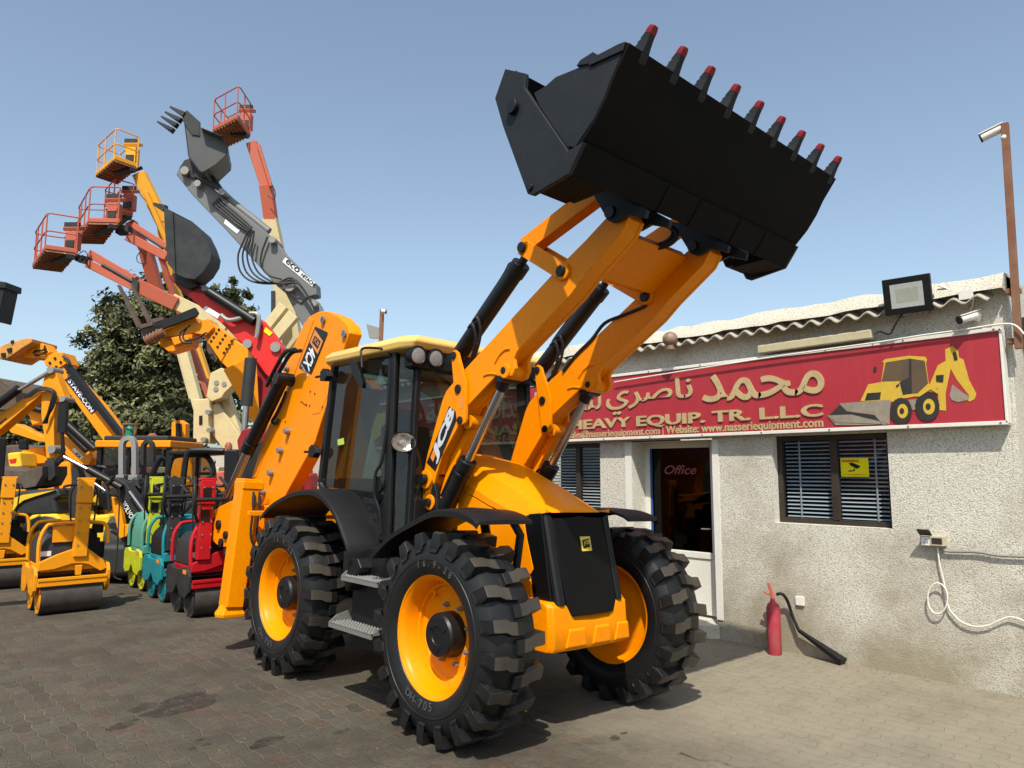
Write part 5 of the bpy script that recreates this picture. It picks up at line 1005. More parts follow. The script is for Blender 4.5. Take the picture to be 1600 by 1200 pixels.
# ---------------------------------------------------------------- the yard behind: rollers
G0 = 0.0
def roller(loc, label, cols, variant=0, x0=.06):
    t = thing("walk_behind_roller", label, "roller", loc, (0, 0, 0), "walk-behind rollers parked in the yard")
    fr, hood, guard, col = cols
    for y in (0, .46):
        mb = MB(); mb.lathe([(-.33, .0), (-.33, .13), (-.31, .15), (-.32, .185), (-.325, .20), (.325, .20), (.32, .185), (.31, .15), (.33, .13), (.33, 0)], (0, y, .20), (1, 0, 0), 40); dr = mb.obj("drum", 'drum', t, angle=30)
        mb = MB(); mb.lathe([(-.335, 0), (-.335, .12), (-.318, .15), (-.322, .172)], (0, y, .20), (1, 0, 0), 32)
        for k in range(3): a = k * 2.09 + .5; mb.beam((-.326, y + math.cos(a) * .05, .2 + math.sin(a) * .05), (-.326, y + math.cos(a) * .18, .2 + math.sin(a) * .18), .02, .03, side=(1, 0, 0))
        mb.obj("drum_hub", guard if variant != 3 else 'dgry', dr)
    for x in (-.385, .385):
        mb = MB(); mb.prism([(x - .02, y, z) for y, z in ((-.16, .30), (-.17, .48), (-.12, .56), (.04, .58), (.10, .54), (.36, .54), (.42, .58), (.58, .56), (.62, .48), (.60, .27), (.52, .22), (.34, .25), (.23, .36), (.12, .25), (-.06, .22))], (.04, 0, 0))
        for yy in (-.05, .05, .40, .50): mb.prism([(x - .024, yy + a, .36 + b) for a, b in ((-.02, -.05), (.02, -.05), (.02, .06), (-.02, .06))], (.048, 0, 0))
        mb.obj("side_plate", guard, t, bevel=.008, keep=True)
    mb = MB(); mb.span((-.37, -.21, .40), (.37, -.19, .44)); mb.span((-.37, -.20, .34), (.37, -.17, .41)); mb.span((-.37, .62, .36), (.37, .65, .44))
    mb.prism([(x, -.14, z) for x, z in ((-.37, .52), (-.36, .62), (-.18, .70), (.0, .76), (.14, .76), (.33, .60), (.37, .50), (.30, .47), (.16, .56), (.08, .58), (-.02, .58), (-.20, .53))], (0, .05, 0)); mb.prism([(x, -.15, z) for x, z in ((.02, .56), (.10, .56), (.09, .44), (.03, .44))], (0, .05, 0)); mb.span((-.34, -.1, .50), (.34, .56, .58)); mb.obj("frame", fr, t, bevel=.008, keep=True)
    mb = MB(); hz = .98 if variant != 2 else 1.12
    mb.loft([[(-.34 + a, -.02 + a, z), (.02 if variant != 2 else .20, -.02 + a, z), (.02 if variant != 2 else .20, .52 - a, z), (-.34 + a, .52 - a, z)] for z, a in ((.58, .0), (.80, .0), (hz - .10, .03), (hz - .02, .09))]); ho = mb.obj("hood", hood, t, bevel=.02)
    mb = MB(); mb.span((.04, .08, .58), (.33, .44, .86)); mb.cyl((.20, .10, .88), (.20, .42, .88), .10); mb.box((.30, .1, .98), (.10, .14, .12)); mb.box((.12, .3, 1.0), (.14, .2, .10)); mb.cyl((.36, .2, .6), (.36, .2, .8), .05); mb.obj("engine", 'blk', t, bevel=.012, keep=True)
    mb = MB(); mb.tube([(-.36, -.10, .60), (-.36, -.08, .85), (-.30, -.06, 1.02), (-.20, -.05, 1.06), (.24, -.05, 1.06), (.36, -.06, 1.00), (.38, -.08, .80)], .022, smooth=4); mb.tube([(-.36, .55, .60), (-.36, .55, .88), (-.30, .55, 1.02), (-.2, .55, 1.06), (.24, .55, 1.06), (.36, .55, 1.0), (.38, .55, .62)], .022, smooth=4); mb.span((-.22, -.045, .84), (.10, -.02, 1.03)); mb.obj("lifting_frame", fr if variant != 2 else hood, t)
    mb = MB(); mb.beam((x0, -.12, .66), (x0 + .02, -.10, 1.30), .15, .10, side=(1, 0, 0)); mb.beam((x0 + .02, -.11, 1.30), (x0 + .03, -.09, 1.58), .165, .12, side=(1, 0, 0)); mb.span((x0 - .06, -.14, 1.58), (x0 + .13, -.03, 1.61)); co = mb.obj("handle_column", col, t, bevel=.008)
    mb = MB()
    for z in (.8, .95, 1.1, 1.25, 1.5):
        for s_ in (-.05, .05): mb.cyl((x0 + .02 + s_, -.172, z), (x0 + .02 + s_, -.16, z), .011, n=8)
    mb.obj("bolt", 'stl', co)
    if variant in (2, 3, 0):
        mb = MB(); mb.span((x0 - .04, -.165, 1.36), (x0 + .06, -.158, 1.50)); mb.span((x0 - .05, -.163, 1.10), (x0 + .05, -.152, 1.24)); mb.obj("dark_inset", 'bst', co)
        mb = MB()
        for k_ in (-.12, .17): mb.tube([(x0 + k_, -.10, 1.62), (x0 + k_ * 1.3, -.22, 1.50), (x0 + k_ * 1.35, -.24, 1.34), (x0 + k_ * 1.1, -.18, 1.22), (x0 + k_ * .6, -.10, 1.10)], .018, smooth=4)
        mb.tube([(x0 - .15, -.23, 1.36), (x0 + .22, -.23, 1.36)], .026); mb.obj("hand_grip", 'hose', t, keep=True)
    mb = MB(); mb.tube([(x0 - .16, -.02, 1.44), (x0 - .15, .18, 1.50), (x0 + .03, .24, 1.52), (x0 + .2, .18, 1.50), (x0 + .21, -.02, 1.44)], .016, smooth=3); mb.tube([(x0 - .08, -.03, 1.5), (x0 - .12, -.06, 1.4), (x0 - .10, -.04, 1.1), (x0 - .06, .02, .8)], .010, smooth=4); mb.tube([(x0 + .14, -.03, 1.5), (x0 + .17, -.06, 1.4), (x0 + .15, -.02, 1.0), (x0 + .10, .04, .8)], .010, smooth=4); mb.obj("hand_bar", 'hose', t, keep=True)
    mb = MB(); mb.add([(-.386 - .021, -.1, .50), (-.386 - .021, .02, .50), (-.386 - .021, .02, .55), (-.386 - .021, -.1, .55)], [(0, 3, 2, 1)]); mb.obj("sticker", 'ost', t, smooth=False)
    if variant in (1, 3):
        mb = MB(); mb.add([(-.33, -.025, .68), (-.22, -.025, .68), (-.22, -.025, .74), (-.33, -.025, .74)], [(0, 1, 2, 3)]); mb.obj("warning_sticker", 'whs', ho, smooth=False)
    return t
def gpt(px, py): p = on_z(px, py); return (p.x, p.y, 0)
A0 = on_z(106, 956)
roller((A0.x, A0.y + .02, 0), "small yellow twin-drum roller with upright handle, standing alone nearest on the left", ('ryel', 'dgry', 'ryel', 'ryel'), 1)
B0 = on_z(-12, 921); roller((B0.x, B0.y, 0), "yellow twin-drum roller cut by the left edge of the photo", ('ryel', 'dgry', 'ryel', 'ryel'), 1)
C0 = on_z(318, 961); red = roller((C0.x + .15, C0.y, 0), "red twin-drum roller with black hood and grey grille in front of the stabiliser leg", ('rred', 'dgry', 'dgry', 'rred'), 3, -.24)
mb = MB(); mb.span((.0, -.20, .70), (.36, -.13, 1.12)); gq = mb.obj("grille", 'galv', red, bevel=.01)
mb = MB()
for k in range(11): mb.span((.02 + k * .03, -.207, .84), (.034 + k * .03, -.199, 1.08))
mb.obj("grille_slot", 'bst', gq, keep=True); mb = MB(); mb.text("AMMANN", (.05, -.207, .735), (1, 0, 0), (0, 0, 1), width=.29, height=.05, bold=.04); mb.obj("lettering", 'bst', gq, smooth=False, keep=True)
D0 = on_z(262, 940); roller((D0.x + .26, D0.y + .05, 0), "teal twin-drum roller with dark handle beside the red one", ('teal', 'blk', 'teal', 'dgry'), 0, -.27)
E0 = on_z(215, 923); roller((E0.x + .36, E0.y, 0), "lime and sage green twin-drum roller with lime handle behind the teal one", ('sage', 'sage', 'lime', 'lime'), 2, -.24)

# ---------------------------------------------------------------- helpers for the machines further back
def slab(mb, pts, d, th=.3, mi=0): mb.prism([at(px, py, d) for px, py in pts], FWD * th, mi)
def pbeam(mb, p0, p1, d0, d1, w, h, mi=0, h2=None): mb.beam(at(*p0, d0), at(*p1, d1), w, h, side=FWD, mi=mi, h2=h2)
def ptube(mb, pts, d, r, smooth=0, n=8): mb.tube([at(px, py, d) for px, py in pts], r, n, smooth=smooth)
def pcyl(mb, p0, p1, d, r, d1=None): mb.cyl(at(*p0, d), at(*p1, d1 or d), r, n=14)
def base(px, d): p = at(px, 735, d); return (p.x, p.y, 0)
def wheels(t, c, ax, fwdv, r, w, gap, track, mat='tyre'):
    c, ax, fv = Vector(c), Vector(ax), Vector(fwdv)
    for s in (-1, 1):
        for k in (-1, 1):
            o = c + ax * s * track / 2 + fv * k * gap / 2 + Vector((0, 0, r)); mb = MB(); mb.lathe([(-w / 2, r * .55), (-w / 2 - .01, r * .8), (-w / 2 + .03, r * .96), (-w / 4, r), (w / 4, r), (w / 2 - .03, r * .96), (w / 2 + .01, r * .8), (w / 2, r * .55)], o, ax, 28); wl = mb.obj("wheel", 'tyre', t, world=True)
            mb = MB(); mb.cyl(o - ax * (w / 2 - .02), o + ax * (w / 2 - .02), r * .56, n=20); mb.obj("rim", 'ryel', wl)
def basket(t, L, B, Rr, d, hgt, cols, box_at=.75, rail_up=None):
    zc = at((L[0] + Rr[0]) / 2, (L[1] + Rr[1]) / 2, d).z; l, b, r = [on_z(p[0], p[1], zc) for p in (L, B, Rr)]; k = l + r - b; cs = [l, b, r, k]; fl, rl = cols
    mb = MB(); mb.prism([p + Vector((0, 0, .02)) for p in cs], (0, 0, .14)); f = mb.obj("platform", fl, t, world=True, bevel=.02)
    mb = MB(); c = (l + r) / 2
    ins = [c + (p - c) * .97 + Vector((0, 0, .0)) for p in cs]; mb.prism(ins, (0, 0, .03))
    for i in range(9): a = ins[0].lerp(ins[3], i / 8); e = ins[1].lerp(ins[2], i / 8); mb.beam(a - Vector((0, 0, .02)), e - Vector((0, 0, .02)), .03, .05)
    mb.obj("underside", 'orarust', f, keep=True)
    mb = MB(); rd = .022
    for q, z in ((cs, hgt), (cs, hgt * .52)):
        top = [p + Vector((0, 0, z)) for p in q]; lp = []
        for i in range(4):
            p, n_, pr = top[i], top[(i + 1) % 4], top[i - 1]; lp += [p + (pr - p) * .10, p + (pr - p) * .03 + (n_ - p) * .03, p + (n_ - p) * .10]
        mb.tube(lp + [lp[0]], rd, 7)
    for i in range(4):
        p, n_ = cs[i], cs[(i + 1) % 4]; m = max(1, round((n_ - p).length / .75))
        for j in range(m): q = p.lerp(n_, (j + .06) / m); mb.tube([q, q + Vector((0, 0, hgt))], rd, 7)
    mb.obj("guard_rail", rl, t, world=True, keep=True)
    mb = MB(); e = b.lerp(r, box_at) * .9 + c * .1; mb.box(e + Vector((0, 0, .55)), (.34, .30, .55), Matrix.Rotation(-YAW, 3, 'Z')); mb.box(e + Vector((0, 0, .95)), (.5, .34, .12), Matrix.Rotation(-YAW, 3, 'Z') @ Matrix.Rotation(.4, 3, 'X')); cb = mb.obj("control_box", fl, t, world=True, bevel=.02)
    mb = MB(); mb.box(e + Vector((0, 0, .42)) - FWD * .16, (.26, .04, .22), Matrix.Rotation(-YAW, 3, 'Z')); mb.box(e + Vector((0, 0, 1.02)) - FWD * .1, (.44, .10, .16), Matrix.Rotation(-YAW, 3, 'Z')); mb.obj("console", 'dgry', cb)
    mb = MB(); mb.beam(c + Vector((0, 0, -.02)), k.lerp(r, .8) + Vector((0, 0, -.10)), .2, .12); mb.obj("mount", 'dgry', t, world=True)
    return zc
# ---- the four boom lifts
def lift(px, d, label): return thing("boom_lift", label, "boom lift", base(px, d), (0, 0, 0), "boom lifts with raised platforms at the back of the yard")
def lift_base(t, px, d, mat):
    c = Vector(base(px, d)); rt = Matrix.Rotation(-YAW, 3, 'Z'); mb = MB(); mb.box(c + Vector((0, 0, .75)), (2.3, 1.2, .5), rt); mb.box(c + Vector((0, 0, 1.4)), (2.6, 1.5, .8), rt); mb.obj("chassis", mat, t, world=True, bevel=.04); wheels(t, c, FWD, RGT, .45, .35, 2.2, 1.9)
t = lift(330, 23.5, "yellow boom lift whose platform hangs left of the grey excavator bucket")
basket(t, (149, 275), (185, 287), (216, 263), 23.5, 1.05, ('lyel', 'lyel')); mb = MB(); pbeam(mb, (218, 272), (262, 362), 23.4, 23.7, .34, .40); pbeam(mb, (228, 300), (262, 380), 23.2, 23.5, .2, .14); u = mb.obj("upper_boom", 'lyel', t, world=True, bevel=.02, keep=True)
mb = MB(); pbeam(mb, (256, 352), (266, 440), 23.7, 24, .30, .34); pbeam(mb, (264, 430), (290, 500), 24, 24.3, .3, .30); pbeam(mb, (304, 526), (328, 600), 24.3, 24.3, .3, .17); mb.obj("lower_boom", 'lyel', t, world=True, bevel=.02, keep=True)
mb = MB(); ptube(mb, [(210, 272), (216, 300), (238, 320), (262, 322)], 23.2, .012, 4); ptube(mb, [(205, 268), (222, 262)], 23.4, .06); mb.obj("hose", 'hose', t, world=True, keep=True); lift_base(t, 352, 24.5, 'lyel')
t = lift(420, 24, "orange boom lift standing highest, its platform right behind the grey bucket")
basket(t, (332, 205), (353, 231), (391, 213), 24, 1.12, ('ora', 'ora'), .9); mb = MB(); pbeam(mb, (394, 224), (418, 296), 24, 24, .30, .36); pbeam(mb, (404, 226), (424, 292), 23.8, 23.8, .12, .10); mb.obj("jib", 'ora', t, world=True, bevel=.02, keep=True)
mb = MB(); pbeam(mb, (416, 290), (424, 348), 24, 24.2, .36, .40); mb.obj("upper_boom", 'ora', t, world=True, bevel=.02); mb = MB(); pbeam(mb, (422, 342), (452, 500), 24.2, 24.6, .40, .46, h2=.6); pbeam(mb, (452, 500), (470, 620), 24.6, 24.8, .40, .6); mb.obj("lower_boom", 'cream', t, world=True, bevel=.02, keep=True)
mb = MB(); pbeam(mb, (414, 516), (444, 478), 24, 24, .3, .30); pbeam(mb, (424, 534), (460, 492), 23.8, 23.8, .3, .36); mb.obj("link_arm", 'cream', t, world=True, bevel=.02); mb = MB(); pbeam(mb, (427, 500), (427, 455), 24, 24, .1, .12); mb.obj("ram", 'dgry', t, world=True); mb = MB(); ptube(mb, [(418, 305), (428, 312), (430, 300), (424, 286)], 23.7, .014, 4); mb.obj("hose", 'hose', t, world=True); lift_base(t, 470, 25, 'cream')
t = lift(300, 22, "orange boom lift with the lowest platform, furthest left against the sky")
basket(t, (50, 418), (98, 424), (122, 397), 22, 1.10, ('ora', 'ora')); mb = MB(); pbeam(mb, (140, 396), (212, 438), 22, 22, .16, .24); mb.obj("jib_link", 'ora', t, world=True, bevel=.02); mb = MB(); pbeam(mb, (138, 412), (212, 449), 22, 22, .22, .26); mb.obj("jib", 'ora', t, world=True, bevel=.02)
mb = MB(); pcyl(mb, (160, 414), (206, 440), 21.9, .05); pbeam(mb, (122, 404), (140, 408), 22, 22, .3, .2); slab(mb, [(206, 432), (216, 440), (214, 456), (206, 452)], 21.8, .3); mb.obj("knuckle", 'dgry', t, world=True, keep=True)
mb = MB(); pbeam(mb, (214, 446), (276, 476), 22, 22.3, .30, .42); slab(mb, [(232, 444), (242, 452), (238, 466), (230, 462)], 22, .3); mb.obj("upper_boom", 'ora', t, world=True, bevel=.02, keep=True)
mb = MB(); pbeam(mb, (270, 470), (356, 512), 22.4, 22.6, .36, .44); pbeam(mb, (350, 508), (372, 560), 22.6, 22.8, .3, .36); mb.obj("boom_sleeve", 'cream', t, world=True, bevel=.02, keep=True)
mb = MB(); pbeam(mb, (284, 536), (312, 640), 22.6, 22.6, .3, .28); pbeam(mb, (276, 536), (300, 624), 22.9, 22.9, .2, .12); mb.obj("riser", 'cream', t, world=True, bevel=.02)
mb = MB(); slab(mb, [(302, 624), (331, 622), (331, 660), (327, 693), (301, 691)], 20.6, .5); slab(mb, [(328, 583), (346, 574), (369, 597), (351, 614), (346, 622), (330, 628), (322, 620)], 20.4, .5); kn = mb.obj("mast_bracket", 'cream', t, world=True, bevel=.03); mb = MB(); pbeam(mb, (330, 640), (382, 712), 20.9, 20.9, .5, .62); pbeam(mb, (352, 616), (376, 690), 21, 21, .3, .26); mb.obj("lower_boom", 'cream', t, world=True, bevel=.03, keep=True)
mb = MB(); slab(mb, [(311, 650), (316, 649), (316, 663), (311, 664)], 20.58, .03); mb.obj("slot", 'bst', kn)
mb = MB()
for px, py in ((324, 644), (326, 672), (317, 687), (338, 598), (350, 600), (337, 608)): p = at(px, py, 20.38); mb.cyl(p, p + FWD * .3, .07, n=12)
mb.obj("pin", 'stl', kn)
mb = MB(); ptube(mb, [(122, 398), (132, 392), (138, 402), (134, 412), (126, 408), (130, 398)], 21.8, .014, 4); mb.obj("hose", 'hose', t, world=True); lift_base(t, 330, 23, 'cream')
t = lift(290, 23, "orange boom lift with the middle platform just above and right of the lowest one")
basket(t, (118, 379), (163, 380), (187, 349), 23, 1.15, ('ora', 'ora')); mb = MB(); pbeam(mb, (200, 370), (262, 402), 23, 23, .22, .28); mb.obj("jib", 'ora', t, world=True, bevel=.02); mb = MB(); pbeam(mb, (208, 352), (262, 386), 23, 23, .16, .20); mb.obj("jib_link", 'ora', t, world=True, bevel=.02)
mb = MB(); pbeam(mb, (184, 360), (204, 360), 23, 23, .3, .26); pcyl(mb, (215, 362), (255, 388), 22.9, .04); mb.obj("knuckle", 'dgry', t, world=True, keep=True); mb = MB(); pbeam(mb, (250, 396), (284, 500), 23, 23.6, .2, .14); pbeam(mb, (292, 520), (328, 624), 23.6, 23.8, .3, .15); mb.obj("upper_boom", 'ora', t, world=True, bevel=.02, keep=True); lift_base(t, 300, 24.2, 'ora')
t = lift(280, 24.5, "orange boom lift with the small platform half hidden behind the middle one")
basket(t, (160, 346), (190, 353), (208, 337), 24.5, 1.1, ('ora', 'ora')); mb = MB(); pbeam(mb, (205, 348), (232, 400), 24.5, 24.5, .3, .32); mb.obj("jib", 'ora', t, world=True, bevel=.02); mb = MB(); pbeam(mb, (228, 392), (250, 470), 24.5, 25, .4, .36); pbeam(mb, (282, 520), (308, 626), 25, 25, .3, .14); mb.obj("upper_boom", 'ora', t, world=True, bevel=.02, keep=True); mb = MB(); ptube(mb, [(222, 392), (214, 400), (216, 410), (230, 412)], 24.2, .014, 4); mb.obj("hose", 'hose', t, world=True); lift_base(t, 270, 25.6, 'ora')

# ---- grey excavator
d = 17.0
t = thing("grey_excavator", "grey excavator with its arm and toothed bucket raised high behind the loader", "excavator", base(560, d + .5))
mb = MB(); arm_px = [(275, 272), (280, 262), (290, 258), (300, 262), (352, 312), (385, 338), (428, 372), (442, 392), (494, 443), (495, 460), (480, 464), (470, 474), (448, 458), (433, 447), (350, 356), (300, 304)]; slab(mb, arm_px, d, .42); am = mb.obj("arm", 'gry', t, world=True, bevel=.02)
mb = MB(); slab(mb, [(433, 447), (448, 442), (480, 460), (495, 470), (520, 515), (600, 640), (572, 650), (474, 512), (446, 458)], d + .05, .32); mb.obj("boom", 'gry', t, world=True, bevel=.02)
mb = MB(); side = [(286, 178), (292, 182), (314, 199), (346, 212), (356, 230), (355, 240), (338, 256), (318, 268), (312, 268), (294, 244)]
A_ = [at(px, py, d - .3) for px, py in side]; bo_ = -RGT * .30 + UP * .02 + FWD * 1.0
mb.prism(A_, FWD * .03 - RGT * .01); mb.prism([p + bo_ for p in A_], FWD * .03)
bk_ = [A_[i] for i in (2, 3, 4, 5, 6, 7, 8)]; mb.loft([[p + FWD * .02, p + bo_] for p in bk_], closed=False); mb.loft([[p * .985 + CAM * .015 + FWD * .02, p * .985 + CAM * .015 + bo_] for p in bk_[::-1]], closed=False)
mb.prism([A_[0], A_[1], A_[1] + bo_, A_[0] + bo_], UP * -.05 + RGT * .02); mb.prism([A_[0], A_[9], A_[8], A_[8] + bo_, A_[9] + bo_ + RGT * .05, A_[0] + bo_], RGT * .03)
ebk = mb.obj("bucket", paint("worn_grey_steel", (.075, .078, .08), .45, .35, (.12, .115, .11), scale=3), t, world=True, keep=True, angle=25)
mb = MB(); mb.prism([at(px, py, d - .33) for px, py in ((284, 180), (292, 172), (312, 190), (312, 212), (300, 210), (286, 190))], FWD * .05); mb.obj("side_cutter", 'dgry', ebk)
for a, b in (((289, 180), (266, 167)), ((283, 189), (258, 175)), ((277, 197), (252, 182)), ((271, 205), (246, 190))):
    mb = MB(); i_ = (289 - a[0]) / 18; mb.beam(at(*a, d - .3 + i_ * .7), at(*b, d - .3 + i_ * .7), .13, .13, side=FWD, w2=.06, h2=.04); mb.obj("tooth", 'dgry', ebk, bevel=.01)
mb = MB(); slab(mb, [(280, 262), (288, 250), (300, 246), (318, 262), (336, 257), (330, 272), (312, 282), (296, 276), (284, 272)], d - .06, .5); pbeam(mb, (305, 272), (346, 297), d - .1, d - .1, .1, .12); pbeam(mb, (322, 262), (350, 303), d - .0, d - .0, .1, .10); mb.obj("bucket_linkage", 'dgry', t, world=True, bevel=.01, keep=True)
mb = MB()
for px, py, r_ in ((288, 266, .10), (308, 286, .08), (346, 299, .08), (425, 374, .08), (452, 447, .12), (490, 474, .07)): p = at(px, py, d - .16); mb.cyl(p, p + FWD * .6, r_, n=16)
mb.obj("pin", 'galv', t, world=True)
mb = MB()
for k in range(4): ptube(mb, [(332 + k * 3, 318 - k * 3), (368 + k * 3, 349 - k * 3), (388 + k * 2, 362 - k * 2)], d - .06, .02)
for k in range(4): ptube(mb, [(388 + k * 3, 361), (380 + k * 5, 378), (372 + k * 7, 400), (376 + k * 9, 425), (395 + k * 10, 440), (430 + k * 4, 443), (456 + k * 3, 434 + k * 3), (476, 455), (490, 480)], d - .12 - .03 * k, .022, 4)
ptube(mb, [(418, 370), (409, 395), (408, 415), (420, 430), (440, 436)], d - .1, .022, 4); mb.obj("hose", 'hose', t, world=True, keep=True)
mb = MB(); pcyl(mb, (352, 308), (420, 362), d + .2, .10); mb.obj("ram", 'gry', t, world=True)
mb = MB(); mb.poly([at(px, py, d - .012) for px, py in ((446, 402), (493, 442), (488, 448), (441, 409))]); es = mb.obj("sticker", 'whs', am, smooth=False)
e1 = (at(490, 445, d) - at(443.5, 405.5, d)).normalized(); e2 = (-FWD).cross(e1); mb = MB(); o_ = at(444, 408.5, d - .02); L_ = (at(490, 445, d) - at(443.5, 405.5, d)).length; mb.text("eco", o_ + e1 * .03, e1, e2, width=L_ * .42, height=.10, bold=.02); mb.text("HITACHI", at(469.5, 430.5, d - .02), e1, e2, width=L_ * .44, height=.085, bold=.03); mb.obj("lettering", 'bst', es, smooth=False, keep=True)
mb = MB(); mb.poly([at(px, py, d - .012) for px, py in ((352, 342), (375, 360), (370, 365), (350, 349))]); mb.obj("label_plate", 'whs', am, smooth=False)
c = Vector(base(600, d + 1.2)); rt = Matrix.Rotation(-YAW + .3, 3, 'Z'); mb = MB(); mb.box(c + UP * 1.35, (2.6, 2.4, 1.0), rt); mb.obj("house", 'gry', t, world=True, bevel=.06); mb = MB(); mb.box(c + rt @ Vector((-.8, 0, 0)) + UP * .4, (.55, 3.4, .8), rt); mb.box(c + rt @ Vector((.8, 0, 0)) + UP * .4, (.55, 3.4, .8), rt); mb.obj("track", 'dgry', t, world=True, bevel=.15)
# ---- red excavator with dark bucket
d = 14.5
t = thing("red_excavator", "bright red excavator with a dark rounded bucket raised left of the grey arm", "excavator", base(430, d + .6))
mb = MB(); slab(mb, [(292, 461), (300, 455), (318, 458), (344, 474), (392, 500), (402, 496), (410, 500), (428, 522), (444, 545), (441, 552), (434, 553), (437, 571), (431, 584), (427, 596), (414, 584), (386, 545), (343, 502), (318, 484)], d, .22); rb = mb.obj("boom", 'bred', t, world=True, bevel=.02)
mb = MB(); slab(mb, [(262, 432), (276, 424), (312, 446), (330, 455), (346, 470), (330, 466), (306, 462), (290, 462)], d + .05, .26); mb.obj("arm", 'dred', t, world=True, bevel=.02)
side = [(257, 322), (263, 327), (300, 346), (314, 358), (324, 378), (330, 396), (328, 408), (318, 424), (304, 436), (290, 434), (276, 428), (262, 412), (257, 352)]
mb = MB(); A_ = [at(px, py, d - .4) for px, py in side]; bo_ = FWD * .50 - RGT * .02; mb.prism(A_, FWD * .03); mb.prism([p + bo_ for p in A_], FWD * .03); q_ = A_[2:10]; mb.loft([[p, p + bo_] for p in q_], closed=False); mb.loft([[p * .99 + A_[12] * .01, p * .99 + A_[12] * .01 + bo_] for p in q_[::-1]], closed=False); mb.prism([A_[0], A_[1], A_[2], A_[2] + bo_, A_[0] + bo_], UP * -.04); mb.prism([at(px, py, d - .44) for px, py in ((256, 322), (270, 332), (274, 426), (262, 412), (257, 352))], FWD * .05); rbk = mb.obj("bucket", 'dbkt', t, world=True, keep=True, angle=25)
mb = MB(); mb.beam(at(259, 326, d - .3), at(240, 318, d - .3), .12, .12, side=FWD, w2=.05, h2=.03); mb.beam(at(259, 328, d + .2), at(242, 321, d + .2), .12, .12, side=FWD, w2=.05, h2=.03); mb.obj("tooth", 'dgry', rbk)
mb = MB(); slab(mb, [(268, 424), (300, 436), (310, 446), (296, 452), (272, 440)], d - .05, .5); mb.obj("bucket_linkage", 'dbkt', t, world=True, bevel=.02)
mb = MB(); pcyl(mb, (326, 456), (398, 502), d - .1, .10); rr2 = mb.obj("arm_ram", 'blkm', t, world=True); mb = MB(); ptube(mb, [(345, 492), (356, 500), (372, 498), (392, 490), (404, 494), (402, 520), (400, 528)], d - .12, .045, 4); mb.obj("hose", 'galv', rr2)
mb = MB(); pcyl(mb, (392, 560), (385, 634), d - .2, .115); lr = mb.obj("lift_ram", 'dgry', t, world=True); mb = MB(); pcyl(mb, (385, 630), (380, 692), d - .2, .06); mb.obj("piston_rod", 'chr', lr)
mb = MB(); slab(mb, [(400, 560), (424, 592), (430, 680), (424, 760), (392, 760), (396, 690), (404, 640)], d + .12, .4); slab(mb, [(370, 688), (378, 672), (392, 668), (396, 690), (390, 706), (372, 704)], d - .3, .5); mb.obj("swing_post", 'dred', t, world=True, bevel=.02)
mb = MB()
for px, py, r_ in ((386, 537, .09), (430, 542, .10), (404, 505, .06), (319, 450, .06)): p = at(px, py, d - .06); mb.cyl(p, p + FWD * .5, r_, n=16)
mb.obj("pin", 'galv', rb)
mb = MB(); mb.poly([at(px, py, d - .012) for px, py in ((322, 478), (344, 491), (340, 498), (316, 483))]); mb.obj("label_plate", 'whs', rb, smooth=False); mb = MB(); mb.poly([at(px, py, d - .012) for px, py in ((415, 511), (426, 520), (421, 525), (412, 518))]); mb.obj("warning_sticker", 'yst', rb, smooth=False)
c = Vector(base(455, d + .9)); rt = Matrix.Rotation(-YAW - .2, 3, 'Z'); mb = MB(); mb.box(c + UP * 1.2, (1.7, 1.6, .9), rt); mb.obj("house", 'dred', t, world=True, bevel=.06); mb = MB(); mb.box(c + UP * 1.95, (.95, 1.2, 1.5), rt, taper=(.85, .85)); mb.obj("cab", 'dark', t, world=True, bevel=.05); mb = MB(); mb.box(c + rt @ Vector((-.65, 0, 0)) + UP * .35, (.4, 2.4, .7), rt); mb.box(c + rt @ Vector((.65, 0, 0)) + UP * .35, (.4, 2.4, .7), rt); mb.obj("track", 'dgry', t, world=True, bevel=.12)
mb = MB(); slab(mb, [(430, 640), (446, 640), (452, 760), (432, 760)], d - .2, .3); slab(mb, [(462, 640), (470, 642), (466, 740), (458, 740)], d - .3, .2); mb.obj("cab_post", 'bred', t, world=True, bevel=.01)
# ---- yellow telehandler with forks
d = 16.5
t = thing("fork_telehandler", "worn yellow telehandler with brown forks raised in front of the dark tree", "telehandler", base(420, d + 1))
mb = MB(); slab(mb, [(323, 496), (339, 511), (388, 546), (386, 602), (366, 586), (345, 565), (323, 535), (315, 520)], d, .30); slab(mb, [(324, 534), (341, 510), (366, 528), (345, 566)], d - .03, .34); bm = mb.obj("boom", 'oyel', t, world=True, bevel=.02); mb = MB(); pbeam(mb, (372, 568), (440, 690), d + .1, d + .4, .45, .60); mb.obj("outer_boom", 'oyel', t, world=True, bevel=.02)
mb = MB()
for i in range(3):
    for j in range(4): p = at(330 + i * 10 + j * 4, 533 - j * 6 + i * 9, d - .034); mb.cyl(p, p - FWD * .01, .03, n=8)
mb.obj("bolt", 'bst', bm, keep=True)
mb = MB(); slab(mb, [(250, 514), (256, 509), (296, 494), (304, 494), (310, 506), (316, 500), (326, 498), (334, 512), (322, 524), (300, 520), (292, 524), (262, 526), (253, 524)], d - .1, .5); hd = mb.obj("boom_head", 'oyel', t, world=True, bevel=.02)
mb = MB(); slab(mb, [(296, 520), (304, 520), (300, 540), (268, 550), (262, 549), (246, 536), (252, 528), (276, 534)], d - .05, .35); slab(mb, [(266, 527), (300, 522), (300, 530), (272, 540)], d - .15, .5); mb.obj("tilt_link", 'oyel', hd, bevel=.02, keep=True)
mb = MB(); slab(mb, [(241, 506), (304, 480), (309, 488), (306, 494), (243, 518)], d - .3, .10); slab(mb, [(220, 514), (244, 503), (246, 516), (224, 526)], d - .2, .8); cr = mb.obj("fork_carriage", 'blkm', t, world=True, bevel=.01, keep=True)
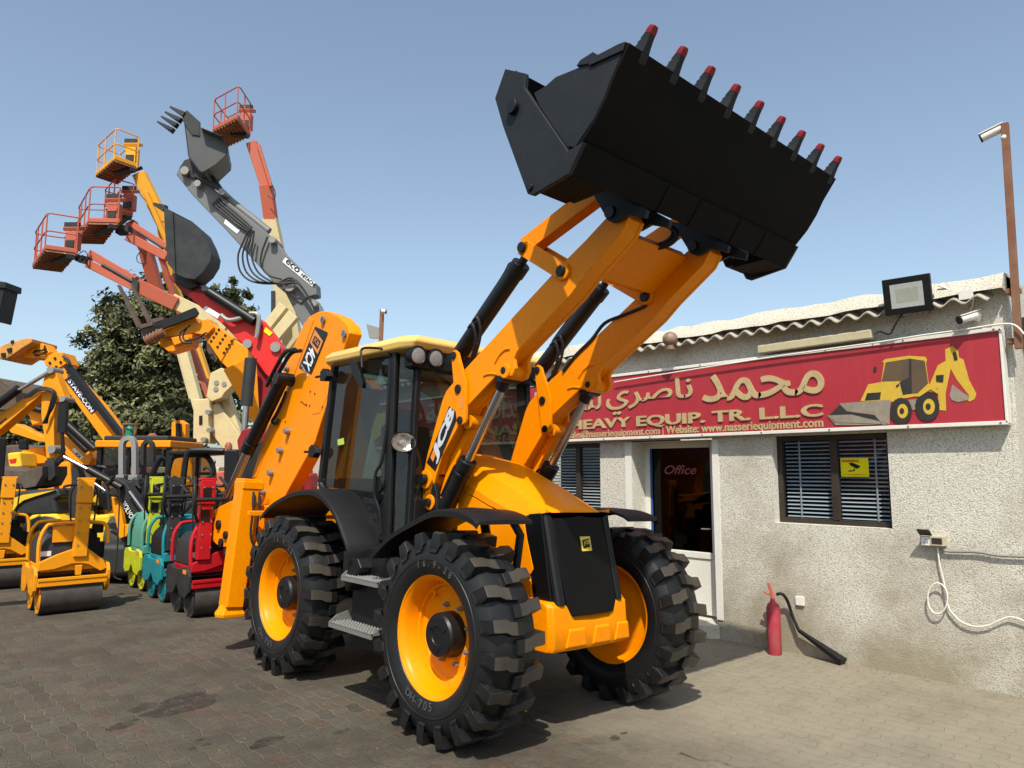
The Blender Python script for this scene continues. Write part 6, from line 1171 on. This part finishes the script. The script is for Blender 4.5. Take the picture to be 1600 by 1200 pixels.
for a, b, c_, dd_ in (((186, 446), (219, 512), (240, 506), d - .5), ((206, 444), (235, 504), (256, 498), d + .4)):
    mb = MB(); pbeam(mb, a, b, dd_, dd_, .12, .045, h2=.10); pbeam(mb, b, c_, dd_, dd_, .12, .09); mb.obj("fork", 'brn', cr, bevel=.01, keep=True)
mb = MB(); pcyl(mb, (228, 532), (256, 518), d - .4, .09)
for k in range(5): p = Vector((228 + k * 5, 532 - k * 2.6)); mb.cyl(at(p.x, p.y, d - .4), at(p.x + 2, p.y - 1, d - .4), .115, n=14)
mb.obj("spring_shaft", 'rust', t, world=True, keep=True); mb = MB(); ptube(mb, [(292, 512), (286, 524), (290, 532), (310, 528), (322, 520), (326, 528)], d - .3, .02, 4); ptube(mb, [(298, 508), (282, 520), (284, 534), (300, 536)], d - .32, .02, 4); mb.obj("hose", 'hose', t, world=True, keep=True)
mb = MB(); slab(mb, [(323, 535), (330, 545), (340, 560), (336, 566), (322, 546)], d - .0, .45); mb.obj("wear_pad", 'brn', t, world=True)
c = Vector(base(430, d + 1.2)); rt = Matrix.Rotation(-YAW + .5, 3, 'Z'); mb = MB(); mb.box(c + UP * 1.1, (2.2, 3.2, .8), rt); mb.obj("chassis", 'oyel', t, world=True, bevel=.05); wheels(t, c, rt @ Vector((1, 0, 0)), rt @ Vector((0, 1, 0)), .6, .4, 2.6, 1.9)
# ---- telehandler with the white-on-navy band
d = 16.0
t = thing("telehandler", "yellow telehandler whose boom carries a navy band with white lettering", "telehandler", base(190, d + .8))
mb = MB(); slab(mb, [(68, 566), (72, 556), (84, 551), (96, 550), (102, 562), (108, 580), (156, 630), (170, 648), (196, 686), (162, 690), (96, 598), (84, 578)], d, .30); bm = mb.obj("boom", 'oyel', t, world=True, bevel=.02)
mb = MB(); slab(mb, [(86, 551), (97, 550), (104, 568), (89, 577), (72, 572), (68, 566)], d - .04, .5); mb.obj("boom_sleeve", 'oyel', t, world=True, bevel=.02)
mb = MB(); slab(mb, [(44, 541), (66, 536), (78, 550), (70, 561), (20, 557), (40, 549)], d - .02, .4); hd = mb.obj("boom_head", 'oyel', t, world=True, bevel=.02); mb = MB(); slab(mb, [(0, 541), (14, 535), (42, 528), (50, 529), (50, 535), (36, 543), (22, 553), (8, 562), (-6, 560), (-6, 546)], d - .3, .9); cg = mb.obj("carriage", paint("rusted_yellow", (.60, .28, .06), .6, .8, (.16, .10, .06), chips=.4, scale=3), t, world=True, bevel=.02)
mb = MB(); slab(mb, [(10, 545), (18, 543), (18, 549), (12, 551)], d - .33, .02); slab(mb, [(16, 533), (21, 531), (21, 534), (17, 537)], d - .33, .02); slab(mb, [(1, 552), (8, 551), (8, 558), (2, 558)], d - .33, .02); mb.obj("opening", 'bst', cg, keep=True)
mb = MB(); ptube(mb, [(52, 552), (56, 548), (68, 547), (70, 540)], d - .06, .02, 3); ptube(mb, [(54, 555), (68, 553), (72, 545)], d - .06, .02, 3); mb.obj("hose", 'hose', hd, keep=True)
mb = MB(); pbeam(mb, (106, 572), (190, 680), d - .05, d - .05, .20, .10); ptube(mb, [(98, 556), (106, 562), (110, 572), (104, 578)], d - .08, .03, 3); mb.obj("boom_guide", 'blkm', t, world=True, keep=True)
mb = MB(); st4 = [at(px, py, d - .012) for px, py in ((111, 587), (151.5, 641), (142.5, 647), (100.5, 593))]; mb.poly(st4); s_ = mb.obj("sticker", 'nst', bm, smooth=False); e1 = (st4[1] - st4[0]).normalized(); e2 = (-FWD).cross(e1); hh = abs((st4[0] - st4[3]).dot(e2)); LL = (st4[1] - st4[0]).length
mb = MB(); bt_ = st4[3] if (st4[0] - st4[3]).dot(e2) > 0 else st4[0]; bt_ = bt_ - e1 * (bt_ - st4[0]).dot(e1); mb.text("STAVE-CON", bt_ + e1 * LL * .06 + e2 * hh * .22 - FWD * .006, e1, e2, width=LL * .90, height=hh * .56, bold=.04); mb.obj("lettering", 'whs', s_, smooth=False, keep=True)
mb = MB()
for px, py in ((78, 567), (88, 573), (95, 566), (86, 560), (106, 582)): p = at(px, py, d - .05); mb.cyl(p, p - FWD * .012, .03, n=8)
mb.obj("bolt", 'bst', bm, keep=True)
c = Vector(base(215, d + 1.2)); rt = Matrix.Rotation(-YAW + .5, 3, 'Z'); mb = MB(); mb.box(c + UP * 1.1, (2.0, 3.2, .8), rt); mb.obj("chassis", 'oyel', t, world=True, bevel=.05); wheels(t, c, rt @ Vector((1, 0, 0)), rt @ Vector((0, 1, 0)), .6, .4, 2.6, 1.9)
# ---- left edge: skid loader arm, small backhoe, wheel loader
d = 12.6
t = thing("skid_loader", "yellow skid loader whose lift arm rises from the left edge past a chrome rod", "loader", base(20, d))
mb = MB(); slab(mb, [(-30, 664), (0, 646), (40, 620), (60, 607), (70, 612), (58, 622), (48, 630), (0, 671), (-30, 694)], d, .24); sa = mb.obj("lift_arm", 'oyel', t, world=True, bevel=.012); mb = MB(); e1 = (at(11, 647, d) - at(0, 657, d)).normalized(); mb.text("Bobcat", at(1, 663, d - .006), e1, (-FWD).cross(e1), width=.14, height=.045, bold=.03); mb.obj("lettering", 'bst', sa, smooth=False, keep=True)
mb = MB(); slab(mb, [(65, 604), (71, 582), (74, 576), (80, 573), (85, 577), (92, 596), (102, 622), (98, 628), (88, 629), (86, 640), (84, 668), (85, 716), (72, 716), (70, 690), (64, 650)], d - .1, .20); up_ = mb.obj("upright", 'oyel', t, world=True, bevel=.012)
mb = MB(); pcyl(mb, (-20, 644), (30, 607), d - .12, .075); lr = mb.obj("ram", 'blkm', t, world=True); mb = MB(); pcyl(mb, (26, 612), (76, 582), d - .12, .035); mb.obj("piston_rod", 'chr', lr)
mb = MB()
for px, py, r_ in ((78, 578, .06), (97, 623, .05), (80, 702, .07)): p = at(px, py, d - .16); mb.cyl(p, p + FWD * .3, r_, n=14)
mb.obj("pin", 'galv', up_)
mb = MB()
for k in range(3): ptube(mb, [(38 + k * 4, 622 - k), (56 + k * 2, 608 + k), (74, 606 + k * 2), (87 - k * 2, 614), (84 - k * 3, 634), (76 - k, 648), (73 - k * 3, 662)], d - .16 - .02 * k, .017, 4)
mb.obj("hose", 'hose', up_, keep=True)
mb = MB(); pbeam(mb, (100, 628), (97, 676), d - .1, d - .1, .08, .13); pcyl(mb, (97, 672), (99, 712), d - .1, .03); pbeam(mb, (86, 726), (100, 712), d - .1, d - .1, .08, .08); mb.obj("tilt_ram", 'blkm', t, world=True, keep=True)
mb = MB(); slab(mb, [(66, 730), (70, 720), (78, 715), (84, 722), (86, 744), (78, 752), (70, 748)], d - .2, .1); tb = mb.obj("bucket_bracket", 'dgry', t, world=True, bevel=.01); mb = MB(); slab(mb, [(-12, 728), (0, 730), (14, 735), (40, 736), (66, 728), (66, 742), (56, 760), (30, 765), (22, 752), (0, 738), (-12, 740)], d - .35, .7); mb.obj("bucket", 'brn', t, world=True, bevel=.01)
c = Vector(base(-60, d + .6)); mb = MB(); mb.box(c + UP * .9, (1.4, 1.6, .9), Matrix.Rotation(-YAW, 3, 'Z')); mb.obj("body", 'oyel', t, world=True, bevel=.05)
mb = MB(); mb.span((at(-14, 700, 11).x - .3, at(-14, 700, 11).y, .5), (at(12, 700, 11).x, at(12, 700, 11).y + .1, at(0, 683, 11).z)); cabp = mb.obj("cab_post", 'blkm', t, world=True, bevel=.03); mb = MB(); slab(mb, [(28, 687), (41, 686), (41, 703), (28, 702)], 11.6, .08); mb.obj("mirror", 'blk', t, world=True, bevel=.02)
d = 14.5
t = thing("small_backhoe", "yellow backhoe loader with black rams behind the skid loader's upright", "backhoe loader", base(110, d))
mb = MB(); slab(mb, [(8, 660), (24, 662), (70, 684), (84, 676), (106, 685), (134, 713), (142, 704), (144, 716), (139, 727), (117, 724), (84, 692), (60, 690), (16, 676)], d, .3); la = mb.obj("loader_arm", 'oyel', t, world=True, bevel=.015); mb = MB(); slab(mb, [(42, 640), (64, 636), (64, 660), (50, 664)], d + .1, .2); mb.obj("boom_link", 'oyel', t, world=True, bevel=.01)
mb = MB(); mb.poly([at(px, py, d - .01) for px, py in ((112.5, 702), (117, 699.5), (131, 714), (126, 718.5))]); s_ = mb.obj("sticker", 'whs', la, smooth=False); e1 = (at(131, 714, d) - at(117, 699.5, d)).normalized(); mb = MB(); mb.text("2CX", at(117, 708.5, d - .02), e1, (-FWD).cross(e1), width=.13, height=.05, bold=.04); mb.obj("lettering", 'bst', s_, smooth=False, keep=True)
mb = MB(); pcyl(mb, (88, 656), (136, 704), d - .2, .07); pcyl(mb, (102, 660), (148, 702), d - .25, .07); pcyl(mb, (40, 634), (66, 642), d, .06); mb.obj("ram", 'blkm', t, world=True); mb = MB(); slab(mb, [(88, 724), (110, 720), (112, 764), (92, 768)], d - .1, .5); slab(mb, [(40, 700), (68, 698), (74, 724), (36, 728), (18, 715)], d + .2, .8); slab(mb, [(58, 760), (84, 752), (84, 770), (58, 772)], d - .1, .4); mb.obj("body", 'oyel', t, world=True, bevel=.03)
c = Vector(base(70, d + 1)); wheels(t, c, FWD, RGT, .55, .4, 2.0, 1.8)
mb = MB(); slab(mb, [(10, 708), (30, 706), (34, 730), (14, 734)], d - .3, .5); hd = mb.obj("hood", 'vyel', t, world=True, bevel=.04); mb = MB(); mb.poly([at(px, py, d - .31) for px, py in ((14, 718), (26, 716), (24, 723), (16, 724))]); mb.obj("sticker", 'rst', hd, smooth=False)
d = 11.9
t = thing("compact_wheel_loader", "compact wheel loader with a black and lemon yellow hood behind the yellow rollers", "wheel loader", base(40, d + .6))
mb = MB(); slab(mb, [(-20, 790), (2, 784), (14, 771), (40, 766), (90, 763), (95, 776), (86, 782), (90, 804), (60, 806), (-20, 806)], d, 1.1); hd = mb.obj("hood", 'dgry', t, world=True, bevel=.06); mb = MB(); slab(mb, [(8, 800), (14, 786), (22, 778), (36, 773), (86, 766), (56, 775), (36, 782), (26, 790), (18, 802)], d - .035, .04); mb.obj("hood_stripe", 'vyel', hd); mb = MB(); slab(mb, [(48, 804), (86, 802), (96, 812), (96, 850), (30, 850), (40, 812)], d - .02, 1.1); slab(mb, [(140, 806), (170, 804), (174, 850), (120, 852), (120, 815)], d + .5, 1.0); mb.obj("body", 'vyel', t, world=True, bevel=.05)
mb = MB()
for k in range(3): slab(mb, [(1, 792 + k * 5), (7, 790 + k * 5), (7, 792 + k * 5), (1, 794 + k * 5)], d - .02, .03)
mb.obj("vent", 'galv', hd, keep=True)
c = Vector(base(50, d + .9)); wheels(t, c, FWD, RGT, .5, .4, 1.7, 1.5)
# ---- yellow-roofed cab machine
d = 13.8
t = thing("backhoe_cab", "backhoe loader cab with yellow roof band and green beacon in front of the tree", "backhoe loader", base(205, d + .7))
p0, p1 = at(150, 700, d), at(268, 700, d); w_ = (p1 - p0).length; cc_ = (p0 + p1) / 2 + FWD * .7; rt = Matrix.Rotation(-YAW, 3, 'Z'); zt = at(205, 692, d).z
mb = MB(); mb.box(Vector((cc_.x, cc_.y, zt - .02)), (w_, 1.5, .13), rt); mb.obj("roof_band", 'oyel', t, world=True, bevel=.02); mb = MB(); mb.box(Vector((cc_.x, cc_.y, zt + .09)), (w_ * .86, 1.3, .10), rt); mb.obj("roof", 'dgry', t, world=True, bevel=.03)
mb = MB()
for sx in (-1, 1):
    for sy in (-1, 1): mb.box(Vector((cc_.x, cc_.y, zt - .65)) + rt @ Vector((sx * (w_ / 2 - .06), sy * .66, 0)), (.08, .08, 1.2), rt)
mb.box(Vector((cc_.x, cc_.y, zt - .65)) + rt @ Vector((-.1, -.66, 0)), (.05, .06, 1.2), rt); mb.obj("cab_post", 'blkm', t, world=True)
mb = MB(); 
for sy in (-1, 1): o_ = Vector((cc_.x, cc_.y, zt - .62)) + rt @ Vector((0, sy * .64, 0)); mb.box(o_, (w_ - .16, .01, 1.1), rt)
mb.obj("window", 'offg', t, world=True, smooth=False); mb = MB(); mb.box(Vector((cc_.x, cc_.y, zt - 1.0)), (.6, .5, .9), rt); mb.obj("seat", 'seat', t, world=True, bevel=.05)
mb = MB(); mb.box(Vector((cc_.x, cc_.y, zt - 1.6)), (w_ + .1, 2.6, .9), rt); mb.obj("body", 'oyel', t, world=True, bevel=.05)
p = at(202, 680, d + .1); mb = MB(); mb.cyl(p - UP * .05, p + UP * .10, .075); mb.ball(p + UP * .10, .075, 8); mb.obj("beacon", 'green', t, world=True); mb = MB(); 
for k in range(4): a = k * 1.57 + .4; mb.tube([p + Vector((math.cos(a) * .13, math.sin(a) * .13, -.05)), p + Vector((math.cos(a) * .14, math.sin(a) * .14, .2))], .012)
mb.tube([p + Vector((math.cos(a) * .14, math.sin(a) * .14, .2)) for a in [k * .7 for k in range(10)]], .014); mb.obj("beacon_guard", 'rust', t, world=True, keep=True)
p = at(238, 684, d + .4); mb = MB(); mb.lathe([(-.05, .11), (.03, .10), (.08, .05), (.09, 0)], p, UP, 18); mb.obj("amber_beacon", 'amber', t, world=True)
c = Vector((cc_.x, cc_.y, 0)); wheels(t, c + FWD * .3, RGT, FWD, .6, .4, 2.2, 1.9)
# ---- Volvo compact excavator arm
d = 11.3
t = thing("compact_excavator", "dark compact excavator arm with white lettering sloping down beside the lime roller", "excavator", base(240, d + .6))
mb = MB(); slab(mb, [(172, 752), (180, 746), (196, 755), (208, 772), (222, 794), (230, 806), (226, 830), (212, 826), (196, 796), (184, 768)], d, .22); ar = mb.obj("arm", 'dgry', t, world=True, bevel=.012); e1 = (at(206, 809, d) - at(192, 784, d)).normalized(); mb = MB(); mb.text("VOLVO", at(189.5, 787, d - .008), e1, (-FWD).cross(e1), width=.27, height=.075, bold=.03); mb.obj("lettering", 'whs', ar, smooth=False, keep=True)
mb = MB(); pcyl(mb, (138, 733), (190, 762), d - .06, .055); rm = mb.obj("ram", 'blkm', t, world=True); mb = MB(); pcyl(mb, (100, 714), (140, 735), d - .06, .03); pcyl(mb, (143, 752), (166, 768), d - .06, .022); pcyl(mb, (202, 768), (226, 800), d - .08, .03); mb.obj("piston_rod", 'chr', rm)
mb = MB(); slab(mb, [(170, 776), (178, 778), (187, 788), (193, 820), (205, 818), (198, 838), (186, 842), (180, 812)], d - .1, .10); mb.obj("blade_arm", 'oyel', t, world=True, bevel=.01); mb = MB(); ptube(mb, [(162, 755), (168, 768), (170, 780), (171, 800)], d - .15, .025, 4); ptube(mb, [(164, 758), (172, 752), (176, 744)], d - .12, .025, 4); slab(mb, [(172, 764), (182, 764), (184, 772), (174, 774)], d - .2, .1); ptube(mb, [(187, 765), (186, 800), (182, 880), (178, 900), (190, 906)], d - .25, .010, 4); mb.obj("hose", 'hose', t, world=True, keep=True)
mb = MB(); slab(mb, [(110, 732), (114, 726), (120, 730), (124, 745), (122, 770), (118, 812), (108, 814), (106, 780), (112, 750)], d - .05, .18); mb.obj("dipper", 'dgry', t, world=True, bevel=.015); c = Vector(base(255, d + 1)); mb = MB(); mb.box(c + UP * .35, (1.5, 1.9, .5), rt); mb.obj("undercarriage", 'dgry', t, world=True, bevel=.1)
mb = MB(); slab(mb, [(222, 812), (300, 800), (310, 850), (226, 850)], d + .5, 1.0); mb.obj("body", 'dgry', t, world=True, bevel=.06)
# cab with black roll frame behind the rollers
d = 10.9
t = thing("roll_cage_roller", "tandem roller with black roll-over frame and canopy behind the red and teal rollers", "roller", base(310, d + .4))
mb = MB(); ptube(mb, [(281, 800), (284, 774), (288, 735), (291, 715), (296, 706), (304, 704), (330, 704), (350, 705)], d, .045, 3); ptube(mb, [(253, 805), (258, 765), (266, 724), (272, 714), (284, 711), (312, 711), (324, 714), (332, 727), (334, 745), (331, 775)], d + .35, .04, 3); ptube(mb, [(222, 800), (232, 760), (245, 725), (255, 714)], d + .6, .045, 3); ptube(mb, [(266, 800), (272, 775), (277, 752), (272, 745), (268, 760)], d - .1, .022, 3); ptube(mb, [(330, 757), (345, 760), (350, 758)], d, .02); mb.obj("roll_bar", 'blkm', t, world=True, keep=True)
mb = MB(); slab(mb, [(262, 704), (300, 703), (330, 703), (330, 709), (284, 711), (264, 711)], d + .2, .9); mb.obj("canopy", 'blk', t, world=True, bevel=.02); mb = MB(); slab(mb, [(349, 706), (352, 702), (370, 702), (372, 710), (372, 776), (352, 780), (349, 760)], d - .1, .3); mb.obj("air_filter", 'blk', t, world=True, bevel=.03); p = at(357, 698, d); mb = MB(); mb.lathe([(-.04, .055), (.02, .052), (.06, .03), (.07, 0)], p, UP, 16); mb.obj("beacon", 'amber', t, world=True)
mb = MB(); slab(mb, [(263, 774), (272, 767), (279, 774), (277, 822), (262, 824)], d - .2, .08); slab(mb, [(285, 785), (300, 782), (302, 826), (284, 828)], d - .15, .25); slab(mb, [(318, 746), (330, 742), (330, 790), (318, 790)], d + .1, .2); mb.obj("console", 'dgry', t, world=True, bevel=.02); mb = MB(); slab(mb, [(226, 815), (340, 800), (345, 870), (226, 880)], d + .4, .8); mb.obj("body", 'dgry', t, world=True, bevel=.05)
mb = MB(); mb.cyl(at(240, 872, d + .6), at(340, 868, d + .6), .38, n=36); mb.obj("drum", 'drum', t, world=True)
mb = MB(); ptube(mb, [(318, 735), (322, 730), (330, 735), (330, 745)], d, .02, 3); mb.lathe([(0, .10), (.02, .12), (.04, .10)], at(322, 742, d + .3), UP, 18); mb.obj("steering_wheel", 'hose', t, world=True, keep=True)
# grey strap frame in front of the yellow-roofed cab
d = 11.7
t = thing("roll_frame_roller", "small roller with a grey bent strap roll frame in front of the yellow-roofed cab", "roller", base(205, d + .4))
def strap(mb, pts, d0, w, th):
    P = spline([at(px, py, d0) for px, py in pts], 4); secs = []
    for i, p in enumerate(P):
        tn = (P[min(i + 1, len(P) - 1)] - P[max(i - 1, 0)]).normalized(); n_ = tn.cross(FWD).normalized(); secs.append([p - n_ * th / 2 - FWD * w / 2, p + n_ * th / 2 - FWD * w / 2, p + n_ * th / 2 + FWD * w / 2, p - n_ * th / 2 + FWD * w / 2])
    mb.loft(secs)
mb = MB(); strap(mb, [(191, 742), (191, 705), (192, 692), (197, 686), (204, 685), (209, 690), (211, 705), (211, 742)], d, .10, .075); mb.box(at(191, 746, d), (.13, .16, .08), rt); mb.box(at(211, 746, d), (.14, .16, .08), rt); mb.obj("roll_frame", 'galv', t, world=True, bevel=.006, keep=True)
mb = MB(); strap(mb, [(224, 760), (224, 705), (226, 694), (231, 690), (237, 693), (239, 705), (239, 725)], d + .4, .1, .06); mb.obj("rear_roll_frame", 'dgry', t, world=True, bevel=.006); mb = MB(); slab(mb, [(186, 752), (222, 748), (226, 790), (188, 796)], d - .1, .8); slab(mb, [(204, 746), (216, 746), (217, 762), (205, 762)], d - .2, .2); mb.obj("body", 'dgry', t, world=True, bevel=.04, keep=True); mb = MB(); slab(mb, [(184, 790), (230, 790), (226, 850), (188, 850)], d, .7); mb.obj("hood", 'blk', t, world=True, bevel=.05)
mb = MB(); mb.cyl(at(180, 842, d + .4), at(240, 838, d + .4), .36, n=30); mb.obj("drum", 'drum', t, world=True)
# yellow mast machine by the tree
d = 19
t = thing("yellow_mast_machine", "yellow drilling mast standing upright between the tree and the cream lift arms", "machine", base(280, d))
mb = MB(); slab(mb, [(268, 660), (276, 657), (278, 705), (267, 708)], d, .25); slab(mb, [(281, 656), (290, 662), (289, 706), (281, 704)], d, .25); slab(mb, [(276, 684), (284, 684), (284, 690), (276, 690)], d - .1, .2); mb.obj("mast", 'oyel', t, world=True, bevel=.01); mb = MB(); slab(mb, [(258, 704), (300, 704), (300, 770), (258, 770)], d + .1, 1.2); mb.obj("body", 'oyel', t, world=True, bevel=.04); mb = MB(); pcyl(mb, (279, 662), (279, 690), d - .05, .07); mb.obj("ram", 'blkm', t, world=True)
c = Vector(base(280, d + .6)); wheels(t, c, FWD, RGT, .5, .35, 1.6, 1.5)
mb = MB(); slab(mb, [(334, 738), (350, 735), (350, 762), (334, 760)], 12.5, .4); tag(mb.obj("coral_hood", paint("coral_paint", (.55, .12, .08), .4, .2), bevel=.03), "coral red engine hood glimpsed behind the black roll-over frame", "engine hood")
# black bucket poking in at the left edge
mb = MB(); d = 7.5; slab(mb, [(-110, 425), (-20, 437), (8, 442), (7, 450), (-4, 502), (-20, 498), (-80, 490)], d, .22); slab(mb, [(-110, 424), (9, 440.5), (8, 451), (-110, 437)], d - .02, .26)
t = thing("loader_bucket", "black loader bucket poking in at the left edge above the rollers", "bucket", base(-40, d)); mb.obj("bucket", 'bkt', t, world=True, bevel=.01, keep=True); mb = MB(); pbeam(mb, (-60, 480), (-240, 800), d + .4, d + .9, .2, .25); mb.obj("loader_arm", 'jyel', t, world=True, bevel=.02); mb = MB(); c = Vector(base(-330, d + 1.2)); mb.box(c + UP * .9, (1.6, 2.2, 1.0), rt); mb.obj("body", 'jyel', t, world=True, bevel=.05)
# pole and panel on the far roof behind the cab
t = thing("roof_camera_post", "short rusty post with white camera and tilted panel on the roof behind the cab", "post", at(597, 545, 11.5))
mb = MB(); pbeam(mb, (594, 560), (597, 484), 11.5, 11.5, .06, .06); mb.obj("post", 'rust', t, world=True); mb = MB(); slab(mb, [(572, 506), (592, 512), (593, 529), (577, 528)], 11.6, .05); mb.obj("panel", 'galv', t, world=True); mb = MB(); pcyl(mb, (596, 486), (603, 487), 11.4, .035); mb.obj("camera_body", 'whi', t, world=True); mb = MB(); pcyl(mb, (602.5, 487), (604, 487), 11.4, .036); mb.obj("lens", 'bst', t, world=True)
# far shed and yard wall
t = thing("far_shed", "brown-roofed shed beyond the machines at the left edge", "shed", base(-60, 40)); mb = MB(); slab(mb, [(-300, 640), (22, 640), (22, 735), (-300, 735)], 40, 8); mb.obj("wall", 'stuct', t, world=True); mb = MB(); slab(mb, [(-300, 640), (-300, 560), (-60, 580), (0, 592), (24, 612), (26, 640)], 39.6, 9); mb.obj("roof", 'brn', t, world=True)
mb = MB(); a_, b_ = at(-900, 735, 42), at(640, 735, 42); a_.z = b_.z = 1.3; mb.beam(a_, b_, .25, 2.6, side=FWD); tag(mb.obj("yard_wall", 'stuct'), "pale boundary wall behind the parked machines", "wall")

# ---------------------------------------------------------------- trees
def leafmat(name, dark, light):
    m, N, L, P = nodes(name); a = N.new("ShaderNodeAttribute"); a.attribute_name = "tint"
    n = noise(N, L, .8, 4, .6); s = N.new("ShaderNodeMath"); s.operation = 'MULTIPLY_ADD'; L.new(n.outputs[0], s.inputs[0]); s.inputs[1].default_value = .5; L.new(a.outputs["Fac"], s.inputs[2])
    r = ramp(N, L, s.outputs[0], [(0.25, c4(dark)), (1.1, c4(light))]); L.new(r.outputs[0], P.inputs["Base Color"]); P.inputs["Roughness"].default_value = .5; P.inputs["Specular IOR Level"].default_value = .35
    tr = N.new("ShaderNodeBsdfTranslucent"); L.new(r.outputs[0], tr.inputs[0]); mx = N.new("ShaderNodeMixShader"); mx.inputs[0].default_value = .18; L.new(P.outputs[0], mx.inputs[1]); L.new(tr.outputs[0], mx.inputs[2]); L.new(mx.outputs[0], N["Material Output"].inputs[0]); return m
M['leaf'] = leafmat("ficus_leaf", (.022, .032, .011), (.20, .20, .085)); M['leaf2'] = leafmat("pale_leaf", (.05, .06, .025), (.16, .16, .08)); M['bark'] = paint("bark", (.11, .085, .06), .9, .5, bump=.3, scale=6)
def tree(label, lobes, d, trunk_px, n_leaf, size, mat, seed, cat="tree"):
    rd = random.Random(seed); t = thing("tree", label, cat, base(trunk_px, d))
    vs, fs, tint = [], [], []
    cs = [(at(px, py, d + rd.uniform(-1.2, 1.2)), r / FOC * d) for px, py, r in lobes]; tot = sum(r ** 2 for _, r in cs)
    for c, r in cs:
        ncl = max(6, int(26 * (r / 1.2) ** 2))
        for _ in range(ncl):
            v = Vector((rd.gauss(0, 1), rd.gauss(0, 1), rd.gauss(0, 1))).normalized(); q = c + v * r * rd.uniform(.62, 1.08); cr = r * rd.uniform(.16, .30); base_t = rd.uniform(-.25, .35); out = (v * .8 + Vector((0, 0, .5))).normalized()
            for _ in range(max(5, int(n_leaf * (r ** 2 / tot) / ncl))):
                p = q + Vector((rd.gauss(0, .5), rd.gauss(0, .5), rd.gauss(0, .45))) * cr; nn = (out + Vector((rd.gauss(0, .55), rd.gauss(0, .55), rd.gauss(0, .55)))).normalized(); u = nn.orthogonal().normalized(); a = rd.uniform(0, 6.28); w = nn.cross(u); l_ = (u * math.cos(a) + w * math.sin(a)); b_ = nn.cross(l_); s_ = size * rd.uniform(.6, 1.3); o = len(vs)
                vs += [p - l_ * s_, p + b_ * s_ * .45, p + l_ * s_, p - b_ * s_ * .45]; fs.append((o, o + 1, o + 2, o + 3)); tint.append(base_t + rd.uniform(-.12, .25) + .25)
    me = bpy.data.meshes.new("crown"); me.from_pydata([tuple(v) for v in vs], [], fs); a = me.attributes.new("tint", 'FLOAT', 'FACE'); a.data.foreach_set("value", tint); me.materials.append(M[mat]); o = bpy.data.objects.new("crown", me); COL.objects.link(o); o.parent = t; o.matrix_parent_inverse = t.matrix_basis.inverted()
    mb = MB(); b0 = Vector(base(trunk_px, d)); top = sum((c for c, _ in cs), Vector()) / len(cs); fork = b0.lerp(top, .45); mb.cyl(b0, fork, .30, .22, n=12)
    for c, r in cs: mid = fork.lerp(c, .5) + Vector((rd.uniform(-.3, .3), rd.uniform(-.3, .3), .2)); mb.tube([fork, mid, c], .08, 7, smooth=3)
    mb.obj("trunk", 'bark', t, world=True, keep=True)
tree("big dark green ficus tree filling the gap behind the booms", [(225, 500, 60), (188, 492, 32), (262, 470, 34), (290, 455, 18), (330, 452, 16), (360, 470, 30), (300, 500, 45), (175, 560, 50), (240, 580, 65), (300, 580, 50), (150, 600, 40), (200, 650, 62), (270, 660, 60), (130, 650, 40), (110, 690, 40), (340, 640, 45), (370, 560, 40), (170, 700, 50), (240, 710, 50), (380, 480, 22), (250, 440, 12)], 31, 225, 66000, .125, 'leaf', 11)
tree("thin pale tree top left of the big ficus", [(132, 572, 12), (140, 590, 16), (124, 600, 14)], 36, 135, 1100, .10, 'leaf2', 5)
tree("low dark tree behind the parked machines at the left edge", [(20, 690, 40), (60, 680, 36), (100, 700, 34), (-30, 690, 40)], 38, 40, 12000, .12, 'leaf', 8)

# ---------------------------------------------------------------- dark machines added to deepen the shade in the gaps behind the rollers
d = 13.2
t = thing("added_dark_machine", "added dark machine with a roll bar, deepening the shade between the wheel loader and the roll-over frames", "machine", base(150, d))
mb = MB(); slab(mb, [(96, 790), (112, 770), (150, 764), (190, 770), (196, 800), (196, 860), (96, 860)], d, 1.2); mb.obj("body", 'blk', t, world=True, bevel=.06)
mb = MB(); ptube(mb, [(116, 770), (118, 738), (124, 730), (160, 730), (166, 738), (168, 770)], d + .2, .035, 3); mb.obj("roll_bar", 'blkm', t, world=True, keep=True)
mb = MB(); slab(mb, [(124, 770), (150, 768), (152, 790), (126, 792)], d - .05, .2); mb.obj("engine_cover", 'vyel', t, world=True, bevel=.02)
c = Vector(base(150, d + .8)); wheels(t, c, FWD, RGT, .45, .4, 1.2, 1.2)
d = 14.2
t = thing("added_dark_machine", "added black machine body deepening the shade behind the red roller and the stabiliser leg", "machine", base(350, d))
mb = MB(); slab(mb, [(318, 770), (420, 762), (430, 800), (430, 850), (318, 850)], d, 1.2); mb.obj("body", 'blk', t, world=True, bevel=.06)
mb = MB(); slab(mb, [(372, 690), (420, 688), (424, 766), (372, 770)], d + .1, 1.0); mb.obj("cab", 'dark', t, world=True, bevel=.05)
c = Vector(base(370, d + .6)); wheels(t, c, FWD, RGT, .6, .4, 1.6, 1.4)
d = 15.5
t = thing("added_dark_machine", "added dusty brown machine body deepening the shade behind the skid loader bucket", "machine", base(40, d))
mb = MB(); slab(mb, [(-40, 700), (30, 694), (120, 716), (140, 740), (140, 800), (-40, 800)], d + .6, 1.4); mb.obj("body", 'brn', t, world=True, bevel=.06)
mb = MB(); slab(mb, [(20, 742), (60, 740), (64, 790), (20, 790)], d + .3, .25); mb.obj("engine_cover", 'blk', t, world=True, bevel=.05); c = Vector(base(40, d + 1)); wheels(t, c, FWD, RGT, .5, .4, 2.0, 1.5)
